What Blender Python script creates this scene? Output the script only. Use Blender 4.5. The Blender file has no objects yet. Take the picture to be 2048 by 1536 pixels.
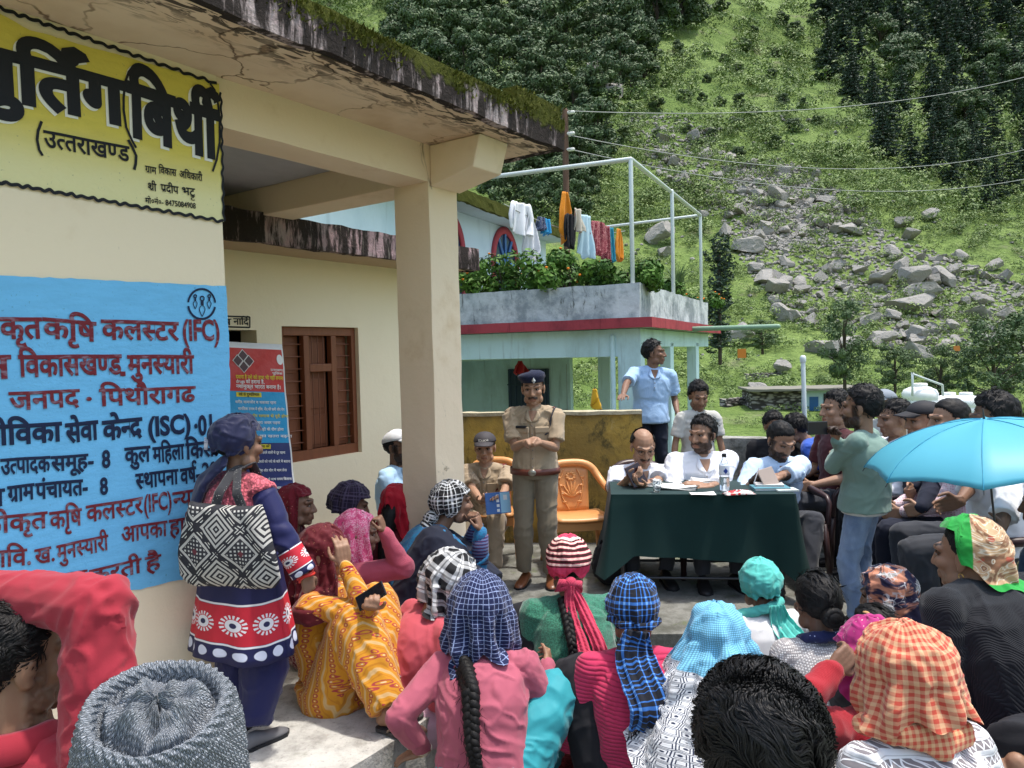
import bpy, bmesh, math, random
import numpy as np
from mathutils import Vector, Matrix, Euler
R = math.radians
SC = bpy.context.scene
COL = SC.collection
rng = np.random.default_rng(7)
random.seed(7)

# ---------------------------------------------------------------- camera
F = 1480.0 / 2048
CAMZ = 1.83
cam = bpy.data.cameras.new('camera'); cam.sensor_width = 36; cam.lens = 36 * F
cam.clip_start = 0.05; cam.clip_end = 2000
camo = bpy.data.objects.new('camera', cam); COL.objects.link(camo)
CR = Euler((R(90 - 2.3), 0, 0)).to_matrix() @ Matrix.Rotation(-0.024, 3, 'Z')
camo.matrix_world = Matrix.Translation((0, 0, CAMZ)) @ CR.to_4x4()
SC.camera = camo

# ---------------------------------------------------------------- sky, sun, exposure
SUNDIR = Vector((0.25, 0.01, 0.97)).normalized()
sun_el = math.asin(SUNDIR.z); sun_az = math.atan2(SUNDIR.x, SUNDIR.y)
world = bpy.data.worlds.new('World'); SC.world = world; world.use_nodes = True
_nt = world.node_tree
_sky = _nt.nodes.new('ShaderNodeTexSky'); _sky.sky_type = 'NISHITA'; _sky.sun_disc = False
_sky.sun_elevation = sun_el; _sky.sun_rotation = sun_az; _sky.air_density = 1.6; _sky.dust_density = 3.0
_nt.links.new(_sky.outputs[0], _nt.nodes['Background'].inputs[0])
_nt.nodes['Background'].inputs[1].default_value = 0.15
_sl = bpy.data.lights.new('sun', 'SUN'); _sl.energy = 2.2; _sl.angle = R(2.5); _sl.color = (1, 0.95, 0.87)
_so = bpy.data.objects.new('sun', _sl); COL.objects.link(_so)
_so.rotation_euler = SUNDIR.to_track_quat('Z', 'Y').to_euler(); _so.location = (0, 0, 30)
SC.view_settings.view_transform = 'Standard'; SC.view_settings.look = 'None'
SC.view_settings.exposure = 0.95; SC.view_settings.gamma = 1
SC.cycles.max_bounces = 6; SC.cycles.diffuse_bounces = 4; SC.cycles.transparent_max_bounces = 8
SC.cycles.use_denoising = True

# a point at photo pixel (px,py) at depth d along the view axis; and the ray on a horizontal plane
def W(px, py, d):
    return Vector((0, 0, CAMZ)) + CR @ Vector(((px - 1024) / 1480 * d, -(py - 768) / 1480 * d, -d))
def ray(px, py):
    return CR @ Vector(((px - 1024) / 1480, -(py - 768) / 1480, -1.0))
def G(px, py, z=0.0):
    r = ray(px, py); return Vector((0, 0, CAMZ)) + r * ((z - CAMZ) / r.z)
def onplane(px, py, p0, n):
    r = ray(px, py); o = Vector((0, 0, CAMZ)); return o + r * ((Vector(p0) - o).dot(n) / r.dot(n))

# ---------------------------------------------------------------- shader helper
class V:
    def __init__(s, n, sock): s.n = n; s.s = sock
    def _m(s, op, o=None, o2=None, clamp=False): return s.n.math(op, s, o, o2, clamp)
    def __add__(s, o): return s._m('ADD', o)
    def __radd__(s, o): return s._m('ADD', o)
    def __sub__(s, o): return s._m('SUBTRACT', o)
    def __rsub__(s, o): return s.n.math('SUBTRACT', o, s)
    def __mul__(s, o): return s._m('MULTIPLY', o)
    def __rmul__(s, o): return s._m('MULTIPLY', o)
    def __truediv__(s, o): return s._m('DIVIDE', o)
    def __gt__(s, o): return s._m('GREATER_THAN', o)
    def __lt__(s, o): return s._m('LESS_THAN', o)
    def sin(s): return s._m('SINE')
    def abs(s): return s._m('ABSOLUTE')
    def fract(s): return s._m('FRACT')
    def floor(s): return s._m('FLOOR')
    def min(s, o): return s._m('MINIMUM', o)
    def max(s, o): return s._m('MAXIMUM', o)
    def pow(s, o): return s._m('POWER', o)
    def sqrt(s): return s._m('SQRT')
    def clamp(s): return s._m('ADD', 0.0, None, True)
class N:
    def __init__(s, name):
        m = bpy.data.materials.new(name); m.use_nodes = True; s.m = m; s.nt = m.node_tree
        s.b = s.nt.nodes['Principled BSDF']; s._c = {}
    def new(s, t, **k):
        n = s.nt.nodes.new(t)
        for a, v in k.items(): setattr(n, a, v)
        return n
    def put(s, sock, v):
        if v is None: return
        if isinstance(v, V): s.nt.links.new(v.s, sock)
        elif isinstance(v, (tuple, list)):
            v = tuple(v)
            sock.default_value = v + (1,) if len(v) == 3 and len(sock.default_value) == 4 else v
        else:
            try: sock.default_value = v
            except TypeError: sock.default_value = (v, v, v)
    def math(s, op, a, b=None, c=None, clamp=False):
        n = s.new('ShaderNodeMath', operation=op, use_clamp=clamp)
        for i, v in enumerate((a, b, c)):
            if v is not None: s.put(n.inputs[i], v)
        return V(s, n.outputs[0])
    def coord(s, k):
        if k not in s._c:
            if k == 'Position': n = s.new('ShaderNodeNewGeometry')
            else: n = s.new('ShaderNodeTexCoord')
            s._c[k] = V(s, n.outputs[k])
        return s._c[k]
    @property
    def obj(s): return s.coord('Object')
    @property
    def pos(s): return s.coord('Position')
    @property
    def uv(s): return s.coord('UV')
    def xyz(s, v):
        n = s.new('ShaderNodeSeparateXYZ'); s.put(n.inputs[0], v); return [V(s, o) for o in n.outputs]
    def vec(s, x, y, z=0.0):
        n = s.new('ShaderNodeCombineXYZ')
        for i, v in enumerate((x, y, z)): s.put(n.inputs[i], v)
        return V(s, n.outputs[0])
    def map(s, v, scale=(1, 1, 1), loc=(0, 0, 0), rot=(0, 0, 0)):
        n = s.new('ShaderNodeMapping'); s.put(n.inputs[0], v); n.inputs[1].default_value = loc; n.inputs[2].default_value = rot; n.inputs[3].default_value = scale
        return V(s, n.outputs[0])
    def noise(s, v, scale, detail=3, rough=.55, dist=0, col=False):
        n = s.new('ShaderNodeTexNoise'); s.put(n.inputs['Vector'], v); n.inputs['Scale'].default_value = scale
        n.inputs['Detail'].default_value = detail; n.inputs['Roughness'].default_value = rough; n.inputs['Distortion'].default_value = dist
        return V(s, n.outputs['Color' if col else 'Fac'])
    def voro(s, v, scale, feat='F1', out='Distance', rnd=1.0):
        n = s.new('ShaderNodeTexVoronoi', feature=feat); s.put(n.inputs['Vector'], v); n.inputs['Scale'].default_value = scale
        n.inputs['Randomness'].default_value = rnd
        return V(s, n.outputs[out])
    def ramp(s, f, *st):
        n = s.new('ShaderNodeValToRGB'); e = n.color_ramp.elements
        while len(e) < len(st): e.new(.5)
        for i, (p, c) in enumerate(st):
            e[i].position = p; e[i].color = (tuple(c) + (1,)) if isinstance(c, (tuple, list)) else (c, c, c, 1)
        s.put(n.inputs[0], f); return V(s, n.outputs[0])
    def step(s, f, a, b):
        n = s.new('ShaderNodeMapRange', interpolation_type='SMOOTHSTEP'); s.put(n.inputs[0], f)
        n.inputs[1].default_value = a; n.inputs[2].default_value = b; return V(s, n.outputs[0])
    def mix(s, f, a, b, mode='MIX'):
        n = s.new('ShaderNodeMix', data_type='RGBA', blend_type=mode)
        s.put(n.inputs[0], f); s.put(n.inputs[6], a); s.put(n.inputs[7], b); return V(s, n.outputs[2])
    def attr(s, name):
        n = s.new('ShaderNodeAttribute', attribute_name=name); return V(s, n.outputs['Color'])
    def objrand(s):
        n = s.new('ShaderNodeObjectInfo'); return V(s, n.outputs['Random'])
    def bump(s, h, strength=.5, dist=.01):
        n = s.new('ShaderNodeBump'); n.inputs['Strength'].default_value = strength; n.inputs['Distance'].default_value = dist
        s.put(n.inputs['Height'], h); s.nt.links.new(n.outputs[0], s.b.inputs['Normal'])
    def out(s, col, rough=.8, spec=.3, **k):
        s.put(s.b.inputs['Base Color'], col); s.put(s.b.inputs['Roughness'], rough); s.b.inputs['Specular IOR Level'].default_value = spec
        for a, v in k.items(): s.put(s.b.inputs[a.replace('_', ' ')], v)
        return s.m
def lin(r, g, b):   # 8-bit sRGB to linear
    f = lambda c: c / 12.92 if c <= .04045 else ((c + .055) / 1.055) ** 2.4
    return tuple(f(c / 255) for c in (r, g, b))
_plain = {}
def plain(col, rough=.6, spec=.3, metal=0.0):
    k = (tuple(round(c, 3) for c in col), rough, metal)
    if k not in _plain:
        n = N('paint'); x = n.noise(n.obj, 9, 3)
        _plain[k] = n.out(n.mix(n.step(x, .3, .75) * .25, col, tuple(c * .75 for c in col)), rough, spec, Metallic=metal)
    return _plain[k]

# ---------------------------------------------------------------- mesh helper
class B:
    """collects geometry for ONE mesh object"""
    def __init__(s): s.v = []; s.f = []; s.uv = []; s.mi = []
    def add(s, vs, fs, uvs=None, mi=0):
        o = len(s.v); s.v += [tuple(p) for p in vs]; s.f += [tuple(i + o for i in f) for f in fs]
        s.mi += [mi] * len(fs)
        s.uv += (list(uvs) if uvs is not None else [(0., 0.)] * len(vs)); return s
    def box(s, lo, hi, M=None, mi=0):
        (a, b, c), (d, e, f) = lo, hi
        vs = [Vector(p) for p in ((a,b,c),(d,b,c),(d,e,c),(a,e,c),(a,b,f),(d,b,f),(d,e,f),(a,e,f))]
        if M: vs = [M @ p for p in vs]
        return s.add(vs, [(0,3,2,1),(4,5,6,7),(0,1,5,4),(1,2,6,5),(2,3,7,6),(3,0,4,7)], None, mi)
    def ell(s, c, r, M=None, nu=12, nv=8, mi=0):
        vs = []; fs = []
        c = Vector(c)
        for j in range(nv + 1):
            t = math.pi * j / nv
            if j in (0, nv): vs.append((0, 0, math.cos(t))); continue
            for i in range(nu):
                a = 2 * math.pi * i / nu; vs.append((math.sin(t) * math.cos(a), math.sin(t) * math.sin(a), math.cos(t)))
        for i in range(nu):
            k = (i + 1) % nu; fs.append((0, 1 + i, 1 + k)); L = len(vs) - 1; o = 1 + (nv - 2) * nu; fs.append((L, o + k, o + i))
        for j in range(nv - 2):
            for i in range(nu):
                k = (i + 1) % nu; a = 1 + j * nu; fs.append((a + i, a + nu + i, a + nu + k, a + k))
        out = []
        for p in vs:
            q = Vector((p[0] * r[0], p[1] * r[1], p[2] * r[2])); out.append(c + (M @ q if M else q))
        return s.add(out, fs, None, mi)
    def tube(s, pts, rad, n=10, side=None, caps=True, flat=1.0, round_ends=True, mi=0):
        """swept circle; rad: number or list; flat squashes across 'side'"""
        pts = [Vector(p) for p in pts]
        if not isinstance(rad, (list, tuple)): rad = [rad] * len(pts)
        P = []; Q = []
        for i, p in enumerate(pts):
            t = (pts[min(i + 1, len(pts) - 1)] - pts[max(i - 1, 0)]).normalized(); P.append((p, t, rad[i]))
        if round_ends and caps:
            p, t, r = P[0]; P = [(p - t * r * .86, t, r * .5), (p - t * r * .5, t, r * .86)] + P
            p, t, r = P[-1]; P = P + [(p + t * r * .5, t, r * .86), (p + t * r * .86, t, r * .5)]
        u = Vector(side) if side is not None else None
        vs = []; fs = []; uv = []; L = 0
        for k, (p, t, r) in enumerate(P):
            if u is None: u = t.orthogonal().normalized()
            u = (u - t * u.dot(t));
            u = u.normalized() if u.length > 1e-6 else t.orthogonal().normalized()
            w = t.cross(u)
            if k: L += (p - P[k - 1][0]).length
            for i in range(n):
                a = 2 * math.pi * i / n; vs.append(p + u * (r * math.cos(a)) + w * (r * flat * math.sin(a))); uv.append((i / n, L))
        for k in range(len(P) - 1):
            for i in range(n):
                j = (i + 1) % n; fs.append((k * n + i, k * n + j, k * n + n + j, k * n + n + i))
        if caps: fs.append(tuple(range(n - 1, -1, -1))); o = (len(P) - 1) * n; fs.append(tuple(o + i for i in range(n)))
        return s.add(vs, fs, uv, mi)
    def loft(s, rings, closed=True, caps=True, uv=None, mi=0):
        n = len(rings[0]); vs = [p for r in rings for p in r]; fs = []
        for k in range(len(rings) - 1):
            for i in range(n if closed else n - 1):
                j = (i + 1) % n; fs.append((k * n + i, k * n + j, k * n + n + j, k * n + n + i))
        if caps and closed: fs.append(tuple(range(n - 1, -1, -1))); o = (len(rings) - 1) * n; fs.append(tuple(o + i for i in range(n)))
        return s.add(vs, fs, uv, mi)
    def grid(s, P, uv=None, mi=0):     # P[j][i] points
        return s.loft(P, closed=False, caps=False, uv=uv, mi=mi)
    def mesh(s, name, smooth=True):
        me = bpy.data.meshes.new(name); me.from_pydata(s.v, [], s.f)
        if any(s.mi): me.polygons.foreach_set('material_index', s.mi)
        if any(a or b for a, b in s.uv):
            lay = me.uv_layers.new(name='UVMap'); idx = np.empty(len(me.loops), int); me.loops.foreach_get('vertex_index', idx)
            lay.data.foreach_set('uv', np.array(s.uv, float)[idx].ravel())
        if smooth: me.polygons.foreach_set('use_smooth', [True] * len(me.polygons))
        me.update(); return me
    def build(s, name, mats, parent=None, smooth=True, loc=None, bevel=0, solid=0, auto=None):
        me = s.mesh(name, smooth)
        for m in (mats if isinstance(mats, (list, tuple)) else [mats]): me.materials.append(m)
        o = bpy.data.objects.new(name, me); COL.objects.link(o)
        if parent: o.parent = parent
        if loc: o.location = loc
        if solid: md = o.modifiers.new('s', 'SOLIDIFY'); md.thickness = solid; md.offset = 0; LIVE.append(o)
        if bevel:
            md = o.modifiers.new('b', 'BEVEL'); md.width = bevel; md.segments = 2; md.limit_method = 'ANGLE'; LIVE.append(o)
        return o
LIVE = []      # objects whose modifiers are applied at the end
POST = {}      # object name -> function(mesh) run after
def finish():
    dg = bpy.context.evaluated_depsgraph_get()
    done = set(); res = []
    todo = LIVE[:]; LIVE.clear()
    for o in todo:
        if o.name in done: continue
        done.add(o.name); res.append((o, bpy.data.meshes.new_from_object(o.evaluated_get(dg), depsgraph=dg)))
    for o, me in res:
        o.modifiers.clear(); old = o.data; n = old.name; o.data = me
        if old.users == 0: bpy.data.meshes.remove(old)
        me.name = n
        if o.name in POST: POST[o.name](o, me)
def tag(o, label=None, cat=None, group=None, kind=None):
    if label: o['label'] = label
    if cat: o['category'] = cat
    if group: o['group'] = group
    if kind: o['kind'] = kind
    return o
def thing(name, label, cat, loc=(0, 0, 0), rz=0, group=None):
    o = bpy.data.objects.new(name, None); COL.objects.link(o); o.location = loc; o.rotation_euler = (0, 0, rz); o.empty_display_size = .1
    return tag(o, label, cat, group)
def copy_tree(o, parent=None):
    c = o.copy(); COL.objects.link(c); c.parent = parent
    for ch in list(o.children): copy_tree(ch, c)
    return c
def smooth01(x): x = np.clip(x, 0, 1); return x * x * (3 - 2 * x)
def vnoise(p, seed=0):
    """cheap smooth value noise on an (n,3) array, about -1..1"""
    p = np.asarray(p, float); i = np.floor(p).astype(np.int64); f = p - i; f = f * f * (3 - 2 * f)
    def h(a, b, c):
        n = (a * 374761393 + b * 668265263 + c * 2147483647 + seed * 1274126177) & 0xffffffff
        n = ((n ^ (n >> 13)) * 1274126177) & 0xffffffff
        return ((n ^ (n >> 16)) & 0xffff) / 32767.5 - 1
    x, y, z = i[:, 0], i[:, 1], i[:, 2]; fx, fy, fz = f[:, 0], f[:, 1], f[:, 2]
    def L(a, b, t): return a + (b - a) * t
    return L(L(L(h(x, y, z), h(x+1, y, z), fx), L(h(x, y+1, z), h(x+1, y+1, z), fx), fy),
             L(L(h(x, y, z+1), h(x+1, y, z+1), fx), L(h(x, y+1, z+1), h(x+1, y+1, z+1), fx), fy), fz)
def fbm(p, o=4, seed=0):
    p = np.asarray(p, float); a = 1; r = 0; t = 0
    for k in range(o): r = r + a * vnoise(p * 2 ** k + 17.3 * k, seed + k); t += a; a *= .5
    return r / t
# ---------------------------------------------------------------- setting materials
def m_plaster(name, col, dirt=(.22, .17, .11), amt=.35, low=False):
    n = N(name); p = n.obj
    a = n.noise(p, 1.3, 5, .62); b = n.noise(p, 7, 5, .65); c = n.noise(p, 40, 3, .6)
    f = n.step(a * .6 + b * .4, .52, .72) * amt
    col2 = n.mix(f, col, tuple(x * y for x, y in zip((.78, .70, .58), col)))
    spots = n.step(n.noise(n.map(p, (1, 1, .6)), 3.1, 6, .7, 1.2), .66, .74) * amt * 1.1
    col2 = n.mix(spots, col2, dirt)
    if low:
        z = n.xyz(p)[2]; col2 = n.mix(n.step(z + n.noise(p, 5, 4) * .5, .75, .2) * .45, col2, dirt)
    h = a * 1.5 + b * .5 + c * .12 + n.step(n.noise(p, 90, 2), .6, .7) * .05
    n.bump(h, .35, .02); return n.out(col2, .85, .2)
CREAM = (.84, .71, .52)
M_CREAM = m_plaster('cream_plaster', CREAM, amt=.6, low=True)
M_CREAMD = m_plaster('cream_plaster_dirty', (.80, .65, .475), amt=.75)
M_CREAM2 = m_plaster('cream_plaster_clean', (.82, .72, .53), amt=.15)
def m_soffit():
    n = N('cracked_soffit'); p = n.obj; x, y, z = n.xyz(p)
    col = n.mix(n.step(n.noise(p, 2.2, 5), .4, .7), (.70, .555, .40), (.58, .42, .28))
    crack = n.voro(n.vec(x + n.noise(p, 3, 4) * .5, y + n.noise(n.map(p, loc=(5, 2, 0)), 3, 4) * .5, z), 2.3, 'DISTANCE_TO_EDGE')
    ck = n.step(crack, .022, .004) * n.step(n.noise(p, 1.5, 2), .42, .55)
    col = n.mix(ck * .8, col, (.12, .07, .04))
    edge = n.step(y + n.noise(n.map(p, (2, 5, 1)), 2.5, 4, .6) * .45, .0, -.30)     # damp along the outer edge
    blot = n.step(n.noise(n.map(p, (1.2, 3.2, 1)), 6, 4, .6, .8), .47, .54)
    col = n.mix(edge * blot * .92, col, (.03, .022, .018))
    n.bump(ck * -1 + n.noise(p, 12, 4) * .4, .5, .015); return n.out(col, .9, .15)
M_SOFFIT = m_soffit()
def m_mossy(pink=(.42, .345, .34)):
    n = N('mossy_edge'); p = n.obj; x, y, z = n.xyz(p)
    base = n.mix(n.step(n.noise(p, 8, 4), .45, .6), pink, (.32, .25, .25))
    streak = n.step(n.noise(n.map(p, (13, 13, 2.2)), 1, 5, .7) + n.noise(p, 1.7, 3) * .5, .62, .76)
    col = n.mix(streak, base, (.035, .028, .026))
    drip = n.step(n.noise(n.map(p, (40, 40, .8)), 1, 2), .64, .7) * n.step(n.noise(p, 2, 2), .45, .6)
    col = n.mix(drip * .35, col, (.50, .44, .38))
    mo = n.step(n.noise(p, 2.6, 4, .6) * .9 + n.noise(p, 22, 3) * .3 + (z - 3.27) * 2.6, .62, .74)
    moss = n.mix(n.noise(p, 60, 3), (.028, .035, .008), (.10, .105, .018))
    col = n.mix(mo, col, moss)
    n.bump(n.noise(p, 45, 4, .7) + mo * .6, .8, .015); return n.out(col, .95, .1)
M_MOSSY = m_mossy()
def m_concrete(name='concrete', col=(.30, .29, .26), dark=(.09, .085, .07), green=.25, scale=1.0, lo=.42, hi=.66, ty=.8):
    n = N(name); p = n.pos
    a = n.noise(p, .9 * scale, 6, .65); b = n.noise(p, 5 * scale, 6, .7); c = n.noise(p, 60, 3)
    col1 = n.mix(n.step(a * .5 + b * .5, lo, hi), col, dark)
    col1 = n.mix(n.step(n.noise(n.map(p, loc=(3, 1, 2)), 2.3 * scale, 5, .7), .56, .66) * green, col1, (.10, .13, .035))
    col1 = n.mix(n.step(c, .58, .7) * .35, col1, tuple(x * .5 for x in dark))
    n.bump(b + c * .4 + a, .55, .02); return n.out(col1, n.mix(n.step(a, .35, .6), (.55,) * 3, (.9,) * 3), .3)
M_YARD = m_concrete('yard_concrete', (.235, .235, .215), (.085, .085, .07), .6, 1.3, .38, .62)
M_PLINTH = m_concrete('plinth_concrete', (.50, .49, .46), (.25, .24, .22), .15, 2.2, .45, .7)
M_STONE = m_concrete('rough_stone', (.20, .20, .17), (.035, .035, .026), .7, 3.0, .35, .6)
M_WEATHER = None
def m_weathered():      # the blotched grey parapet of the blue house
    n = N('weathered_lime'); p = n.pos
    col = n.mix(n.step(n.noise(p, 1.6, 6, .7), .40, .62), (.52, .55, .57), (.24, .27, .29))
    col = n.mix(n.step(n.noise(n.map(p, (4, 4, 1.2)), 2.2, 5, .75, .5), .58, .68) * .8, col, (.075, .08, .07))
    col = n.mix(n.step(n.noise(n.map(p, (7, 7, .7), (4, 2, 7)), 1.6, 4), .60, .7) * .5, col, (.62, .64, .62))
    n.bump(n.noise(p, 14, 5), .4, .03); return n.out(col, .9, .15)
M_WEATHER = m_weathered()
def m_stained(name, col, stain, s=1.0, f=.7):
    n = N(name); p = n.pos
    c = n.mix(n.step(n.noise(n.map(p, (1, 1, .5)), 1.1 * s, 6, .7), .45, .68) * f, col, stain)
    c = n.mix(n.step(n.noise(n.map(p, (9, 9, .8)), 1.2 * s, 4), .58, .7) * f * .5, c, tuple(x * .45 for x in stain))
    n.bump(n.noise(p, 12, 4), .25, .02); return n.out(c, .8, .2)
M_PALEBLUE = m_stained('pale_blue_wash', (.56, .73, .79), (.36, .48, .50), 1.0, .6)
M_WHITEBLUE = m_stained('white_blue_wash', (.62, .76, .84), (.42, .58, .66), .5, .5)
M_RED = m_stained('faded_red_band', (.36, .055, .07), (.16, .03, .04), 1.6, .7)
M_REDARCH = m_stained('red_trim', (.42, .07, .09), (.30, .05, .07), 1, .3)
def m_yellowwall():
    n = N('stained_ochre'); p = n.pos; x, y, z = n.xyz(p)
    c = n.mix(n.step(n.noise(n.map(p, (1, 1, .8)), 2.1, 6, .7), .38, .62), (.44, .29, .065), (.28, .19, .055))
    c = n.mix(n.step(n.noise(n.map(p, (1.6, 1.6, .9)), 2.4, 7, .75, .4), .50, .64) * .85, c, (.06, .055, .028))
    c = n.mix(n.step(n.noise(n.map(p, (1, 1, .7), (4, 4, 1)), 5.5, 6, .75), .56, .68) * .6, c, (.46, .37, .17))
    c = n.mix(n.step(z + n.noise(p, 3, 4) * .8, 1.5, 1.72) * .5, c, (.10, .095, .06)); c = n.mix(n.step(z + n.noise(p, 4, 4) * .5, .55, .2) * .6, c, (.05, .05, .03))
    n.bump(n.noise(p, 9, 6, .7), .6, .03); return n.out(c, .9, .15)
M_OCHRE = m_yellowwall()
def m_paint(name, col, low=None):
    n = N(name); p = n.obj; x, y, z = n.xyz(p)
    a = n.noise(n.map(p, (2, 2, 9)), 3, 5, .6)
    c = n.mix(n.step(a, .35, .7) * .4, col, tuple(k * .78 for k in col))
    if low: c = n.mix(n.step(z + n.noise(n.map(p, (.4, 1, 1)), 6, 3) * .1, low[0], low[1]), low[2], c)
    sp = n.step(n.noise(p, 70, 2), .70, .74) * .3
    c = n.mix(sp, c, (.05, .09, .14))
    n.bump(n.noise(n.map(p, (1, 1, 2.2)), 14, 5, .6) + n.noise(p, 55, 2) * .3, .35, .012); return n.out(c, .7, .25)
M_BLUEPANEL = m_paint('sky_blue_paint', (.17, .51, .83))
M_YELPANEL = m_paint('yellow_paint', (.68, .56, .10), (2.60, 2.85, (.76, .70, .38)))
def m_letter(name, col, fade=0):
    n = N(name); p = n.obj
    c = n.mix(n.step(n.noise(n.map(p, (3, 1, 8)), 7, 4), .5, .68) * fade, col, (.30, .28, .36))
    return n.out(c, .65, .25)
M_LBLACK = m_letter('black_paint', (.012, .013, .018)); M_LWHITE = m_letter('white_paint', (.78, .77, .72))
M_LNAVY = m_letter('navy_paint', (.010, .018, .055)); M_LMAROON = m_letter('maroon_paint', (.17, .018, .028), .55)
def m_wood():
    n = N('brown_painted_wood'); p = n.obj
    c = n.mix(n.noise(n.map(p, (1, 1, .12)), 26, 4), (.235, .082, .036), (.15, .05, .024)); n.bump(n.noise(n.map(p, (1, 1, .1)), 40, 3), .2, .01)
    return n.out(c, .5, .35)
M_WOOD = m_wood()
M_PIPE = plain((.55, .60, .58), .4, .5, .3); M_RUST = plain((.10, .055, .035), .8); M_WIRE = plain((.30, .31, .30), .6)
M_DARK = plain((.015, .016, .02), .6); M_WHITE = plain((.78, .79, .80), .5)
def m_grass():
    n = N('hill_grass'); p = n.pos
    a = n.noise(p, .045, 5, .6); b = n.noise(p, .35, 5, .65); c = n.noise(p, 2.5, 4, .7)
    col = n.mix(n.step(a * .5 + b * .5, .38, .62), (.12, .185, .045), (.205, .28, .085))
    col = n.mix(n.step(c, .42, .62) * .55, col, (.07, .115, .03))
    col = n.mix(n.step(n.noise(n.map(p, loc=(40, 3, 9)), .12, 5, .7), .58, .68) * .6, col, (.19, .18, .12))
    n.bump(c + b * 2, .9, .4); return n.out(col, .9, .1)
M_GRASS = m_grass()
def m_leaf(name, a, b, trans=.0):
    n = N(name); at = n.attr('Col'); r = n.objrand()
    c = n.mix(n.xyz(at)[0], a, b); c = n.mix(r * .35, c, tuple(x * .55 for x in a)); n.b.inputs['Sheen Weight'].default_value = 0
    return n.out(c, .6, .25)
M_LEAF = m_leaf('broad_leaf', (.042, .078, .034), (.135, .195, .08)); M_LEAFDK = m_leaf('conifer_needle', (.028, .050, .034), (.075, .115, .07))
M_SHRUB = m_leaf('shrub_leaf', (.085, .14, .038), (.25, .33, .105)); M_MARI = m_leaf('marigold_leaf', (.030, .085, .012), (.10, .21, .025))
M_BARK = plain((.07, .055, .042), .9)
def m_rock():
    n = N('grey_rock'); p = n.obj; r = n.objrand(); g = n.coord('Normal'); nz = n.xyz(n.coord('Position'))[2]
    c = n.mix(n.noise(p, 1.6, 5, .65), (.19, .18, .165), (.42, .40, .37)); c = n.mix(r * .5, c, (.30, .285, .26))
    c = n.mix(n.step(n.noise(p, 3.3, 4, .7), .56, .68) * .6, c, (.085, .085, .06))
    n.bump(n.noise(p, 6, 6, .7), .7, .2); return n.out(c, .9, .15)
M_ROCK = m_rock()
# ---------------------------------------------------------------- hand-painted lettering from the built-in font
_tc = {}
def _txt(s, off):
    """glyph mesh; a low chamfer of width off gives the stroke its brush weight"""
    k = (s, off)
    if k not in _tc:
        c = bpy.data.curves.new('lettering', 'FONT'); c.body = s; c.size = 1; c.bevel_depth = off; c.bevel_resolution = 0; c.resolution_u = 3
        o = bpy.data.objects.new('lettering', c); COL.objects.link(o)
        me = bpy.data.meshes.new_from_object(o.evaluated_get(bpy.context.evaluated_depsgraph_get()))
        vs = [(v.co.x, v.co.y, v.co.z) for v in me.vertices]; fs = [tuple(p.vertices) for p in me.polygons]
        bpy.data.objects.remove(o); bpy.data.curves.remove(c); bpy.data.meshes.remove(me); _tc[k] = (vs, fs)
    return _tc[k]
def _xmax(s):
    v = _txt(s, 0.0)[0]; return max(p[0] for p in v) if v else 0
def _adv(s): return _xmax(s + 'त') - .584
def hin(s, off=.02):
    off *= .62
    """visual-order string; '~' half form of the letter before, '^' reph hook, '/' ra stroke, '%' small letter stacked below"""
    vs = []; fs = []; x = 0.0; run = ''
    def emit(txt, x, clip=None, sx=1, sy=1, dy=0):
        v, f = _txt(txt, off)
        if clip is not None:
            bm = bmesh.new(); bv = [bm.verts.new(q) for q in v]
            for q in f:
                try: bm.faces.new([bv[i] for i in q])
                except ValueError: pass
            bmesh.ops.bisect_plane(bm, geom=bm.verts[:] + bm.edges[:] + bm.faces[:], plane_co=(clip, 0, 0), plane_no=(1, 0, 0), clear_outer=True)
            bm.verts.index_update(); v = [tuple(q.co) for q in bm.verts]; f = [tuple(q.index for q in g.verts) for g in bm.faces]; bm.free()
        o = len(vs); vs.extend((a * sx + x, b * sy + dy, c) for a, b, c in v); fs.extend(tuple(i + o for i in q) for q in f)
    def stroke(pts, w):
        o = len(vs)
        for i, p in enumerate(pts):
            a = pts[max(i - 1, 0)]; b = pts[min(i + 1, len(pts) - 1)]; dx, dy = b[0] - a[0], b[1] - a[1]; l = math.hypot(dx, dy) or 1
            nx, ny = -dy / l * w, dx / l * w; vs.extend([(p[0] + nx, p[1] + ny, 0), (p[0] - nx, p[1] - ny, 0)])
        for i in range(len(pts) - 1): k = o + 2 * i; fs.append((k, k + 1, k + 3, k + 2))
    def flush():
        nonlocal x, run
        if run: emit(run, x); x += _adv(run); run = ''
    w = .036 + off
    for ch in s:
        if ch == '~':
            last = run[-1]; run = run[:-1]; flush(); a = _adv(last); c = a - .185; emit(last, x, c); x += c
        elif ch == '^':
            flush(); X = x - .16; stroke([(X + .12 + .19 * math.cos(t), .70 + .0 + .17 * math.sin(t)) for t in np.linspace(-1.9, 2.0, 9)][::-1] and [(X + .02, .62), (X - .06, .72), (X - .03, .84), (X + .07, .88), (X + .17, .84), (X + .20, .77)], w)
        elif ch == '/':
            flush(); X = x - .13; stroke([(X, .20), (X - .13, .13), (X - .25, .02)], w * .9)
        elif ch == '%':
            flush(); X = x - .5; emit('ट', X + .08, None, .75, .62, -.42)
        else: run += ch
    flush(); return vs, fs, x
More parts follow.
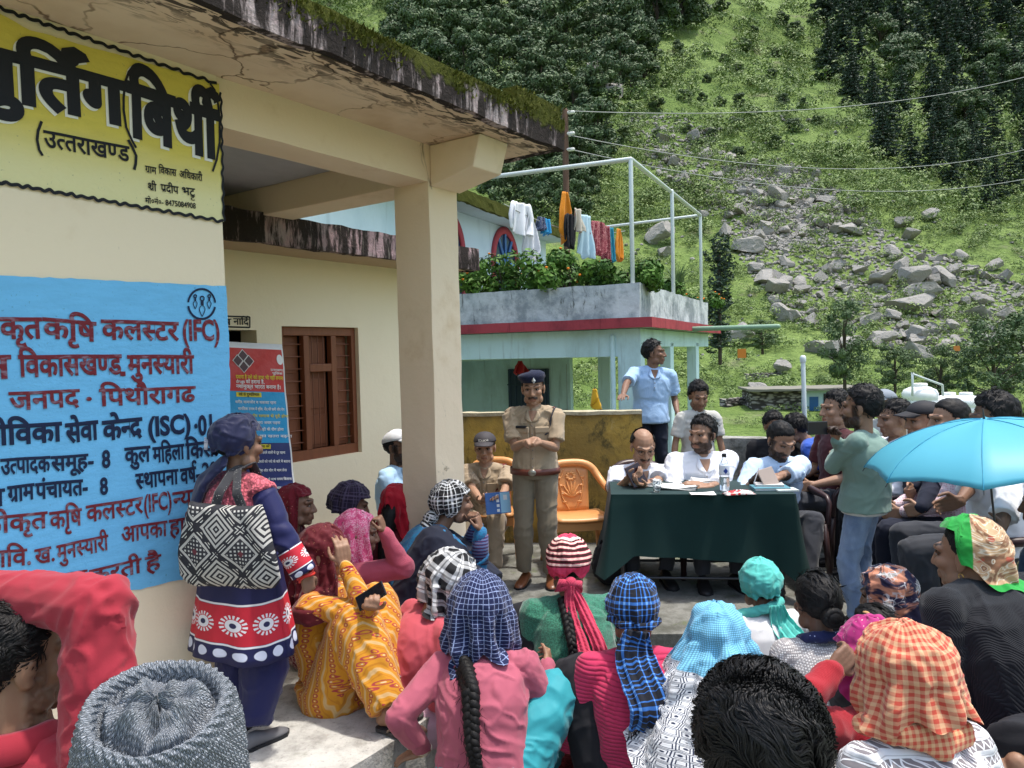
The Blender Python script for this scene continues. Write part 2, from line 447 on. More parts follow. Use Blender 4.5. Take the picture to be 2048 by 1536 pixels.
def lettering(jobs, frame, mat, parent, lift=.004, name='lettering', ymap=None):
    """jobs: (text, pxL, pyL, pxR, pyR, height_px, bold, slant): headline end points in photo pixels, all on one wall"""
    bb = B(); o, ux, uz, nrm = frame
    for s, xl, yl, xr, yr, hp, off in jobs:
        a = onplane(xl, yl, o, nrm); b = onplane(xr, yr, o, nrm); h = (onplane(xl, yl + hp, o, nrm) - a).length
        vs, fs, wd = hin(s, off); d = (b - a); L = d.length; d.normalize(); up = nrm.cross(d) if nrm.cross(d).z > 0 else d.cross(nrm)
        up = (Vector((0, 0, 1)) * .7 + up * .3).normalized()
        jit = random.uniform(-.01, .01)
        pts = []
        for vx, vy, vz in vs:
            t = vx / wd; wob = .012 * math.sin(vx * 2.3 + hp) * h
            pts.append(a + d * (L * t) + up * ((vy - .61) / .61 * h + wob) + nrm * (lift + vz * .02))
        bb.add(pts, fs)
    inv = parent.matrix_basis.inverted() if parent else Matrix()
    bb.v = [tuple(inv @ Vector(p)) for p in bb.v]
    return bb.build(name, mat, parent, smooth=False)
def pxstroke(bb, frame, pts, w, lift, closed=False):
    """a brush line through photo pixels on a wall, w metres wide"""
    o, ux, uz, nrm = frame; P = [onplane(x, y, o, nrm) + nrm * lift for x, y in pts]
    if closed: P.append(P[0])
    vs = []; fs = []
    for i, p in enumerate(P):
        a = P[max(i - 1, 0)]; b = P[min(i + 1, len(P) - 1)]; s = (b - a).cross(nrm).normalized() * (w / 2 if not callable(w) else w(i / max(1, len(P) - 1)) / 2)
        vs += [p + s, p - s]
    for i in range(len(P) - 1): k = 2 * i; fs.append((k, k + 1, k + 3, k + 2))
    bb.add(vs, fs)
def local(bb, parent):
    inv = parent.matrix_basis.inverted(); bb.v = [tuple(inv @ Vector(p)) for p in bb.v]; return bb
# ---------------------------------------------------------------- village hall (main building)
AZ = R(35.2); C0 = Vector((-1.34, 3.5, 0)); D0 = Vector((math.sin(AZ), math.cos(AZ), 0)); N0 = Vector((math.cos(AZ), -math.sin(AZ), 0))
RZ0 = math.pi / 2 - AZ           # local x along the facade, local y into the building
def L0(x, y, z): return C0 + D0 * x - N0 * y + Vector((0, 0, z))
FR0 = (C0 + N0 * .003, D0, Vector((0, 0, 1)), N0)
hall = thing('village_hall', 'cream plastered hall with painted yellow and blue Hindi wall signs and mossy flat roof', 'building', C0, RZ0)
def lbox(name, lo, hi, m, parent, sub=0, rough=0, bevel=0, seed=0):
    """box, optionally subdivided and roughened so its edges are not ruler-straight"""
    if not sub: return B().box(lo, hi).build(name, m, parent, smooth=False, bevel=bevel)
    bm = bmesh.new(); bmesh.ops.create_cube(bm, size=1)
    d = [hi[i] - lo[i] for i in range(3)]
    for v in bm.verts: v.co = Vector([(v.co[i] + .5) * d[i] + lo[i] for i in range(3)])
    for ax in range(3):
        k = int(d[ax] / sub)
        for c in range(1, k + 1):
            t = Vector((0, 0, 0)); t[ax] = 1; p = Vector((0, 0, 0)); p[ax] = lo[ax] + d[ax] * c / (k + 1)
            bmesh.ops.bisect_plane(bm, geom=bm.verts[:] + bm.edges[:] + bm.faces[:], plane_co=p, plane_no=t)
    P = np.array([v.co for v in bm.verts]); q = np.stack([fbm(P * 5 + s * 31 + seed, 3, s) for s in range(3)], 1) * rough
    for v, o in zip(bm.verts, q): v.co += Vector(o)
    me = bpy.data.meshes.new(name); bm.to_mesh(me); bm.free(); me.materials.append(m)
    o = bpy.data.objects.new(name, me); COL.objects.link(o); o.parent = parent; return o
PLZ = .15
lbox('plinth', (-5, -.82, -.5), (1.0, 2.17, PLZ), M_PLINTH, hall, .12, .014); lbox('plinth', (1.003, -.20, -.5), (1.9, 2.17, PLZ - .004), M_PLINTH, hall, .12, .012)
lbox('wall', (-5, 0, PLZ), (0, 3, 3.16), M_CREAM, hall, .25, .006)
lbox('pillar', (1.47, .004, PLZ), (1.75, .30, 2.93), M_CREAMD, hall, .12, .006)
lbox('beam', (0, .006, 2.93), (1.75, .26, 3.16), M_CREAMD, hall, .12, .006)
bm_ = B(); y0, y1, y2 = -.36, .006, 2.9
bm_.box((1.47, y2 * 0 + .262, 2.93), (1.75, y2, 3.16))
vs = [(1.49, .004, 2.90), (1.49, .004, 3.158), (1.49, -.40, 3.158), (1.49, -.34, 2.97)]
bm_.add(vs + [(1.78, b, c) for a, b, c in vs], [(0, 1, 2, 3), (7, 6, 5, 4), (0, 4, 5, 1), (1, 5, 6, 2), (2, 6, 7, 3), (3, 7, 4, 0)])
bm_.build('cross_beam', M_CREAMD, hall, smooth=False, bevel=.008)
# roof slab: soffit board and mossy edge kept as two pieces butted together
slab = lbox('roof_slab', (-5, -.56, 3.16), (2.10, 3.2, 3.33), M_SOFFIT, hall, .2, .008)
edge = lbox('roof_edge', (-5, -.60, 3.155), (2.14, -.545, 3.345), M_MOSSY, hall, .045, .016, seed=3)
e2 = lbox('roof_edge', (2.085, -.548, 3.155), (2.14, 3.2, 3.345), M_MOSSY, hall, .06, .016, seed=8)
upst = lbox('roof_edge', (1.62, -.585, 3.34), (2.13, -.48, 3.43), M_MOSSY, hall, .045, .02, seed=5)
# moss cushions along the roof edge: far too many to count
mv = B()
for k in range(6000):
    x = random.uniform(-3, 2.14); y = -.60 + abs(random.gauss(0, .035)); z = 3.345 - abs(random.gauss(0, .02)) * (1 if y < -.55 else 0)
    if 1.62 < x < 2.13 and y > -.585: z += .085
    dens = math.sin(x * 5.1) + math.sin(x * 11.7 + 2) + random.gauss(0, .8)
    if dens < -.2: continue
    if random.random() < .40: z -= random.uniform(0, 1) ** 2 * .10; y = -.607
    h = random.uniform(.005, .016); a = random.uniform(0, 6.28); w = random.uniform(.004, .010)
    c, s_ = math.cos(a) * w, math.sin(a) * w
    mv.add([(x - c, y - s_, z - .01), (x + c, y + s_, z - .01), (x + random.gauss(0, .012), y + random.gauss(0, .012) - .006, z + h)], [(0, 1, 2)])
moss_n = N('moss_tuft'); M_MOSS = moss_n.out(moss_n.mix(moss_n.noise(moss_n.obj, 12, 2), (.035, .04, .008), (.12, .13, .02)), .9, .1)
mo = mv.build('moss', M_MOSS, hall, smooth=False); mo['kind'] = 'stuff'
# ceiling of the porch and the dark room behind
lbox('porch_ceiling', (.0, .27, 3.135), (1.46, 2.9, 3.155), plain((.42, .42, .44), .9), hall)

# painted sign panels on the facade: outlines taken from the brush edge
def wallpoly(name, pts, m, lift=.002, step=14):
    """a painted area on the facade bounded by photo pixels, with a slightly wavering brush edge"""
    P = []
    for i, (x, y) in enumerate(pts):
        x2, y2 = pts[(i + 1) % len(pts)]; k = max(1, int(math.hypot(x2 - x, y2 - y) / step))
        for t in range(k):
            f = t / k; P.append((x + (x2 - x) * f + random.gauss(0, .5), y + (y2 - y) * f + random.gauss(0, .7)))
    b = B(); b.add([onplane(x, y, FR0[0], N0) + N0 * lift for x, y in P], [tuple(range(len(P)))[::-1]])
    return local(b, hall).build(name, m, hall, smooth=False)
wallpoly('yellow_sign_panel', [(-260, -60), (0, 28), (60, 60), (438, 168), (447, 444), (0, 366), (-260, 318)], M_YELPANEL)
wallpoly('blue_sign_panel', [(-260, 538), (0, 551), (452, 572), (458, 700), (466, 1122), (420, 1150), (355, 1160), (280, 1178), (120, 1190), (-100, 1215), (-260, 1240)], M_BLUEPANEL)
bd = B()      # wavy border
def wavy(x0, y0, x1, y1, amp, wl, w, lift):
    k = int(math.hypot(x1 - x0, y1 - y0) / 2.5); nx, ny = -(y1 - y0), (x1 - x0); l = math.hypot(nx, ny); nx /= l; ny /= l; pts = []
    for i in range(k + 1):
        f = i / k; s_ = math.hypot(x1 - x0, y1 - y0) * f
        o = amp * math.sin(2 * math.pi * s_ / wl) * (.75 + .4 * math.sin(s_ * .13)); pts.append((x0 + (x1 - x0) * f + nx * o, y0 + (y1 - y0) * f + ny * o))
    pxstroke(bd, FR0, pts, w, lift)
wavy(-200, -52, 432, 168, 2.6, 27, .014, .006); wavy(-200, 330, 445, 443, 2.6, 22, .013, .006); wavy(440, 185, 446, 443, 1.6, 26, .011, .006)
pxstroke(bd, FR0, [(264, 135), (256, 145), (249, 165), (246, 195), (246, 220), (251, 255), (262, 280), (271, 296)], .010, .006)
pxstroke(bd, FR0, [(419, 168), (428, 180), (434, 205), (438, 235), (438, 285), (432, 320), (424, 343)], .010, .006)
pxstroke(bd, FR0, [(82, 243), (75, 262), (73, 280), (77, 300), (84, 312)], .010, .006)
pxstroke(bd, FR0, [(255, 280), (264, 296), (271, 312), (270, 328), (267, 340)], .012, .006)
local(bd, hall).build('sign_border', M_LBLACK, hall, smooth=False)
big = [('मुित^ंग', -78, 84, 243, 169, 93, .075), ('िबथी^', 256, 172, 430, 227, 96, .075)]
lettering([(s, a - 5, b + 4, c - 5, d + 4, h, o) for s, a, b, c, d, h, o in big], FR0, M_LWHITE, hall, .0045)
lettering(big, FR0, M_LBLACK, hall, .0075)
lettering([('उत~तराखण~ड', 86, 262, 256, 295, 31, .035), ('ग/ाम', 289, 332, 311, 336, 13, .03), ('िवकास', 316, 334, 351, 340, 13, .03), ('अिधकारी', 357, 342, 403, 350, 13, .03),
           ('श/ी', 294, 366, 311, 369, 14, .03), ('प/दीप', 320, 369, 355, 374, 14, .03), ('भट%', 362, 375, 388, 378, 14, .03), ('मो०नं०- 8475084908', 289, 396, 390, 408, 10, .03)], FR0, M_LBLACK, hall, .006)
lettering([('कृत', -2, 637, 80, 637, 40, .045), ('किृष', 85, 637, 189, 646, 38, .045), ('कलस~टर', 202, 641, 354, 646, 37, .045), ('(IFC)', 362, 644, 438, 646, 36, .05),
           ('न', -34, 714, 17, 713, 44, .05), ('िवकासखण~ड', 36, 713, 240, 711, 40, .05), ('-', 238, 726, 249, 726, 34, .06), ('मुनस~यारी', 254, 712, 385, 712, 36, .05),
           ('जनपद', 17, 786, 156, 780, 34, .04), ('.', 170, 775, 182, 775, 25, .07), ('िपथौरागढ', 198, 780, 388, 774, 32, .04)], FR0, M_LMAROON, hall, .006)
lettering([('जीिवका', -50, 855, 120, 846, 38, .055), ('सेवा', 130, 849, 193, 843, 36, .055), ('केन~द/', 204, 844, 281, 837, 36, .055), ('(ISC)', 293, 840, 380, 832, 33, .06), ('·01', 385, 838, 428, 832, 34, .05),
           ('उत~पादक', 0, 919, 98, 913, 30, .045), ('समूह-', 101, 914, 186, 908, 28, .045), ('8', 202, 905, 219, 904, 30, .05), ('कुल', 248, 897, 298, 893, 30, .045), ('मिहला', 304, 896, 366, 889, 29, .045), ('िकसान', 370, 888, 452, 880, 30, .045),
           ('न', -30, 982, 6, 979, 32, .05), ('ग/ाम', 14, 974, 66, 968, 30, .05), ('पंचायत-', 70, 968, 174, 959, 30, .05), ('8', 198, 960, 214, 958, 29, .05), ('स~थापना', 270, 949, 354, 939, 29, .045), ('वष^-', 359, 939, 398, 933, 29, .045), ('2017', 402, 930, 462, 922, 26, .04)], FR0, M_LNAVY, hall, .006)
lettering([('कीकृत', -44, 1037, 92, 1024, 33, .035), ('किृष', 98, 1026, 161, 1017, 33, .035), ('कलस~टर', 171, 1013, 283, 995, 32, .035), ('(IFC)', 285, 995, 342, 986, 31, .04), ('न~याय', 344, 986, 412, 976, 30, .035),
           ('णािव.', -40, 1106, 62, 1097, 32, .035), ('ख.', 68, 1100, 108, 1092, 29, .035), ('मुनस~यारी', 112, 1092, 214, 1070, 30, .035), ('आपका', 241, 1056, 332, 1042, 30, .035), ('हािद^क', 337, 1041, 424, 1028, 30, .035),
           ('स~वागत', 40, 1162, 172, 1140, 28, .03), ('करती', 178, 1141, 280, 1117, 29, .035), ('है', 289, 1116, 319, 1109, 28, .035)], FR0, M_LMAROON, hall, .006)
lg = B()      # round women's-group emblem
pxstroke(lg, FR0, [(402 + 27 * math.cos(a), 608 + 30 * math.sin(a)) for a in np.linspace(.2, 3.0, 22)], lambda f: .010, .006)
pxstroke(lg, FR0, [(402 + 27 * math.cos(a), 608 + 30 * math.sin(a)) for a in np.linspace(3.25, 6.2, 22)], lambda f: .009, .006)
for cx, cy, k in ((389, 603, .8), (403, 612, 1.15), (417, 603, .8)):
    pxstroke(lg, FR0, [(cx + 7 * k * math.sin(a) * (.6 + .4 * math.cos(a)), cy + 9 * k - 9 * k * math.cos(a)) for a in np.linspace(.3, 5.98, 16)], .004, .006)
    pxstroke(lg, FR0, [(cx + 3.4 * k * math.cos(a), cy - 13 * k + 3.8 * k * math.sin(a)) for a in np.linspace(0, 6.28, 12)], .006, .006); pxstroke(lg, FR0, [(cx, cy - 9 * k), (cx, cy - 1 * k)], .008, .0068)
    for dy in (-6, -3):
        pxstroke(lg, FR0, [(cx - 2.4 * k, cy + dy * k), (cx + 2.4 * k, cy + dy * k)], .012 * k, .0065)
local(lg, hall).build('emblem', M_LNAVY, hall, smooth=False)

# ---------------------------------------------------------------- second building of the row, set back
OFF = 2.2
bld = thing('office_building', 'cream plastered building set back behind the pillar with brown barred window', 'building', C0 - N0 * OFF, RZ0)
FR2 = (C0 - N0 * OFF, D0, Vector((0, 0, 1)), N0)
def loc2(px, py): p = onplane(px, py, FR2[0], N0) - FR2[0]; return p.dot(D0), p.z
wx0, wz1 = loc2(563, 652); wx1, _ = loc2(716, 656); wz0 = loc2(640, 918)[1]; dx1 = loc2(513, 660)[0]; dz1 = loc2(500, 660)[1]
x_end = loc2(880, 700)[0]
M_ = B()
def slabx(a, b, z0, z1): M_.box((a, 0, z0), (b, .22, z1))
slabx(-.6, dx1 - .5, -.3, 3.0); slabx(dx1 - .5, dx1, dz1, 3.0); slabx(dx1 - .5, dx1, -.3, PLZ); slabx(dx1, wx0, -.3, 3.0); slabx(wx0, wx1, -.3, wz0); slabx(wx0, wx1, wz1, 3.0); slabx(wx1, x_end, -.3, 3.0)
M_.box((x_end - .22, .22, -.3), (x_end, 4, 3.0)); M_.build('wall', M_CREAM2, bld, smooth=False)
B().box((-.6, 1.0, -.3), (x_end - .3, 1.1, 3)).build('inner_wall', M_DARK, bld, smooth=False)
ez = 1.83 + .03; eo = onplane(955, 540, C0 - N0 * (OFF - .5), N0)
ezb = eo.z; exe = (eo - FR2[0]).dot(D0)
lbox('roof_slab', (-.6, -.47, ezb), (exe - .03, 4, ezb + .2), plain((.45, .33, .22), .9), bld, .25, .005)
M_MOSSY2 = m_mossy((.36, .25, .26))
lbox('roof_edge', (-.6, -.53, ezb - .01), (exe, -.465, ezb + .22), M_MOSSY2, bld, .06, .022, seed=4)
lbox('roof_edge', (exe - .06, -.46, ezb - .01), (exe, 4, ezb + .22), M_MOSSY2, bld, .08, .02, seed=6)
# window with frame, shutters and bars
win = lbox('window', (wx0, .05, wz0), (wx1, .1, wz0 + .09), M_WOOD, bld)
wf = B(); ww = wx1 - wx0
for a, b, c, d in ((wx0, wx0 + .05, wz0 + .09, wz1), (wx1 - .05, wx1, wz0 + .09, wz1), (wx0 + .05, wx1 - .05, wz1 - .08, wz1), (wx0 + ww * .30, wx0 + ww * .37, wz0 + .09, wz1 - .08), (wx0 + ww * .66, wx0 + ww * .73, wz0 + .09, wz1 - .08), (wx0 + ww * .37, wx0 + ww * .66, wz0 + (wz1 - wz0) * .66, wz0 + (wz1 - wz0) * .72)):
    wf.box((a, .045, c), (b, .11, d))
wf.build('frame', M_WOOD, win, smooth=False, bevel=.006)
for a, b in ((.05 / ww, .30), (.37, .66), (.73, 1 - .05 / ww)):
    sh = B(); xa, xb = wx0 + ww * a, wx0 + ww * b; sh.box((xa, .13, wz0 + .09), (xb, .16, wz1 - .08))
    for q in range(3):
        h = (wz1 - wz0 - .2) / 3; sh.box((xa + .035, .118, wz0 + .12 + q * h), (xb - .035, .131, wz0 + .06 + (q + 1) * h))
    sh.build('shutter', M_WOOD, win, smooth=False, bevel=.004)
wb = B(); M_BAR = plain((.21, .085, .05), .5)
for q in range(9):
    z = wz0 + .16 + q * (wz1 - wz0 - .25) / 8.6
    for a, b in ((.05, .30), (.73, .95)): wb.tube([(wx0 + ww * a - .02, .085, z), (wx0 + ww * b + .02, .085, z)], .0055, 5)
for q in range(3):
    x = wx0 + ww * (.44 + .075 * q); wb.tube([(x, .085, wz0 + .1), (x, .085, wz1 - .08)], .0055, 5)
wb.build('window_bars', M_BAR, win)
B().box((wx0 + .001, .045, wz0 - .03), (wx1 - .001, .2, wz0 - .001)).build('sill', M_WOOD, win, smooth=False)
tb = B()
for p in ([(440, 632), (499, 634)], [(499, 634), (499, 655)], [(499, 655), (440, 653)]): pxstroke(tb, FR2, p, .012, .005)
local(tb, bld).build('sign_border', M_LBLACK, bld, smooth=False)
lettering([('य', 444, 638, 461, 638, 12, .03), ('नािद^', 466, 637, 496, 638, 12, .03)], FR2, M_LBLACK, bld, .006)

# ---------------------------------------------------------------- courtyard walls
def wallbar(name, label, a, b, th, z0, z1, m, cat='wall', rough=.012, seed=0):
    a, b = Vector(a), Vector(b); d = b - a; o = thing(name, label, cat, (a.x, a.y, 0), math.atan2(d.y, d.x))
    lbox('masonry', (0, 0, z0), (d.length, th, z1), m, o, .09, rough, seed=seed); return o
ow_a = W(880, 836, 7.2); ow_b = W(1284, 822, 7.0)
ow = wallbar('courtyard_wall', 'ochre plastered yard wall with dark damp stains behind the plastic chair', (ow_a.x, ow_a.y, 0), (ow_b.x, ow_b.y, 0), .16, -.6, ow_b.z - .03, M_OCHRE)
lbox('coping', (-.02, -.02, ow_b.z - .029), ((ow_b - ow_a).length, .18, ow_b.z + .005), m_concrete('lime_coping', (.48, .43, .30), (.2, .16, .09), .2), ow, .1, .01)
pa = W(1440, 876, 7.4); pb = W(1850, 880, 6.6)
M_PARA = m_concrete('parapet_concrete', (.36, .35, .32), (.09, .09, .075), .35, 1.5)
wallbar('parapet', 'weathered grey concrete parapet behind the officials at the table', (pa.x, pa.y, 0), (pb.x, pb.y, 0), .2, -.6, pa.z, M_PARA, seed=9)
p2 = W(2300, 900, 5.6)
wallbar('parapet', 'grey concrete bench wall under the row of men on the right', (pb.x + .3, pb.y - 1.0, 0), (p2.x, p2.y - .6, 0), .5, -.6, .42, M_PARA, seed=11)

# ---------------------------------------------------------------- blue house with roof terrace
K = Vector((1.92, 11, 0)); U = Vector((-.908, .419, 0)); Vv = Vector((.42, .908, 0)); HRZ = math.atan2(-.419, .908)
house = thing('blue_house', 'pale blue house with red roof band and weathered parapet around its terrace', 'house', K, HRZ)   # local x = -U (right), y = back
HW, HD = 5.5, 5.7
zr = W(1282, 656, 11).z; zt = W(1282, 636, 11).z; zp = W(1282, 566, 11).z
lbox('roof_slab', (-HW, -.20, zr + .004), (.20, HD + .2, zt - .002), M_PARA, house, .5, .004); lbox('roof_band', (-HW, -.235, zr), (.235, -.203, zt), M_RED, house, .25, .008); lbox('roof_band', (.203, -.202, zr), (.235, HD + .2, zt), M_RED, house, .25, .008)
pr = B()
pw = .14
bx = [((-HW, -.02, zt), (0, pw, zp)), ((-pw, pw, zt), (0, HD, zp)), ((-HW, HD - pw, zt), (-pw, HD, zp))]
for i, (a, b) in enumerate(bx): lbox('parapet', a, b, M_WEATHER, house, .12, .014, seed=i)
fl = -1.2
B().box((-HW, .02, zr - .42), (0, .22, zr - .001)).box((-.2, .22, zr - .28), (0, HD, zr - .001)).build('lintel', M_PALEBLUE, house, smooth=False, bevel=.01)
for x0, y0_, x1, y1_ in ((-.36, .021, -.001, .25), (-.19, 2.0, 0, 2.25), (-.19, 4.3, 0, 4.6), (-3.3, 3.4, -3.05, 3.65), (-1.75, 3.3, -1.5, 3.55)):
    lbox('column', (x0, y0_, fl), (x1, y1_, zr - .2), M_PALEBLUE, house, bevel=.01)
B().tube([(-.43, .0, fl), (-.43, .0, zr - .12)], .04, 8).build('drain_pipe', M_PALEBLUE, house)
B().box((-HW, 3.2, fl), (-2.3, 3.36, zr - .002)).box((-HW - .2, .02, fl), (-HW, HD, zr)).build('wall', M_PALEBLUE, house, smooth=False)
B().box((-HW, .2, fl - .3), (0, HD, fl)).build('floor_slab', M_PARA, house, smooth=False)
dr = B().box((-3.65, 3.13, fl), (-2.75, 3.195, 1.52)).build('door', plain((.025, .045, .09), .4), house, smooth=False, bevel=.01)
db = B()
for q in range(7): db.tube([(-3.6 + q * .13, 3.11, fl), (-3.6 + q * .13, 3.11, 1.5)], .012, 5)
for q in range(5): db.tube([(-3.65, 3.105, fl + .4 + q * .5), (-2.75, 3.105, fl + .4 + q * .5)], .012, 5)
db.build('door_bars', plain((.045, .07, .12), .5), dr)
B().box((-2.42, 3.12, .55), (-2.32, 3.195, .68)).tube([(-2.37, 3.185, .68), (-2.37, 3.185, 1.6)], .008, 4).build('switch_box', plain((.35, .42, .45), .5), house, smooth=False)
# upper storey
UP = Vector((-1.09, 13, 0)); ROOFZ = zt
ust = thing('upper_house', 'white and pale blue upper storey with red arched windows behind the terrace', 'house', UP, math.atan2(.908, .42))   # local x back along the wall, y left
lbox('wall', (-4.2, 0, ROOFZ - .6), (4.65, 3, 4.42), M_WHITEBLUE, ust, bevel=.01)
lbox('roof_slab', (-4.4, -.45, 4.42), (5.0, 3.2, 4.60), plain((.40, .50, .54), .9), ust, .3, .01)
lbox('roof_edge', (-4.4, -.52, 4.41), (5.0, -.455, 4.63), m_mossy((.20, .10, .085)), ust, .08, .03, seed=2)
FRU = (UP, Vector((.42, .908, 0)), Vector((0, 0, 1)), Vector((.908, -.42, 0)))
for px, py in ((1009, 525), (893, 500)):
    c = onplane(px, py, UP, FRU[3]); lx = (c - UP).dot(FRU[1]); lz = c.z; r = .62; w_ = B()
    rim = []
    for t in np.linspace(0, math.pi, 21):
        rim.append([(lx + rr * math.cos(t), yy, lz + rr * math.sin(t) * 1.15) for rr, yy in ((r, -.003), (r, -.05), (r * .8, -.05), (r * .8, -.003))])
    w_.loft(rim, closed=True); aw = w_.build('arched_window', M_REDARCH, ust)
    g = B(); pts = [(lx + r * .8 * math.cos(t), -.012, lz + r * .8 * 1.15 * math.sin(t)) for t in np.linspace(0, math.pi, 17)] + [(lx - r * .8, -.012, lz - .8), (lx + r * .8, -.012, lz - .8)]
    g.add(pts, [tuple(range(len(pts)))]); g.build('glass', plain((.02, .05, .12), .15, .5), aw, smooth=False)
    g = B()
    for a in (.9, 1.57, 2.24): g.tube([(lx, -.03, lz - .05), (lx + r * .78 * math.cos(a), -.03, lz + r * .9 * math.sin(a))], .03, 5)
    g.box((lx - r * .8, -.045, lz - .08), (lx + r * .8, -.014, lz + .02)); g.build('muntins', plain((.10, .25, .55), .4), aw, smooth=False)
    B().box((lx - r, -.05, lz - .85), (lx - r * .8, -.003, lz - .001)).box((lx + r * .8, -.05, lz - .85), (lx + r, -.003, lz - .001)).build('frame', M_REDARCH, aw, smooth=False)
tnk = onplane(951, 385, UP, FRU[3]); 
# ---------------------------------------------------------------- pipe frame, clothesline
def HL(x, y, z): return K + (-U) * x + Vv * y + Vector((0, 0, z))
frm = thing('pipe_frame', 'thin grey steel pipe frame standing on the terrace parapet', 'frame', HL(0, 0, zp))
def tp(name, pts, r, m, parent, n=8):
    b = B().tube(pts, r, n); return local(b, parent).build(name, m, parent)
tA, tB, tC = HL(-.12, .07, zp - .02), HL(-.07, 2.6, zp - .02), HL(-.07, 5.3, zp - .02); hgt = Vector((0, 0, 1.86))
for p in (tA, tB, tC): tp('post', [p, p + hgt], .034, M_PIPE, frm)
tp('rail', [tA + hgt, tA + hgt + U * 3.9 + Vector((0, 0, .03))], .036, M_PIPE, frm); tp('rail', [tA + hgt, tC + hgt], .036, M_PIPE, frm); tp('rail', [tC + hgt, tC + hgt + U * 4.2 - Vector((0, 0, .1))], .03, M_PIPE, frm)
sp = thing('spout_pipe', 'long green rainwater spout sticking out of the terrace edge', 'pipe', HL(0, 2.5, zr + .2)); q0 = W(1382, 658, 13.4); q1 = W(1556, 653, 12.6)
tp('pipe', [q0, q1], .045, plain((.22, .34, .24), .4), sp, 10)
# clothesline
cl0, cl1 = W(1008, 408, 12.4), W(1250, 462, 15.0); cl = B(); 
def lineP(t): p = cl0.lerp(cl1, t); p.z -= .42 * 4 * t * (1 - t) * .5; return p
tag(cl.tube([lineP(t) for t in np.linspace(0, 1, 14)], .008, 5).build('clothesline', M_WIRE), 'sagging clothesline strung across the terrace', 'rope')
# pole and wires
pole = thing('utility_pole', 'rusty utility pole carrying three wires behind the terrace', 'pole', W(1133, 560, 20) - Vector((0, 0, 3)))
b0, t0 = W(1133, 560, 20) - Vector((0, 0, 3)), W(1130, 222, 20)
tp('post', [b0, t0], .085, M_RUST, pole); 
for y in (226, 268, 300):
    a = W(1130, y, 20); tp('insulator', [a, a + Vector((.22, -.05, .0))], .05, plain((.6, .6, .56), .3), pole)
for (y, y2, sag, lb) in ((222, 108, .9, 'topmost slack wire from the utility pole up across the hillside'), (270, 250, 1.4, 'middle slack wire running from the utility pole'), (298, 318, 1.3, 'lowest slack wire running from the utility pole over the rocks')):
    a = W(1137, y, 19.9); b = W(2200, y2, 34); pts = []
    for t in np.linspace(0, 1, 30): p = a.lerp(b, t); p.z -= sag * 4 * t * (1 - t); pts.append(p)
    tag(B().tube(pts, .013, 5).build('power_line', M_WIRE), lb, 'wire')
st = thing('steel_post', 'slim white painted steel post behind the seated men', 'post', W(1612, 900, 7.0) * 1)
tp('post', [W(1613, 960, 7.0), W(1606, 722, 7.0)], .022, plain((.55, .62, .62), .4), st); tp('cap', [W(1606, 722, 7.0), W(1606, 716, 7.0)], .03, plain((.6, .66, .66), .4), st)
# ---------------------------------------------------------------- ground and hillside
PY = np.array([0, 9, 14, 30, 44, 55, 65, 80, 110, 150, 190, 240, 300, 380]); PZ = np.array([-1.6, -1.7, -2.0, -1.9, -.9, 2.4, 6.3, 12.5, 26, 46, 71, 110, 162, 230.])
def hz(x, y):
    x = np.asarray(x, float); y = np.asarray(y, float)
    yy = y + 18 * np.sin(x * .021 + 1) * smooth01((y - 60) / 60) + np.where(x < 0, -x * .25, 0) * smooth01((y - 40) / 60)
    z = np.interp(yy, PY, PZ)
    p = np.stack([x, y, 0 * x], -1).reshape(-1, 3); s = x.shape
    a = smooth01((y - 50) / 90)
    z = z + (fbm(p / 34, 4, 5).reshape(s) * 7 + fbm(p / 9, 3, 9).reshape(s) * 2.0) * a + fbm(p / 6, 3, 3).reshape(s) * .35 * smooth01((y - 11) / 20)
    return z
xs = np.concatenate([np.linspace(-330, -120, 22)[:-1], np.linspace(-120, 190, 200), np.linspace(190, 400, 22)[1:]]); ys = np.concatenate([np.linspace(-30, 30, 60)[:-1], np.linspace(30, 80, 60)[:-1], np.linspace(80, 380, 170)])
X, Y = np.meshgrid(xs, ys); Zt = hz(X, Y); Zt = np.where(Y < 9, -1.6, Zt)
n_, m_ = X.shape
idx = np.arange(n_ * m_).reshape(n_, m_)
fs = np.stack([idx[:-1, :-1], idx[:-1, 1:], idx[1:, 1:], idx[1:, :-1]], -1).reshape(-1, 4)
me = bpy.data.meshes.new('hillside'); me.from_pydata(np.stack([X, Y, Zt], -1).reshape(-1, 3).tolist(), [], fs.tolist()); me.polygons.foreach_set('use_smooth', [True] * len(me.polygons)); me.materials.append(M_GRASS)
hill = bpy.data.objects.new('hillside', me); COL.objects.link(hill); tag(hill, 'steep green hillside rising behind the houses', None, None, 'structure')
from mathutils.bvhtree import BVHTree
_bvh = BVHTree.FromPolygons([v.co for v in me.vertices], [p.vertices[:] for p in me.polygons])
def hill_at(px, py, start=18):
    r = ray(px, py); o = Vector((0, 0, CAMZ)) + r * start
    h = _bvh.ray_cast(o, r)
    return h[0] if h[0] else o + r * 200
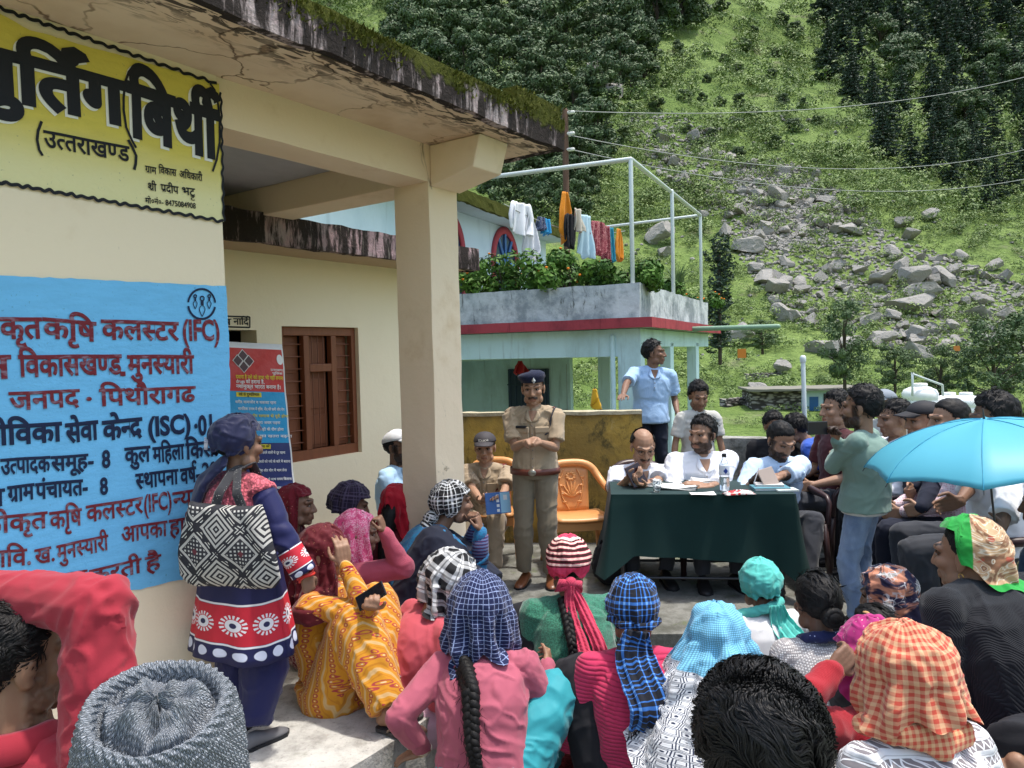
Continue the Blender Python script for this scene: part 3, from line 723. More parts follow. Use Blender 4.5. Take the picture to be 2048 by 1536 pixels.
# courtyard: raised slab, and the lower strip the women sit on
bm_ = bmesh.new(); LOWZ = -.12
def sheet(name, pts, z0, z1, m, label, cuts=.16, rough=.012):
    b = bmesh.new(); vs = [b.verts.new((x, y, z1)) for x, y in pts]; f = b.faces.new(vs)
    r = bmesh.ops.extrude_face_region(b, geom=[f]); 
    for v in [g for g in r['geom'] if isinstance(g, bmesh.types.BMVert)]: v.co.z = z0
    bmesh.ops.recalc_face_normals(b, faces=b.faces[:])
    xs_ = [p[0] for p in pts]; ys_ = [p[1] for p in pts]
    for ax, lo, hi in ((0, min(xs_), max(xs_)), (1, min(ys_), max(ys_))):
        k = int((hi - lo) / cuts)
        for c in range(1, k): p = Vector((0, 0, 0)); nn = Vector((0, 0, 0)); nn[ax] = 1; p[ax] = lo + (hi - lo) * c / k; bmesh.ops.bisect_plane(b, geom=b.verts[:] + b.edges[:] + b.faces[:], plane_co=p, plane_no=nn)
    P = np.array([v.co for v in b.verts]); q = fbm(P * 2.2, 4, 3) * rough
    for v, o in zip(b.verts, q): v.co.z += o; v.co.y += o * .8
    me = bpy.data.meshes.new(name); b.to_mesh(me); b.free(); me.materials.append(m); o = bpy.data.objects.new(name, me); COL.objects.link(o); return tag(o, label, None, None, 'structure')
g1 = G(1000, 1268).y
sheet('courtyard', [(-1.5, g1), (3.6, g1 - .15), (5.5, 6.4), (5.5, 8.2), (-2.5, 9.0)], -1.6, 0, M_YARD, 'rough grey concrete courtyard where the officials sit')
sheet('ground', [(-6, -3), (7, -3), (7, g1 + .2), (-6, g1 + .2)], -1.5, LOWZ, M_YARD, 'lower concrete ground where the women sit')
# red mat
mn = N('red_mat'); M_MAT = mn.out(mn.mix(mn.step(mn.noise(mn.pos, 70, 3), .4, .6), (.28, .055, .06), (.12, .03, .03)), .95, .1); 
a, b = G(1085, 1455, LOWZ), G(1420, 1455, LOWZ)
mt = lbox('floor_mat', (a.x, a.y - 1.6, LOWZ + .012), (b.x + .2, a.y + .25, LOWZ + .026), M_MAT, None, .1, .006); tag(mt, 'worn red floor mat under the seated women', 'mat')

# ---------------------------------------------------------------- leaves
def leafmesh(name, cen, size, shade=None, nrm=None, jit=.75):
    """numpy: a cloud of small bent leaf quads at points cen (k,3)"""
    k = len(cen); u = rng.normal(size=(k, 3))
    if nrm is not None:
        nn = nrm + rng.normal(0, jit, (k, 3)) * .6 + np.array([0, 0, .25]); nn /= np.linalg.norm(nn, axis=1)[:, None]; u -= (u * nn).sum(1)[:, None] * nn
    else: u[:, 2] *= .6
    u = u; u /= np.linalg.norm(u, axis=1)[:, None]
    w = np.cross(nn, u) if nrm is not None else rng.normal(size=(k, 3)); w -= (w * u).sum(1)[:, None] * u; w /= np.linalg.norm(w, axis=1)[:, None]
    s = (size * rng.uniform(.6, 1.35, k))[:, None]; u = u * s; w = w * s * .42
    v = np.concatenate([cen - u, cen + w, cen + u, cen - w], 1).reshape(-1, 3)
    f = np.arange(4 * k).reshape(-1, 4)
    me = bpy.data.meshes.new(name); me.vertices.add(4 * k); me.vertices.foreach_set('co', v.ravel()); me.loops.add(4 * k); me.loops.foreach_set('vertex_index', f.ravel()); me.polygons.add(k)
    me.polygons.foreach_set('loop_start', np.arange(0, 4 * k, 4)); me.polygons.foreach_set('loop_total', np.full(k, 4)); me.update(calc_edges=True)
    c = me.color_attributes.new('Col', 'BYTE_COLOR', 'POINT'); sh = rng.uniform(0, 1, k) if shade is None else np.clip(shade + rng.normal(0, .18, k), 0, 1)
    col = np.ones((4 * k, 4)); col[:, 0] = np.repeat(sh, 4); c.data.foreach_set('color', col.ravel()); return me
NRM = [None]
def clumps(blobs, per, flat=1.0):
    """points on/in a set of lobes: (centre, radius)"""
    out = []; sh = []; nr = []
    for (c, r) in blobs:
        d = rng.normal(size=(per, 3)); d /= np.linalg.norm(d, axis=1)[:, None]; rad = r * rng.uniform(.5, 1.1, per) ** .45
        out.append(np.array(c) + d * rad[:, None] * np.array([1, 1, flat])); sh.append(np.full(per, rng.uniform(.15, .85))); nr.append(d)
    NRM[0] = np.concatenate(nr); return np.concatenate(out), np.concatenate(sh)
def broad_tree_meshes(seed, h=8.0, lobes=26, per=110, leaf=.22, lr=(.10, .20)):
    r = random.Random(seed); bl = []
    for k in range(lobes):
        a = r.uniform(0, 6.28); t = r.uniform(.10, 1); rad = h * .36 * math.sin(min(1, t * .98 + .1) * 2.7) ** .6 * r.uniform(.35, 1.0)
        bl.append(((math.cos(a) * rad, math.sin(a) * rad, h * t * .95), h * r.uniform(*lr)))
    c, s = clumps(bl, per, .75); cr = leafmesh('crown', c, leaf, shade=s, nrm=NRM[0]); cr.materials.append(M_LEAF)
    b = B(); b.tube([(0, 0, -1), (.1, .05, h * .3), (0, .1, h * .75)], [h * .03, h * .022, h * .008], 7)
    for (p, q) in bl[::3]: b.tube([(0, 0, p[2] * .45), (p[0] * .6, p[1] * .6, p[2] * .8), p], [h * .012, h * .008, h * .003], 5)
    tr = b.mesh('trunk'); tr.materials.append(M_BARK); return cr, tr
def conifer_meshes(seed, h=10.0, leaf=.27):
    r = random.Random(seed); pts = []; sh = []
    tiers = 17
    for k in range(tiers):
        t = k / (tiers - 1); z = h * (.10 + .88 * t); rad = h * .27 * (1 - t) ** .8 + .15; nb = max(4, int(10 * (1 - t) + 3))
        for q in range(nb):
            a = r.uniform(0, 6.28); L = rad * r.uniform(.6, 1.15); m = int(24 * L / (h * .2) + 8); f = rng.uniform(.1, 1, m)
            p = np.stack([np.cos(a) * L * f, np.sin(a) * L * f, z - L * .28 * f ** 2 + .1 * L * f], 1) + rng.normal(0, .10 * h / 10, (m, 3)) * np.array([1, 1, .5]); pts.append(p); sh.append(np.full(m, r.uniform(.1, .8)))
    cr = leafmesh('crown', np.concatenate(pts), leaf, shade=np.concatenate(sh)); cr.materials.append(M_LEAFDK)
    tr = B().tube([(0, 0, -1), (0, 0, h * .97)], [h * .018, .03], 6).mesh('trunk'); tr.materials.append(M_BARK); return cr, tr
def place_tree(meshes, p, s, rz, name, label, group=None, cat='tree', sz=None):
    o = thing(name, label, cat, p, rz, group); o.scale = (s, s, s * (sz or 1))
    for m in meshes:
        c = bpy.data.objects.new(m.name.split('.')[0], m); COL.objects.link(c); c.parent = o
    return o
BT = [broad_tree_meshes(k, 8, 22, 190, .30) for k in range(5)]; CT = [conifer_meshes(k) for k in range(4)]
def inpoly(x, y, P):
    r = False; j = len(P) - 1
    for i in range(len(P)):
        if (P[i][1] > y) != (P[j][1] > y) and x < (P[j][0] - P[i][0]) * (y - P[i][1]) / (P[j][1] - P[i][1]) + P[i][0]: r = not r
        j = i
    return r
def scatter(P, k, mind, start=40):
    xs_ = [p[0] for p in P]; ys_ = [p[1] for p in P]; pts = []; tries = 0
    while len(pts) < k and tries < k * 40:
        tries += 1; x, y = random.uniform(min(xs_), max(xs_)), random.uniform(min(ys_), max(ys_))
        if inpoly(x, y, P) and all((x - a) ** 2 + (y - b) ** 2 > mind ** 2 for a, b in pts): pts.append((x, y))
    return [(x, y, hill_at(x, y, start)) for x, y in pts]
WOOD1 = [(820, -60), (1420, -60), (1400, 60), (1330, 110), (1290, 190), (1180, 240), (1200, 330), (1180, 470), (980, 420), (860, 250), (760, 140)]
for i, (x, y, p) in enumerate(scatter(WOOD1, 120, 30)):
    d = p.y / 150; place_tree(BT[i % 5], p - Vector((0, 0, .5)), d * random.uniform(.9, 1.5), random.uniform(0, 6.28), 'broadleaf_tree', 'dense dark green broadleaf tree in the wood above the roof edge', 'trees in the upper left wood')
WOOD2 = [(1640, 30), (1760, -40), (2120, -40), (2120, 420), (1960, 420), (1880, 380), (1760, 330), (1740, 230), (1640, 180)]
for i, (x, y, p) in enumerate(scatter(WOOD2, 110, 22)):
    d = p.y / 170
    if i % 4 != 3: place_tree(CT[i % 4], p - Vector((0, 0, .5)), d * random.uniform(.95, 1.5), random.uniform(0, 6.28), 'conifer_tree', 'dark conifer standing in the upper right wood', 'conifers in the upper right wood')
    else: place_tree(BT[i % 5], p - Vector((0, 0, .5)), d * random.uniform(.9, 1.4), random.uniform(0, 6.28), 'broadleaf_tree', 'rounded broadleaf tree growing among the dark conifers', 'broadleaf trees among the conifers')
for i, (x, y, p) in enumerate(scatter([(1190, 100), (1420, 20), (1640, 40), (1640, 230), (1730, 340), (1500, 330), (1330, 290), (1200, 280)], 46, 34)):
    place_tree(BT[i % 5], p - Vector((0, 0, .4)), p.y / 170 * random.uniform(.32, .6), random.uniform(0, 6.28), 'small_tree', 'small bushy tree scattered on the sunlit middle slope', 'small trees on the middle slope', sz=.8)
for px, py, lb in ((1932, 425, 'dark small conifer standing alone in front of the upper right wood'), (1992, 430, 'dark round conifer beside the lone small conifer')):
    p = hill_at(px, py, 60); place_tree(CT[px % 4], p, p.y / 150 * .62, .5, 'conifer_tree', lb, None, sz=.8 if px > 1950 else 1)
# near trees
def ptree(px, pybase, pytop, d, ms, name, label, w=1.0):
    p = W(px, pybase, d); h = (W(px, pytop, d) - p).z; o = place_tree(ms, p, 1, random.uniform(0, 6), name, label); hh = 8.0 if ms[0].name.startswith('crown') and ms in NB else 8.0
    o.scale = (h / 8 * w, h / 8 * w, h / 8); return o
NB = [broad_tree_meshes(20 + k, 8, 40, 150, .17, (.06, .13)) for k in range(2)]
ptree(1690, 765, 600, 34, NB[0], 'dark_tree', 'dark thin branched tree standing alone at the foot of the rocky slope', .75)
ptree(1985, 800, 640, 30, NB[1], 'leafy_tree', 'leafy green tree behind the white water tanks', 1.1); ptree(1880, 790, 690, 32, NB[0], 'leafy_tree', 'loose green tree left of the leafy tree by the water tanks', 1.0); ptree(2060, 780, 610, 36, NB[1], 'leafy_tree', 'green tree cut by the right edge of the view', 1.1)
ptree(1790, 775, 690, 38, NB[1], 'leafy_tree', 'low green tree above the stone hut roof', 1.2)
cy = [((random.gauss(0, .35), random.gauss(0, .35), z), .55) for z in np.linspace(.3, 7.8, 26)]; c_, s_ = clumps(cy, 90, 1); ivm = leafmesh('crown', c_, .16, shade=s_ * .5); ivm.materials.append(M_LEAFDK); ivt = B().tube([(0, 0, -1), (0, 0, 7)], .12, 6).mesh('trunk'); ivt.materials.append(M_BARK)
ptree(1440, 700, 480, 19, (ivm, ivt), 'ivy_column_tree', 'narrow dark ivy covered tree behind the terrace corner', 1.15)
ptree(1525, 700, 640, 22, NB[0], 'leafy_tree', 'small dark green tree right of the terrace corner', 1.6)
# undergrowth: bushes nobody could count
def undergrowth(k, P, s0, s1, leafk, nm, dens=34, start=30, flat=.6, m=None, avoid=None):
    cen = []; sh = []; sz = []; nrs = []
    for i in range(k):
        x, y = random.uniform(*P[0]), random.uniform(*P[1])
        if avoid and inpoly(x, y, avoid) and random.random() < .5: continue
        p = hill_at(x, y, start); d = max(.25, p.y / 150); r = random.uniform(s0, s1) * d
        nl = random.randint(2, 4)
        for q in range(nl):
            c = np.array([p.x + random.gauss(0, r * .7), p.y + random.gauss(0, r * .7), p.z + r * random.uniform(.1, .55)]); kk = dens // nl + 6
            dd = rng.normal(size=(kk, 3)); dd[:, 2] = np.abs(dd[:, 2]) * .9; dd /= np.linalg.norm(dd, axis=1)[:, None]
            cen.append(c + dd * r * rng.uniform(.5, .95) * rng.uniform(.75, 1.1, (kk, 1)) * np.array([1, 1, flat + .3])); nrs.append(dd); sh.append(np.full(kk, rng.uniform(.1, .95))); sz.append(np.full(kk, r * leafk))
    me = leafmesh(nm, np.concatenate(cen), np.concatenate(sz), shade=np.concatenate(sh), nrm=np.concatenate(nrs)); me.materials.append(m or M_SHRUB)
    o = bpy.data.objects.new(nm, me); COL.objects.link(o); return tag(o, 'low green bushes and ferns covering the slope', None, None, 'stuff')
TALB = [(1330, 250), (1480, 300), (1720, 380), (1800, 470), (2048, 560), (2048, 700), (1560, 650), (1440, 440)]
CORE = [(1440, 320), (1560, 310), (1650, 370), (1700, 440), (1620, 510), (1470, 510), (1480, 420)]
undergrowth(2100, ((560, 2150), (-20, 470)), 1.1, 3.0, .115, 'undergrowth', 150, 60, avoid=CORE)
undergrowth(1150, ((1180, 2150), (300, 660)), 0.6, 2.0, .12, 'undergrowth', 120, 50, avoid=TALB)
undergrowth(520, ((1000, 2150), (600, 800)), .8, 2.6, .14, 'undergrowth', 90, 20)
undergrowth(260, ((1000, 2150), (740, 880)), 1.0, 2.4, .12, 'undergrowth', 110, 13)
# boulders
def rockmesh(seed):
    r = random.Random(seed); bm = bmesh.new(); bmesh.ops.create_icosphere(bm, subdivisions=3, radius=1)
    for _ in range(13):
        nrm = Vector((r.gauss(0, 1), r.gauss(0, 1), r.gauss(0, .9))).normalized(); dist = r.uniform(.30, .70)
        for v in bm.verts:
            k = v.co.dot(nrm) - dist
            if k > 0: v.co -= nrm * k
    P = np.array([v.co for v in bm.verts]); q = fbm(P * 2.1, 3, seed) * .10
    for v, o in zip(bm.verts, q): v.co *= 1 + o; v.co.z *= .72
    me = bpy.data.meshes.new('boulder'); bm.to_mesh(me); bm.free(); me.materials.append(M_ROCK); return me
RM = [rockmesh(k) for k in range(9)]
def boulder(px, py, wpx, hk=1.0, label=None, group='boulders scattered over the hillside', start=40):
    p = hill_at(px, py, start); s = wpx / 1480 * p.y / 2 * 1.28; o = bpy.data.objects.new('boulder', RM[random.randrange(9)]); COL.objects.link(o)
    o.location = p + Vector((0, 0, s * .36)); o.scale = (s, s * .9, s * max(.75, hk)); o.rotation_euler = (random.gauss(0, .25), random.gauss(0, .25), random.uniform(0, 6.28))
    return tag(o, label or 'grey angular boulder lying among bushes on the steep green hillside', 'boulder', None if label else group)
BIG = [(1212, 200, 75, .9), (1195, 160, 50, 1.1), (1322, 485, 85, .5), (1365, 375, 60, .8), (1490, 505, 62, .8), (1400, 440, 45, .9), (1560, 410, 60, .6), (1330, 512, 45, .6), (1550, 590, 70, .5), (1645, 455, 60, .5), (1700, 470, 50, .7),
       (1805, 455, 50, .9), (1820, 480, 45, .8), (1865, 440, 48, .9), (1990, 540, 45, .8), (1890, 570, 60, .7), (1825, 575, 75, .5), (1760, 575, 75, .6), (1785, 515, 50, .6), (1820, 630, 95, .6), (1960, 640, 65, .7), (1980, 690, 55, .6), (1530, 570, 60, .7), (1640, 565, 45, .5),
       (1570, 640, 55, .5), (1920, 520, 40, .7), (1850, 600, 70, .5), (1510, 545, 45, .6), (1600, 590, 50, .5), (1745, 650, 50, .6), (1830, 685, 60, .6), (1900, 700, 50, .5), (1565, 350, 36, .8), (1650, 410, 40, .7), (1480, 430, 45, .6), (1450, 470, 45, .6)]
for a in BIG: boulder(*a)
TAL = [(1180, 180), (1260, 190), (1420, 260), (1480, 330), (1600, 330), (1720, 400), (1780, 470), (1960, 540), (2070, 580), (2070, 720), (1760, 700), (1560, 640), (1480, 520), (1440, 440), (1340, 380)]
core = [(1440, 330), (1560, 320), (1650, 380), (1690, 440), (1600, 500), (1480, 500), (1500, 420)]
k = 0
while k < 250:
    x, y = random.uniform(1320, 2048), random.uniform(250, 710)
    if not (inpoly(x, y, TAL) if random.random() < .62 else inpoly(x, y, core)): continue
    boulder(x, y, random.choice((12, 15, 18, 22, 28, 36)) * (1.0 if y < 520 else 1.25), random.uniform(.6, 1)); k += 1
# the many smaller stones as one mass
sv, sf = [], []; base = [(np.array([v.co for v in m.vertices]), np.array([p.vertices[:] for p in m.polygons])) for m in [rockmesh(k) for k in (30, 31, 32)]]
lowv = []
for k in range(3):
    bm = bmesh.new(); bmesh.ops.create_icosphere(bm, subdivisions=1, radius=1)
    for v in bm.verts: v.co *= random.uniform(.55, 1.15)
    lowv.append((np.array([v.co for v in bm.verts]), np.array([[v.index for v in f.verts] for f in bm.faces]))); bm.free()
o_ = 0
for k in range(5600):
    u = random.random()
    while True:
        x, y = random.uniform(1250, 2100), random.uniform(230, 720)
        if inpoly(x, y, core if u < .28 else TAL) or (u > .93): break
    p = hill_at(x, y, 50); s = random.uniform(4, 12) / 1480 * p.y / 1.5; v, f = lowv[k % 3]; a = random.uniform(0, 6.28); ca, sa = math.cos(a), math.sin(a)
    q = v * s * np.array([1, .9, .65]); sv.append(np.stack([q[:, 0] * ca - q[:, 1] * sa + p.x, q[:, 0] * sa + q[:, 1] * ca + p.y, q[:, 2] + p.z + s * .2], 1)); sf.append(f + o_); o_ += len(v)
me = bpy.data.meshes.new('scree'); me.from_pydata(np.concatenate(sv).tolist(), [], np.concatenate(sf).tolist()); me.materials.append(M_ROCK); sc_ = bpy.data.objects.new('scree', me); COL.objects.link(sc_); tag(sc_, 'loose grey scree of small stones on the slope', None, None, 'stuff')
# ---------------------------------------------------------------- people
def m_skin(name, col):
    n = N(name); a = n.attr('Col'); p = n.obj
    c = n.mix(1.0, a, n.mix(n.noise(p, 35, 3), tuple(x * .93 for x in col), tuple(x * 1.06 for x in col)), 'MULTIPLY')
    n.bump(n.noise(p, 160, 2), .12, .003); n.b.inputs['Subsurface Weight'].default_value = 0
    return n.out(c, .5, .35)
SKIN = {'a': m_skin('skin_brown', (.275, .150, .092)), 'b': m_skin('skin_dark_brown', (.205, .110, .070)), 'c': m_skin('skin_light_brown', (.35, .20, .128))}
def m_hair(name, col, hi=.25):
    n = N(name); p = n.obj; c = n.mix(n.noise(n.map(p, (1, 1, .3)), 120, 2), col, tuple(x * 1.8 + .002 for x in col)); n.bump(n.noise(n.map(p, (1, 1, .25)), 150, 3), .6, .004)
    return n.out(c, .55, .2)
HAIR = m_hair('black_hair', (.0055, .005, .005)); HAIRF = m_hair('glossy_black_hair', (.0065, .006, .006)); HAIRF.node_tree.nodes['Principled BSDF'].inputs['Roughness'].default_value = .5; HAIRF.node_tree.nodes['Principled BSDF'].inputs['Specular IOR Level'].default_value = .22; HAIRG = m_hair('greying_hair', (.05, .047, .045))
M_EYEW = plain((.23, .205, .19), .5); M_EYED = plain((.010, .007, .005), .15)
FIXN = [0]; DUMP = []
def frame3(fwd, up):
    f = Vector(fwd).normalized(); r = f.cross(Vector(up)).normalized(); u = r.cross(f); return Matrix((r, f, u)).transposed()
def ik(a, b, l1, l2, pole):
    d = b - a; L = d.length; mx = (l1 + l2) * .995
    if L > mx: b = a + d * (mx / L); d = b - a; L = mx
    L = max(L, abs(l1 - l2) + .02); x = (l1 * l1 - l2 * l2 + L * L) / (2 * L); h = math.sqrt(max(0, l1 * l1 - x * x)); u = d.normalized(); p = Vector(pole); p = p - u * p.dot(u)
    p = p.normalized() if p.length > 1e-5 else u.orthogonal().normalized(); return a + u * x + p * h, b
def remesh(o, vox, it=3, fac=.5):
    md = o.modifiers.new('r', 'REMESH'); md.mode = 'VOXEL'; md.voxel_size = vox; md.use_smooth_shade = True
    if it: sm = o.modifiers.new('s', 'SMOOTH'); sm.iterations = it; sm.factor = fac
    LIVE.append(o)
def getco(me): a = np.empty(len(me.vertices) * 3); me.vertices.foreach_get('co', a); return a.reshape(-1, 3)
def getno(me): a = np.empty(len(me.vertices) * 3); me.vertices.foreach_get('normal', a); return a.reshape(-1, 3)
def setcol(me, c):
    at = me.color_attributes.new('Col', 'FLOAT_COLOR', 'POINT'); q = np.ones((len(c), 4)); q[:, :3] = c; at.data.foreach_set('color', q.ravel())
def creases(co, seed, wl=.07):
    """ridged, stretched noise: long soft cloth creases, about 0..1"""
    w = np.stack([fbm(co * 6 + 3 * k + seed, 2, seed + k) for k in range(3)], 1) * .05; q = co + w; r = np.zeros(len(co))
    for k in range(3):
        a = seed * 1.7 + k * 1.25; d = np.array([math.cos(a) * .8, math.sin(a) * .8, .45 + .5 * math.sin(a * 3)]); d /= np.linalg.norm(d)
        al = (q @ d)[:, None]; perp = q - al * d; f = .55 / wl * (1 + .35 * k)
        n = fbm(perp * f + d * al * f * .22 + 11 * k + seed, 2, seed + 7 * k); r = np.maximum(r, (1 - np.abs(n) * 2.6).clip(0, 1) ** 1.5 * (fbm(co * 3.5 + 9 * k, 2, seed + 40 + k) * 1.3 + .55).clip(0, 1))
    return r
def foldfn(amp, seed, joints, wl=.07):
    def f(o, me):
        co = getco(me); no = getno(me); r = creases(co, seed, wl); m = np.full(len(co), .75)
        for j, rad in joints: m = np.maximum(m, 1.7 * np.exp(-((co - np.array(j)) ** 2).sum(1) / rad ** 2))
        co = co + no * ((r - .35) * amp * 1.25 * m)[:, None]; me.vertices.foreach_set('co', co.ravel()); me.update()
    return f
def wrinkle(o, amp, seed, wl=.06):
    me = o.data; co = getco(me); no = getno(me); co = co + no * ((creases(co, seed, wl) - .3) * amp)[:, None]; me.vertices.foreach_set('co', co.ravel()); me.update()
def hand(b, wr, d, n, curl=.35, s=1.0, side=1, spread=.12, thumb=.6):
    """palm with four unequal bent fingers and a thumb; d finger direction, n palm normal (the side fingers curl to)"""
    d = Vector(d).normalized(); n = Vector(n); n = (n - d * n.dot(d)).normalized(); a = d.cross(n) * side       # a: towards the thumb
    for t in (-.027, -.009, .009, .027): b.tube([wr - d * .012 * s + a * t * .6 * s, wr + d * .045 * s + a * t * 1.05 * s, wr + d * .086 * s + a * t * s], [.0145 * s, .0155 * s, .0125 * s], 7)
    for i, (t, L) in enumerate(((.029, .068), (.0105, .078), (-.0095, .073), (-.028, .056))):
        p = wr + d * .086 * s + a * t * s; pts = [p]; ang = curl * .35; dd = (d + a * ((t / .03) * spread)).normalized()
        for k, f in enumerate((.46, .30, .24)):
            ang += curl * (1.0, 1.1, .7)[k] * (1 + .12 * i); v = dd * math.cos(ang) + n * math.sin(ang); pts.append(pts[-1] + v * (L * f * s))
        b.tube(pts, [.0092 * s, .0085 * s, .0078 * s, .0066 * s], 7)
    p = wr + d * .022 * s + a * .03 * s; q = p + (d * .55 + a * .8 + n * .35 * thumb).normalized() * .036 * s; r = q + (d * .85 + a * .3 * (1 - thumb) + n * thumb * .6).normalized() * .030 * s; e = r + (d * .9 + n * thumb * .7 - a * .1).normalized() * .024 * s
    b.tube([p, q, r, e], [.0135 * s, .0115 * s, .010 * s, .0075 * s], 7)
def person(label, group=None, at=None, base=None, gz=0.0, yaw=0, pose='stand', H=1.65, s=None, lean=0, side=0, slouch=.03, twist=0, head=(0, 0, 0), neck=0,
           rh=None, lh=None, rf=None, lf=None, rpole=None, lpole=None, rk=None, lk=None, hands=(.5, .5), handn=(None, None), handd=(None, None), fem=False, fat=0.0, skin='a', vox=.006, cvox=.010,
           top=None, bottom=None, hair='short', hairm=None, beard=0, mous=0, feet='shoe', shoem=None, scarf=None, collar=None, seatz=None, fold=.013, extra=None, glasses=False, cat='person', eyes=True, hidelegs=False, headscale=1.1, nl=.035, palette=None):
    """one figure. at: head centre in the scene; yaw: facing (0 = away from the camera, +y). Returns (empty, info)"""
    FIXN[0] += 1; seed = FIXN[0]; rnd = random.Random(seed)
    if at is not None and pose == 'stand' and s is None: s = (at.z - gz - .135 * headscale) / 1.465
    s = s or H / 1.70; hs = s ** .4 * headscale
    Lsp = .50 * s
    # joints in the local frame, pelvis at origin first
    lf_, ls_ = R(lean), R(side); up = Vector((math.sin(ls_), math.sin(lf_) * math.cos(ls_), math.cos(lf_) * math.cos(ls_))); fw = frame3((0, math.cos(lf_), -math.sin(lf_)), up); fwd = fw.col[1]
    Nk = up * Lsp; nup = (Matrix.Rotation(-R(neck), 3, 'X') @ up); Hc = Nk + nup * (nl * s + .115 * hs) + fwd * .015
    if at is not None:
        M = Matrix.Rotation(yaw, 3, 'Z'); P0 = Vector(at) - M @ Hc
        pz = P0.z - gz; org = Vector((P0.x, P0.y, gz))
    else:
        pz = {'stand': .90 * s, 'chair': .50, 'floor': .14}[pose] if seatz is None else seatz; org = Vector(base); org.z = gz
    M4 = Matrix.Translation(org) @ Matrix.Rotation(yaw, 4, 'Z'); inv = M4.inverted()
    T = Vector((0, 0, pz)); pel = T.copy(); nk = T + Nk; hc = T + Hc
    tw = Matrix.Rotation(R(twist), 3, up); rt = tw @ fw.col[0]; sf = tw @ fwd
    HR = Matrix.Rotation(R(head[0]), 3, 'Z') @ Matrix.Rotation(-R(head[1]), 3, 'X') @ Matrix.Rotation(R(head[2]), 3, 'Y')
    sw = (.168 if fem else .190) * s * (1 + fat * .5); shc = nk - up * .050 * s
    sh = {1: shc + rt * sw, -1: shc - rt * sw}; hp = {k: pel + Vector((.09 * s * k, 0, -.02)) for k in (1, -1)}
    ua, fa, th, sk = .285 * s, .25 * s, .43 * s, .43 * s
    def W2L(v): return None if v is None else (inv @ v[0] if isinstance(v, tuple) and len(v) == 1 else Vector(v) + (T if not isinstance(v, list) else Vector()))
    ht = {1: rh, -1: lh}; dfl = {'stand': (.25, .03, -.10), 'chair': (.15, .30, .12), 'floor': (.16, .30, .16)}[pose]
    wr, el = {}, {}
    for k in (1, -1):
        t = W2L(ht[k]) if ht[k] is not None else T + Vector((dfl[0] * k * s, dfl[1] * s, dfl[2] * s))
        pole = (rpole if k == 1 else lpole) or (k * .3, -.6, -1); el[k], wr[k] = ik(sh[k], t, ua, fa, pole)
    ft = {1: rf, -1: lf}; kn, an = {}, {}
    for k in (1, -1):
        if ft[k] is not None: t = inv @ ft[k][0] if isinstance(ft[k], tuple) and len(ft[k]) == 1 else Vector(ft[k])
        else: t = {'stand': Vector((.11 * k * s, -.02, .085)), 'chair': Vector((.13 * k, .46 * s, .085)), 'floor': Vector((-.06 * k, .26 * s, .09))}[pose]
        pole = (rk if k == 1 else lk) or {'stand': (0, 1, 0), 'chair': (k * .15, .8, .8), 'floor': (k * 1.2, .35, .5)}[pose]
        kn[k], an[k] = ik(hp[k], t, th, sk, pole)
    DUMP.append((label, dict(head=M4 @ hc, shR=M4 @ sh[1], elR=M4 @ el[1], wrR=M4 @ wr[1], shL=M4 @ sh[-1], elL=M4 @ el[-1], wrL=M4 @ wr[-1], pel=M4 @ pel, knR=M4 @ kn[1], anR=M4 @ an[1], knL=M4 @ kn[-1], anL=M4 @ an[-1])))
    root = thing('person', label, cat, org, yaw, group)
    info = dict(root=root, M4=M4, hc=hc, HR=HR, nk=nk, wr=wr, el=el, sh=sh, pel=pel, up=up, fw=fwd, rt=rt, sf=sf, kn=kn, an=an, s=s, hs=hs, shc=shc)
    def hl(x, y, z): return hc + HR @ (Vector((x, y, z)) * hs)
    # ---- body
    b = B(); HM = HR
    def he(c, r, rot=None): b.ell(hl(*c), tuple(q * hs for q in r), HM if rot is None else HM @ rot, 14, 10)
    he((0, -.018, .03), (.076, .096, .087)); he((0, .022, -.022), (.064, .072, .088)); he((0, .032, -.072), (.047, .052, .042)); he((0, .069, -.096), (.024, .019, .019))
    for k in (1, -1):
        he((.040 * k, .060, -.022), (.027, .030, .026)); he((.079 * k, -.012, -.004), (.009, .019, .031)); he((.076 * k, -.008, -.03), (.008, .012, .012)); he((.013 * k, .096, -.036), (.010, .011, .009)); he((.052 * k, .018, -.075), (.017, .035, .028))
    b.tube([hl(0, .091, .012), hl(0, .103, -.018), hl(0, .108, -.033)], [.0085 * hs, .0115 * hs, .0135 * hs], 8)
    b.tube([hl(-.05, .066, .026), hl(-.022, .088, .026), hl(0, .091, .024), hl(.022, .088, .026), hl(.05, .066, .026)], .0115 * hs, 8)
    b.tube([hl(-.022, .085, -.061), hl(0, .094, -.060), hl(.022, .085, -.061)], .0075 * hs, 8); b.tube([hl(-.020, .083, -.073), hl(0, .093, -.074), hl(.020, .083, -.073)], .0085 * hs, 8)
    nr = (.050 if fem else .058) * s
    b.tube([nk - up * .03, nk.lerp(hl(0, -.02, -.06), .5), hl(0, -.015, -.03)], [nr * 1.15, nr, nr], 12)
    b.tube([sh[-1], nk - up * .045 * s, sh[1]], [.042 * s, .055 * s, .042 * s], 10)
    b.tube([pel, pel.lerp(nk, .5) - sf * slouch * .5, nk - up * .05], [.09 * s, .085 * s, .075 * s], 10)
    am = 1 + fat * .6
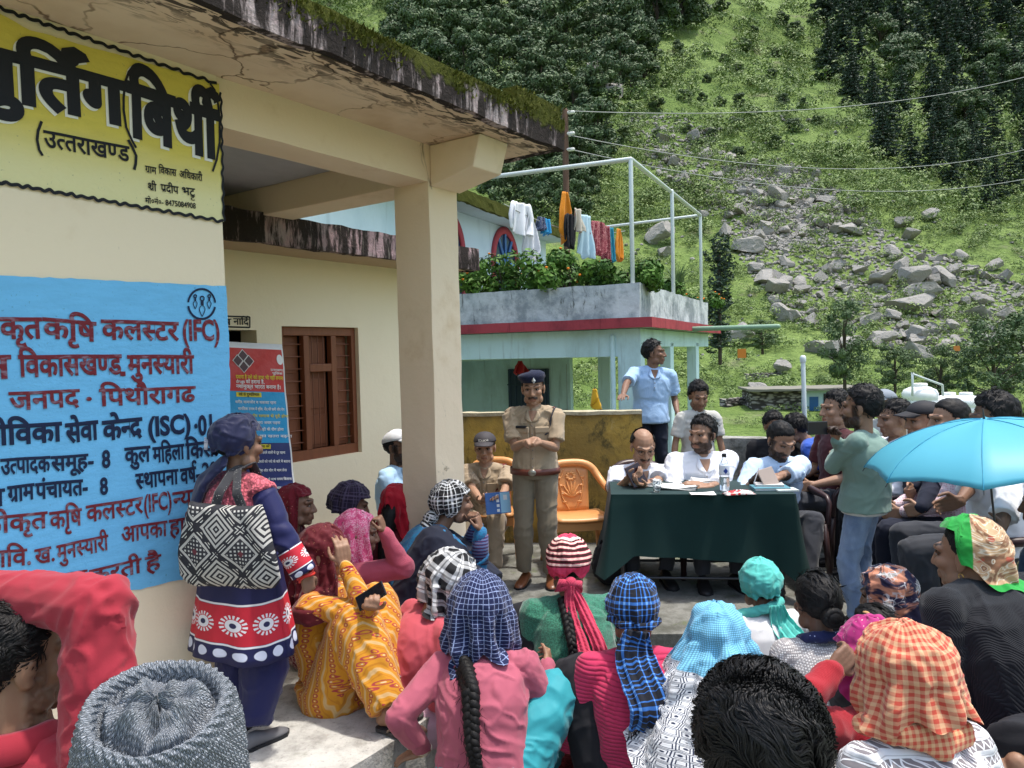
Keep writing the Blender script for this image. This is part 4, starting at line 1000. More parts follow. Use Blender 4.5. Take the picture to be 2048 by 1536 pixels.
    for k in (1, -1):
        b.tube([sh[k], sh[k].lerp(el[k], .5), el[k]], [.045 * s * am, .042 * s * am, .036 * s * am], 10)
        f_ = (wr[k] - el[k]).normalized(); b.tube([el[k], el[k].lerp(wr[k], .3), wr[k]], [.036 * s * am, .038 * s * am, .0245 * s], 10)
        hd = handd[0 if k == 1 else 1]; hd = Vector(hd) if hd is not None else f_; hn = handn[0 if k == 1 else 1]; hn = Vector(hn) if hn is not None else Vector((-k, .3, -.2))
        hand(b, wr[k], hd, hn, hands[0 if k == 1 else 1], s * (.93 if fem else 1), side=k)
    if feet == 'bare':
        for k in (1, -1):
            b.tube([hp[k], kn[k], an[k] + Vector((0, 0, .0))], [.07 * s, .045 * s, .034 * s], 10); foot(b, an[k], kn[k], s, k)
    bo = b.build('body', SKIN[skin], root); remesh(bo, vox, 2)
    hcn = np.array(hc); HRn = np.array(HR).T / hs
    brs = rnd.uniform(.9, 1.1); hairc = np.array((.045, .04, .04)) if hairm is None or hairm is HAIR else np.array((.30, .30, .32))
    def post(o, me):
        co = getco(me); q = (co - hcn) @ HRn.T; x, y, z = np.abs(q[:, 0]), q[:, 1], q[:, 2]; c = np.ones((len(co), 3)) * brs
        def mask(v, a, b_, e=.004): return smooth01((v - a + e) / (2 * e)) * smooth01((b_ - v + e) / (2 * e))
        face = smooth01((y - .03) / .02)
        brow = mask(x, .012, .050, .005) * mask(z - .010 * np.sin(np.clip((x - .012) / .04, 0, 1) * 2.6), .0215, .0285, .003) * face
        eye = mask(x, .014, .047, .005) * mask(z, -.008, .016, .006) * face
        lip = mask(x, -1, .023, .004) * mask(z, -.080, -.056, .004) * smooth01((y - .06) / .015)
        mouthline = mask(x, -1, .024, .003) * mask(z, -.0695, -.0655, .002) * smooth01((y - .06) / .015)
        cheek = mask(x, .02, .055, .015) * mask(z, -.045, -.005, .015) * face
        bd = np.zeros(len(co)); jaw = smooth01((-.040 - z + .010 * np.sin(x * 60)) / .012) * (z > -.135) * smooth01((y + .012) / .02); side_ = mask(x, .055, .10, .006) * mask(z, -.09, .02, .008) * mask(y, -.005, .035, .008)
        if beard: bd = np.maximum(jaw * (1 - mask(x, -1, .018) * mask(z, -.056, -.040)), side_) * (1 - lip * .9)
        ms = mask(x, -1, .034 - .0, .006) * mask(z + x * .28, -.059, -.041, .004) * smooth01((y - .06) / .012)
        if mous: bd = np.maximum(bd, ms)
        ck = (fbm(co * 160, 2, 3) * .5 + .5)[:, None]
        def put(m, col): nonlocal c; c = c * (1 - m[:, None]) + np.asarray(col) * m[:, None]
        put(cheek * .25, (1.12, .92, .86)); put(eye * .45, (.62, .56, .55)); put(lip * .6, (.86, .55, .55)); put(mouthline * .8, (.28, .2, .2)); put(brow * .92, hairc)
        k = bd * (.45 if beard == 1 else .9) if beard else bd * .95
        c = c * (1 - k[:, None]) + (hairc * (.6 + .8 * ck)) * k[:, None]
        if beard == 2 or mous: co = co + getno(me) * (bd * (.005 + .006 * fbm(co * 120, 2, 5)) * (1 if beard == 2 else .8))[:, None]; me.vertices.foreach_set('co', co.ravel())
        setcol(me, c)
    POST[bo.name] = post
    if eyes:
        for k in (1, -1):
            e = B(); c = hl(.031 * k, .0765, .0035); r = .0112 * hs; e.ell(c, (r * 1.1, r, r * .66), HM, 12, 8)
            eo = e.build('eye', [M_EYEW, M_EYED], root); pm = []
            g = HR @ Vector((.1 * k * 0, 1, -.15)).normalized()
            for p in eo.data.polygons: pm.append(1 if ((p.center - c).normalized().dot(g) > .70) else 0)
            eo.data.polygons.foreach_set('material_index', pm)
            l = B(); l.tube([hl(.014 * k, .080, .004), hl(.024 * k, .0885, .0125), hl(.036 * k, .0855, .0125), hl(.048 * k, .072, .005)], .0034 * hs, 6); l.build('eyelid', SKIN[skin] if False else M_LID[skin], root)
    # ---- hair
    hm = hairm or HAIR
    if hair in ('short', 'bun', 'long', 'thin', 'curly', 'buzz', 'under'): hairshell(root, info, hair, hm, seed, rnd)
    # ---- top garment
    def ring(t, rx, ry, cy=0.0, lowz=None):
        p = pel.lerp(nk, t) - sf * (slouch * math.sin(math.pi * min(1, max(0, t))) - cy) ; R_ = fw.col[0].lerp(rt, min(1, max(0, t)));
        if t < 0: p = pel + Vector((0, 0, Lsp * t)); R_ = Vector((1, 0, 0)); F_ = Vector((0, 1, 0))
        else: F_ = up.cross(R_).normalized() if t > .02 else Vector((0, 1, 0))
        return [p + R_.normalized() * (rx * s * math.cos(a)) + F_ * (ry * s * math.sin(a)) for a in np.linspace(0, 2 * math.pi, 24, endpoint=False)]
    info['ring'] = ring
    lo = 0.0
    if top:
        lo = top.get('loose', .012) / s; f = (1 + fat) * (1.04 if fem else 1.10); b = B(); hem = top.get('hem', -.12)
        hipx, wax, chx = ((.172, .145, .155) if fem else (.162, .150, .172))
        R_ = [(hem, (hipx + top.get('flare', 0.01)) * f, .125 * f, 0), (0.0, hipx * f, .122 * f, 0), (.30, wax * f, .112 * f, .0), (.58, chx * f, .122 * f, .005), (.78, (chx - .005) * f, .112 * f, 0), (.90, .120 * f, .085 * f, -.01), (.985, .066, .066, 0)]
        if hem > -.01: R_ = [r for r in R_ if r[0] != 0.0]
        b.loft([ring(t, x + lo, y + lo, cy) for t, x, y, cy in R_])
        b.tube([sh[-1] - rt * 0.0, nk - up * .050 * s - rt * .07 * s, nk - up * .05 * s + rt * .07 * s, sh[1]], [(.047 + lo * .6) * s, (.062 + lo * .8) * s, (.062 + lo * .8) * s, (.047 + lo * .6) * s], 12)
        sl = top.get('sleeve', 'long')
        for k in (1, -1):
            e, w_ = el[k], wr[k]; q = lo * s * .6 + .006 + top.get('slv', 0) * .6; am2 = am * s
            q2 = lo * s * .6 + .006 + top.get('slv', 0) * .5
            if sl == 'long':
                b.tube([sh[k], sh[k].lerp(e, .5), e], [.052 * am2 + q, .047 * am2 + q, .040 * am2 + q], 12); b.tube([e, e.lerp(w_, .5), w_.lerp(e, .06)], [.040 * am2 + q, .036 * am2 + q * .9, .028 * am2 + q * .7], 12, round_ends=True)
            elif sl == 'roll':
                b.tube([sh[k], sh[k].lerp(e, .5), e], [.052 * am2 + q, .047 * am2 + q, .042 * am2 + q], 12); b.tube([e, e.lerp(w_, .35), e.lerp(w_, .45)], [.040 * am2 + q2, .040 * am2 + q2, .043 * am2 + q2], 12, round_ends=False)
            elif sl == 'short': b.tube([sh[k], sh[k].lerp(e, .45), sh[k].lerp(e, .80)], [.050 * am2 + q2, .052 * am2 + q2, .054 * am2 + q2 * 1.2], 12, round_ends=False)
            elif sl == 'none': b.tube([sh[k], sh[k].lerp(e, .12)], [.055 * am2 + q, .055 * am2 + q], 12, round_ends=False)
        so = b.build(top.get('name', 'shirt'), top['mat'], root); remesh(so, cvox, 3)
        POST[so.name] = foldfn(top.get('fold', fold), seed, [(el[1], .10), (el[-1], .10), (pel.lerp(nk, .25), .16), (sh[1] - rt * .03 - up * .06, .09), (sh[-1] + rt * .03 - up * .06, .09)], top.get('wl', .075))
        info['top'] = so
        if top.get('placket'): placket(info, so, top, SKIN[skin], collar)
    if top and top.get('under'):      # a second garment layer below (kurta skirt, undershirt)
        u = top['under']; b = B(); b.loft([ring(t, x, y, 0) for t, x, y in u['rings']]); uo = b.build(u['name'], u['mat'], root); remesh(uo, cvox, 2); POST[uo.name] = foldfn(u.get('fold', .008), seed + 3, [], .1)
    if collar and not (top and top.get('placket')):
        cb = B(); rows = []
        for z, rr in ((.040, .060), (.062, .061), (.060, .068), (.022, .092)):
            rows.append([nk + up * ((z - .028) * s) + (fwd * math.cos(a) + rt * math.sin(a)) * (rr + .006) * s - up * (.040 * s * max(0, math.cos(a)) ** 2) for a in np.linspace(R(16), R(344), 26)])
        cb.grid(rows); cb.build('collar', collar, root, solid=.004)
    # ---- trousers
    if bottom and not hidelegs:
        b = B(); l2 = bottom.get('loose', .015); kind = bottom.get('kind', 'trousers')
        b.loft([ring(t, x + l2, y + l2) for t, x, y in ((-.13, .135, .105), (-.05, .165, .125), (.04, .16, .118), (.12, .15, .105))])
        for k in (1, -1):
            a_ = an[k] + Vector((0, 0, .02)); q = l2
            r0, r1, r2, r3 = (.082 * s + q, .056 * s + q, .05 * s + q, .04 * s + q * bottom.get('cuff', 1.0))
            b.tube([hp[k], hp[k].lerp(kn[k], .5), kn[k]], [r0, (r0 + r1) / 2, r1], 14); b.tube([kn[k], kn[k].lerp(a_, .35), a_], [r1, r2 * 1.08, r3], 14, round_ends=False)
        bo2 = b.build(bottom.get('name', 'trousers'), bottom['mat'], root); remesh(bo2, cvox, 3); POST[bo2.name] = foldfn(bottom.get('fold', fold * 1.1), seed + 11, [(kn[1], .12), (kn[-1], .12), (an[1], .12), (an[-1], .12), (pel, .14)], bottom.get('wl', .085))
    if feet == 'shoe' and not hidelegs:
        for k in (1, -1): shoe(root, an[k], kn[k], pose, s, k, shoem or M_SHOEB)
    if glasses:
        g = B()
        for k in (1, -1): g.tube([hl(.031 * k + .021 * math.cos(t), .098 - abs(.021 * math.cos(t) + .031 * 0) * .25, .002 + .016 * math.sin(t)) for t in np.linspace(0, 6.28, 15)], .0016, 5, caps=False); g.tube([hl(.052 * k, .092, .006), hl(.078 * k, .0, .008)], .0016, 5)
        g.tube([hl(-.011, .098, .005), hl(.011, .098, .005)], .0016, 5); g.build('glasses', M_DARK, root)
    if scarf: drape(root, info, **scarf)
    return info
M_LID = {k: plain(tuple(x * .40 for x in c), .9, .05) for k, c in (('a', (.275, .150, .092)), ('b', (.205, .110, .070)), ('c', (.35, .20, .128)))}
M_SHOEB = plain((.02, .019, .02), .5); M_SHOEBR = plain((.16, .055, .022), .35, .5); M_SHOEG = plain((.13, .13, .14), .7)
def placket(info, so, top, skm, cm):
    """open collar, button band and the skin in the neck opening, laid on the finished shirt"""
    prev = POST[so.name]; pel, nk, rt, sf, up, root, s = info['pel'], info['nk'], info['rt'], info['sf'], info['up'], info['root'], info['s']; kind = top['placket']
    def post(o, me):
        prev(o, me); bv = BVHTree.FromPolygons([v.co for v in me.vertices], [p.vertices[:] for p in me.polygons])
        def S(t, w, off):        # w metres to the side
            c = pel.lerp(nk, t) + rt * w * .55; d = (sf + rt * (w * 3.2)).normalized(); h = bv.ray_cast(c, d)
            if h[0] is None or (h[0] - c).length > .24 * s: return c + d * (.12 * s + off)
            return h[0] + d * off
        t0 = .80 if kind == 'full' else .78; t1 = .975
        g = [[S(t, w, .0035) for w in np.linspace(-.048, .048, 7) * ((t - t0) / (t1 - t0)) ** .8 * s] for t in np.linspace(t0, t1, 8)]; me2 = B().grid(g).build('neck_opening', skm, root).data; setcol(me2, np.ones((len(me2.vertices), 3)))
        for sg in (1, -1):
            g = []
            for q in range(6):
                t = t0 + (t1 - t0) * q / 5; wi = .048 * (q / 5) ** .8 * s; ou = wi + (.012 + .040 * math.sin(math.pi * min(1, (q + .7) / 5.2)) ** .8) * s
                g.append([S(t, sg * w, .005 + .007 * math.sin(math.pi * e)) for e, w in ((0, wi), (.33, wi + (ou - wi) * .33), (.66, wi + (ou - wi) * .66), (.9, ou))])
            B().grid(g).build('collar', cm or top['mat'], root, solid=.004)
        lo_ = -.02 if kind == 'full' else .55
        B().grid([[S(t, w, .003) for w in (-.016, -.008, 0, .008, .016)] for t in np.linspace(lo_, t0, 24)]).build('button_band', cm or top['mat'], root, solid=.003)
        for t in (np.linspace(.08, t0 - .06, 6) if kind == 'full' else (.60, .70)): B().ell(S(t, 0, .0065), (.006, .004, .006), None, 8, 6).build('button', M_EYEW, root)
    POST[so.name] = post
def foot(b, an, kn, s, k, flat=True):
    d = Vector(an - kn); f = Vector((d.y * 0, 0, 0)); fwd = Vector((.12 * k, 1, 0)).normalized(); a = Vector((an.x, an.y, an.z)); z0 = a.z - .062
    lat = Vector((fwd.y, -fwd.x, 0))
    b.tube([a + Vector((0, 0, .0)), a + fwd * -.035 + Vector((0, 0, -.035))], [.034 * s, .033 * s], 10)
    b.tube([a + fwd * -.03 + Vector((0, 0, -.04)), a + fwd * .05 + Vector((0, 0, -.028)), a + fwd * .125 + Vector((0, 0, -.05))], [.032 * s, .036 * s, .030 * s], 10, flat=.8)
    for i, (t, L) in enumerate(((-.030, .050), (-.009, .043), (.006, .038), (.019, .033), (.031, .027))):
        p = a + fwd * (.125 - .004 * i) + lat * (t * k * -1 * -1) * s + Vector((0, 0, -.054)); b.tube([p, p + fwd * L * .6 * s + Vector((0, 0, .004)), p + fwd * L * s + Vector((0, 0, -.004))], [.0125 * s if i == 0 else .009 * s] * 2 + [.011 * s if i == 0 else .0075 * s], 7)
def shoe(root, an, kn, pose, s, k, m, fwd=None, name='shoe'):
    fwd = Vector(fwd or (.15 * k, 1, 0)).normalized(); lat = Vector((fwd.y, -fwd.x, 0)); z0 = an.z - .085; rows = []
    for y, w, h in ((-.085, .022, .05), (-.075, .034, .075), (-.04, .038, .092), (0, .040, .088), (.05, .044, .066), (.11, .048, .05), (.155, .043, .042), (.18, .028, .032), (.19, .012, .02)):
        rows.append([Vector((an.x, an.y, z0)) + fwd * y * s + lat * (w * s * math.cos(a)) + Vector((0, 0, max(0.0, (h * s * .5 + h * s * .5 * math.sin(a))))) for a in np.linspace(0, 2 * math.pi, 16, endpoint=False)])
    b = B().loft(rows); o = b.build(name, m, root)
    sb = B(); sb.loft([[p + Vector((0, 0, dz)) for p in [Vector((an.x, an.y, z0)) + fwd * (y * s) + lat * (w * s * sg) for y, w, sg in ((-.09, .02, 1), (-.06, .041, 1), (0, .043, 1), (.11, .051, 1), (.16, .045, 1), (.195, .012, 1), (.195, .012, -1), (.16, .045, -1), (.11, .051, -1), (0, .043, -1), (-.06, .041, -1), (-.09, .02, -1))]] for dz in (-.002, .016)]); sb.build('sole', M_DARK, o, smooth=False); return o
def hairshell(root, info, kind, m, seed, rnd, nstr=None, wid=None, lens=None):
    hc, HR, hs = info['hc'], info['HR'], info['hs']; b = B(); nu, nv = 56, 36
    P = []; ok = []
    th = {'short': .009, 'curly': .014, 'thin': .006, 'buzz': .006, 'bun': .010, 'long': .012, 'under': .003}[kind]
    for j in range(nv + 1):
        t = math.pi * j / nv
        for i in range(nu):
            a = 2 * math.pi * i / nu; d = Vector((math.sin(t) * math.cos(a), math.sin(t) * math.sin(a), math.cos(t)))
            x, y, z = d.x * .078, d.y * .098 - .018, d.z * .089 + .03
            # hairline: forehead, temple, behind the ear, nape
            front = y + .018
            lim = np.interp(front, [-.10, -.04, .0, .022, .045, .07, .10], [-.062, -.055, -.008, .006, .050, .074, .082] if kind != 'thin' else [-.055, -.045, .0, .03, .08, .2, .2])
            if kind == 'thin' and z > .085 and front > -.05: lim = .2
            o = z - lim; k = min(1, max(0, o / .014)); rr = 1 + 0 * k
            nd = Vector((d.x / .078, d.y / .098, d.z / .089)).normalized(); top = max(0, z - .05) / .07
            off = th * k * (1 + (.9 if kind in ('short', 'curly') else .2) * top) + (.003 + .003 * (1 if kind in ('curly', 'short') else .2)) * (vnoise(np.array([[x * 60, y * 60, z * 60 + seed]]), 3)[0] + vnoise(np.array([[x * 150, y * 80, z * 150 + seed]]), 5)[0]) * k
            P.append(hc + HR @ ((Vector((x, y, z)) + nd * (off - (.006 if o < 0 else 0))) * hs)); ok.append(o > -.006)
    fs = []
    for j in range(nv):
        for i in range(nu):
            q = (j * nu + i, j * nu + nu + i, j * nu + nu + (i + 1) % nu, j * nu + (i + 1) % nu)
            if all(ok[c] for c in q): fs.append(q)
    b.add(P, fs); 
    # loose locks on the surface
    n = nstr if nstr is not None else {'short': 260, 'curly': 420, 'thin': 120, 'buzz': 0, 'bun': 160, 'long': 300, 'under': 0}[kind]; ln = lens or {'short': .032, 'curly': .03, 'thin': .014, 'buzz': .006, 'bun': .05, 'long': .06, 'under': .01}[kind]; wd = wid or .0034
    use = [i for i in range(len(P)) if ok[i]]
    for _ in range(n):
        i = rnd.choice(use); p = P[i]; lp = (HR.transposed() @ (p - hc)) / hs; nd = Vector((lp.x, lp.y + .018, lp.z - .02)).normalized()
        if kind == 'bun': fl = Vector((-lp.x * 1.5, -.9, -lp.z * 1.0 - .1))
        else: fl = Vector((lp.x * 4 + rnd.gauss(0, .5), .45 + rnd.gauss(0, .5) if lp.z > .05 else -.3, -.7 if lp.z < .08 else .1))
        fl = (fl - nd * fl.dot(nd)).normalized(); lift = rnd.uniform(-.05, .12) if kind != 'bun' else .02; sd = nd.cross(fl); q = Vector((rnd.gauss(0, .006), rnd.gauss(0, .006), rnd.gauss(0, .006)))
        pts = [lp + q, lp + q + (fl + nd * lift).normalized() * ln * .5, lp + q + (fl + nd * lift * .2 + sd * rnd.gauss(0, .3)).normalized() * ln * rnd.uniform(.8, 1.2)]
        w2 = [wd, wd * .9, wd * .15]; vs = []
        for k, v in enumerate(pts): vs += [hc + HR @ ((v + sd * w2[k] + nd * .002) * hs), hc + HR @ ((v - sd * w2[k] + nd * .002) * hs)]
        b.add(vs, [(0, 1, 3, 2), (2, 3, 5, 4)])
    if kind == 'bun':
        bc = hc + HR @ (Vector((0, -.115, -.035)) * hs)
        for k in range(9):
            a = k * .7; b.tube([bc + HR @ (Vector((.030 * math.cos(a + t), -.012 * math.sin(t * 1.3), .026 * math.sin(a + t))) * hs) for t in np.linspace(0, 2.6, 7)], .016 * hs, 7)
        b.ell(bc, (.046 * hs, .032 * hs, .042 * hs), HR)
    return b.build('hair', m, root)
def drape(root, info, mat=None, open_=112, drop=.30, dside=.22, dfront=.16, hairline=.125, tight=0.0, flare=.05, push=.02, folds=.010, nf=9, name='headscarf', tilt=0, pad=.012, gather=None, hemnoise=.015, uvs=1.0, solid=.0, backpush=True, tri=1.0, phase=0.0):
    """a cloth laid over the head and hanging; angle 0 = back of the head. drop: length hanging below the ears at the back"""
    hc, HR, hs = info['hc'], info['HR'], info['hs']; s = info['s']; up = info['up']; ring = info['ring']; nk, pel = info['nk'], info['pel']
    nu, nv = 110, 64; rows = []; uv = []
    rx, ry, rz = .080 + pad, .100 + pad, .090 + pad; cen = Vector((0, -.016, .028))
    axis = (nk - pel).normalized(); grav = Vector((0, 0, -1)); bk = -info['sf']
    seed = hash(name) % 97 + len(bpy.data.objects) % 89
    for j in range(nv + 1):
        row = []
        for i in range(nu + 1):
            th = -180 + 360 * i / nu; a = R(th); k = float(smooth01(np.array((abs(th) - open_ + 9) / 18.0)))
            side = abs(math.sin(a)); L_ = (drop if math.cos(a) > 0 else dside) * (math.cos(a) ** 2) ** tri + dside * side ** 2 if math.cos(a) > 0 else dside * side ** 2 + dfront * (1 - side ** 2)
            full = math.pi / 2 * .095 + L_ + hemnoise * math.sin(th * .11 + seed)
            smax = full * (1 - k) + hairline * k; q = smax * j / nv
            ph = q / .0975                                  # angle from crown while on the head
            lim = R(97) if gather is None else R(118)
            pa = min(ph, lim); d = Vector((math.sin(pa) * -math.sin(a), -math.sin(pa) * math.cos(a), math.cos(pa)))
            fold = folds * (math.sin(a * nf + seed + 2.2 * math.sin(q * 13 + seed) + phase) * .6 + .5 * math.sin(a * nf * 1.9 + q * 9 + seed * 2)) * min(1, max(.12, (q - .05) / .22))
            p = cen + Vector((d.x * (rx + fold), d.y * (ry + fold), d.z * rz + (.004 * math.sin(a * 5 + seed) if q < .1 else 0)))
            P = hc + HR @ (p * hs)
            rem = q - lim * .0975
            if rem > 0:
                out = HR @ Vector((-math.sin(a), -math.cos(a), 0)); out.z *= .3; out = out.normalized()
                if gather is None: P = P + grav * rem + out * (flare * rem / .25 + fold * .9)
                else:
                    kk = min(1, rem / .10); P = P.lerp(hc + HR @ (Vector((0, -.075, -.085)) * hs) + out * .035 * hs, kk * .9) + grav * max(0, rem - .10) + out * fold
            if push and (P - nk).dot(axis) < .02:
                # keep it outside the shoulders and back
                rel = P - pel; t = rel.dot(axis) / (.50 * s); c = pel.lerp(nk, t); v = P - c; v = v - axis * v.dot(axis)
                lx = v.dot(info['rt']); ly = v.dot(info['sf']); ex = float(np.interp(t, [0, .3, .6, .8, .9, 1.0, 1.05], [.19, .165, .19, .215, .22, .10, .07])) * s + push; ey = float(np.interp(t, [0, .3, .6, .8, .9, 1.0, 1.05], [.14, .135, .145, .135, .11, .085, .07])) * s + push
                e = math.sqrt((lx / ex) ** 2 + (ly / ey) ** 2)
                if e < 1 and e > .01: P = P + v * (1 / e - 1) + v.normalized() * abs(fold) * .8
            row.append(P); uv.append((th / 360 * .62 * uvs, q * uvs))
        rows.append(row)
    b = B(); b.grid(rows, uv=uv); o = b.build(name, mat, root); wrinkle(o, .016, seed % 31, .07); wrinkle(o, .008, seed % 17 + 3, .03)
    return o
def tail(root, pts, w, mat, name='scarf_tail', folds=.008, nf=3, thick=.02, uvoff=0.0, seed=1, parent=None):
    """a hanging strip of cloth along pts (local), width list w, pleated"""
    pts = [Vector(p) for p in pts]; n = 44; rows = []; uv = []; m = 18
    def cr(t):
        x = t * (len(pts) - 1); i = min(int(x), len(pts) - 2); f = x - i; p0, p1, p2, p3 = pts[max(i - 1, 0)], pts[i], pts[i + 1], pts[min(i + 2, len(pts) - 1)]
        return .5 * ((2 * p1) + (p2 - p0) * f + (2 * p0 - 5 * p1 + 4 * p2 - p3) * f * f + (3 * p1 - p0 - 3 * p2 + p3) * f ** 3)
    L = 0
    for j in range(n + 1):
        t = j / n; p = cr(t); d = (cr(min(1, t + .02)) - cr(max(0, t - .02))).normalized(); out = Vector((0, -1, 0)); sd = d.cross(out).normalized(); nn = sd.cross(d).normalized()
        if j: L += (p - prev).length
        prev = p; ww = float(np.interp(t, np.linspace(0, 1, len(w)), w)); row = []
        for i in range(2 * m):
            a = 2 * math.pi * i / (2 * m); x = math.cos(a); y = math.sin(a) * thick * (1 + .3 * math.sin(t * 9 + seed))
            row.append(p + sd * (x * ww) + nn * (y + folds * math.sin(x * nf * math.pi + seed + 2.0 * t) )); uv.append((x * ww * .5 + uvoff, L))
        rows.append(row)
    b = B(); b.loft(rows, closed=True, uv=uv); o = b.build(name, mat, parent or root); wrinkle(o, .010, seed + 5, .05); return o

def locks(root, info, m, n, seed, length=.05, wid=.0022, h0=.004, h1=.016, part=0.0, name='hair', steps=6, low=-.06):
    """thick head of hair: a base cap plus many long locks combed over it by a smooth flow"""
    hc, HR, hs = info['hc'], info['HR'], info['hs']; r = random.Random(seed); E = np.array((.080, .101, .092)); C = np.array((0, -.018, .03))
    d = rng.normal(size=(n * 2, 3)); d /= np.linalg.norm(d, axis=1)[:, None]; p0 = C + d * E
    fr = p0[:, 1] + .018; lim = np.interp(fr, [-.10, -.04, .0, .022, .045, .07, .10], [low, low + .007, -.004, .006, .050, .076, .09]); d = d[p0[:, 2] > lim][:n]; k = len(d)
    P = [d * 1.0]; q = d.copy(); sw = np.array((.5 + part, .75, .55)); sw = sw / np.linalg.norm(sw)
    hgt = rng.uniform(h0, h1, k)
    for s_ in range(steps):
        base = q - sw * (q @ sw)[:, None]; base /= np.linalg.norm(base, axis=1)[:, None] + 1e-6            # away from the whorl
        cr = np.cross(q, base); a = fbm(q * 2.1 + seed, 3, seed) * 2.8 + fbm(q * 6 + seed, 2, seed + 9) * 1.6 + .5; t = base * np.cos(a)[:, None] + cr * np.sin(a)[:, None]
        q = q + t * (length / steps / .09); q /= np.linalg.norm(q, axis=1)[:, None]; P.append(q.copy())
    b = B(); M3 = np.array(HR); H = np.array(hc)
    cl = fbm(d * 9, 2, seed + 4) * .5 + .5
    V_ = []
    for s_, q in enumerate(P):
        t = s_ / steps; rad = (hgt * (.35 + .65 * math.sin(math.pi * min(1, t * .8 + .1))) + .006 * cl)[:, None]; x = C + q * (E + rad)
        nx = P[min(s_ + 1, steps)] - P[max(s_ - 1, 0)]; sd = np.cross(q, nx); sd /= np.linalg.norm(sd, axis=1)[:, None] + 1e-6; w = wid * (1 - t) ** .6 + .0002
        tilt = q * (rng.uniform(-.6, .6, (k, 1))); sd = sd + tilt * .6
        V_.append(np.stack([x + sd * w, x - sd * w], 1))
    V_ = np.stack(V_, 1); V_ = (V_.reshape(-1, 3) * hs) @ M3.T + H; m_ = (steps + 1) * 2
    f = np.array([(2 * j, 2 * j + 1, 2 * j + 3, 2 * j + 2) for j in range(steps)]); F_ = (np.arange(k)[:, None, None] * m_ + f[None]).reshape(-1, 4)
    b.v = V_.tolist(); b.f = [tuple(x) for x in F_.tolist()]; b.mi = [0] * len(b.f); b.uv = [(0., 0.)] * len(b.v)
    # base cap
    nu, nv = 40, 24; o = len(b.v); ok = []; 
    for j in range(nv + 1):
        t = math.pi * j / nv
        for i in range(nu):
            a = 2 * math.pi * i / nu; dd = np.array((math.sin(t) * math.cos(a), math.sin(t) * math.sin(a), math.cos(t))); p = C + dd * (E + .002); ok.append(p[2] > np.interp(p[1] + .018, [-.10, -.04, .0, .022, .045, .07, .10], [low, low + .007, -.004, .006, .050, .076, .09])); b.v.append(tuple(hc + HR @ (Vector(p) * hs))); b.uv.append((0., 0.))
    for j in range(nv):
        for i in range(nu):
            q = (j * nu + i, j * nu + nu + i, j * nu + nu + (i + 1) % nu, j * nu + (i + 1) % nu)
            if all(ok[c] for c in q): b.f.append(tuple(c + o for c in q)); b.mi.append(0)
    return b.build(name, m, root)
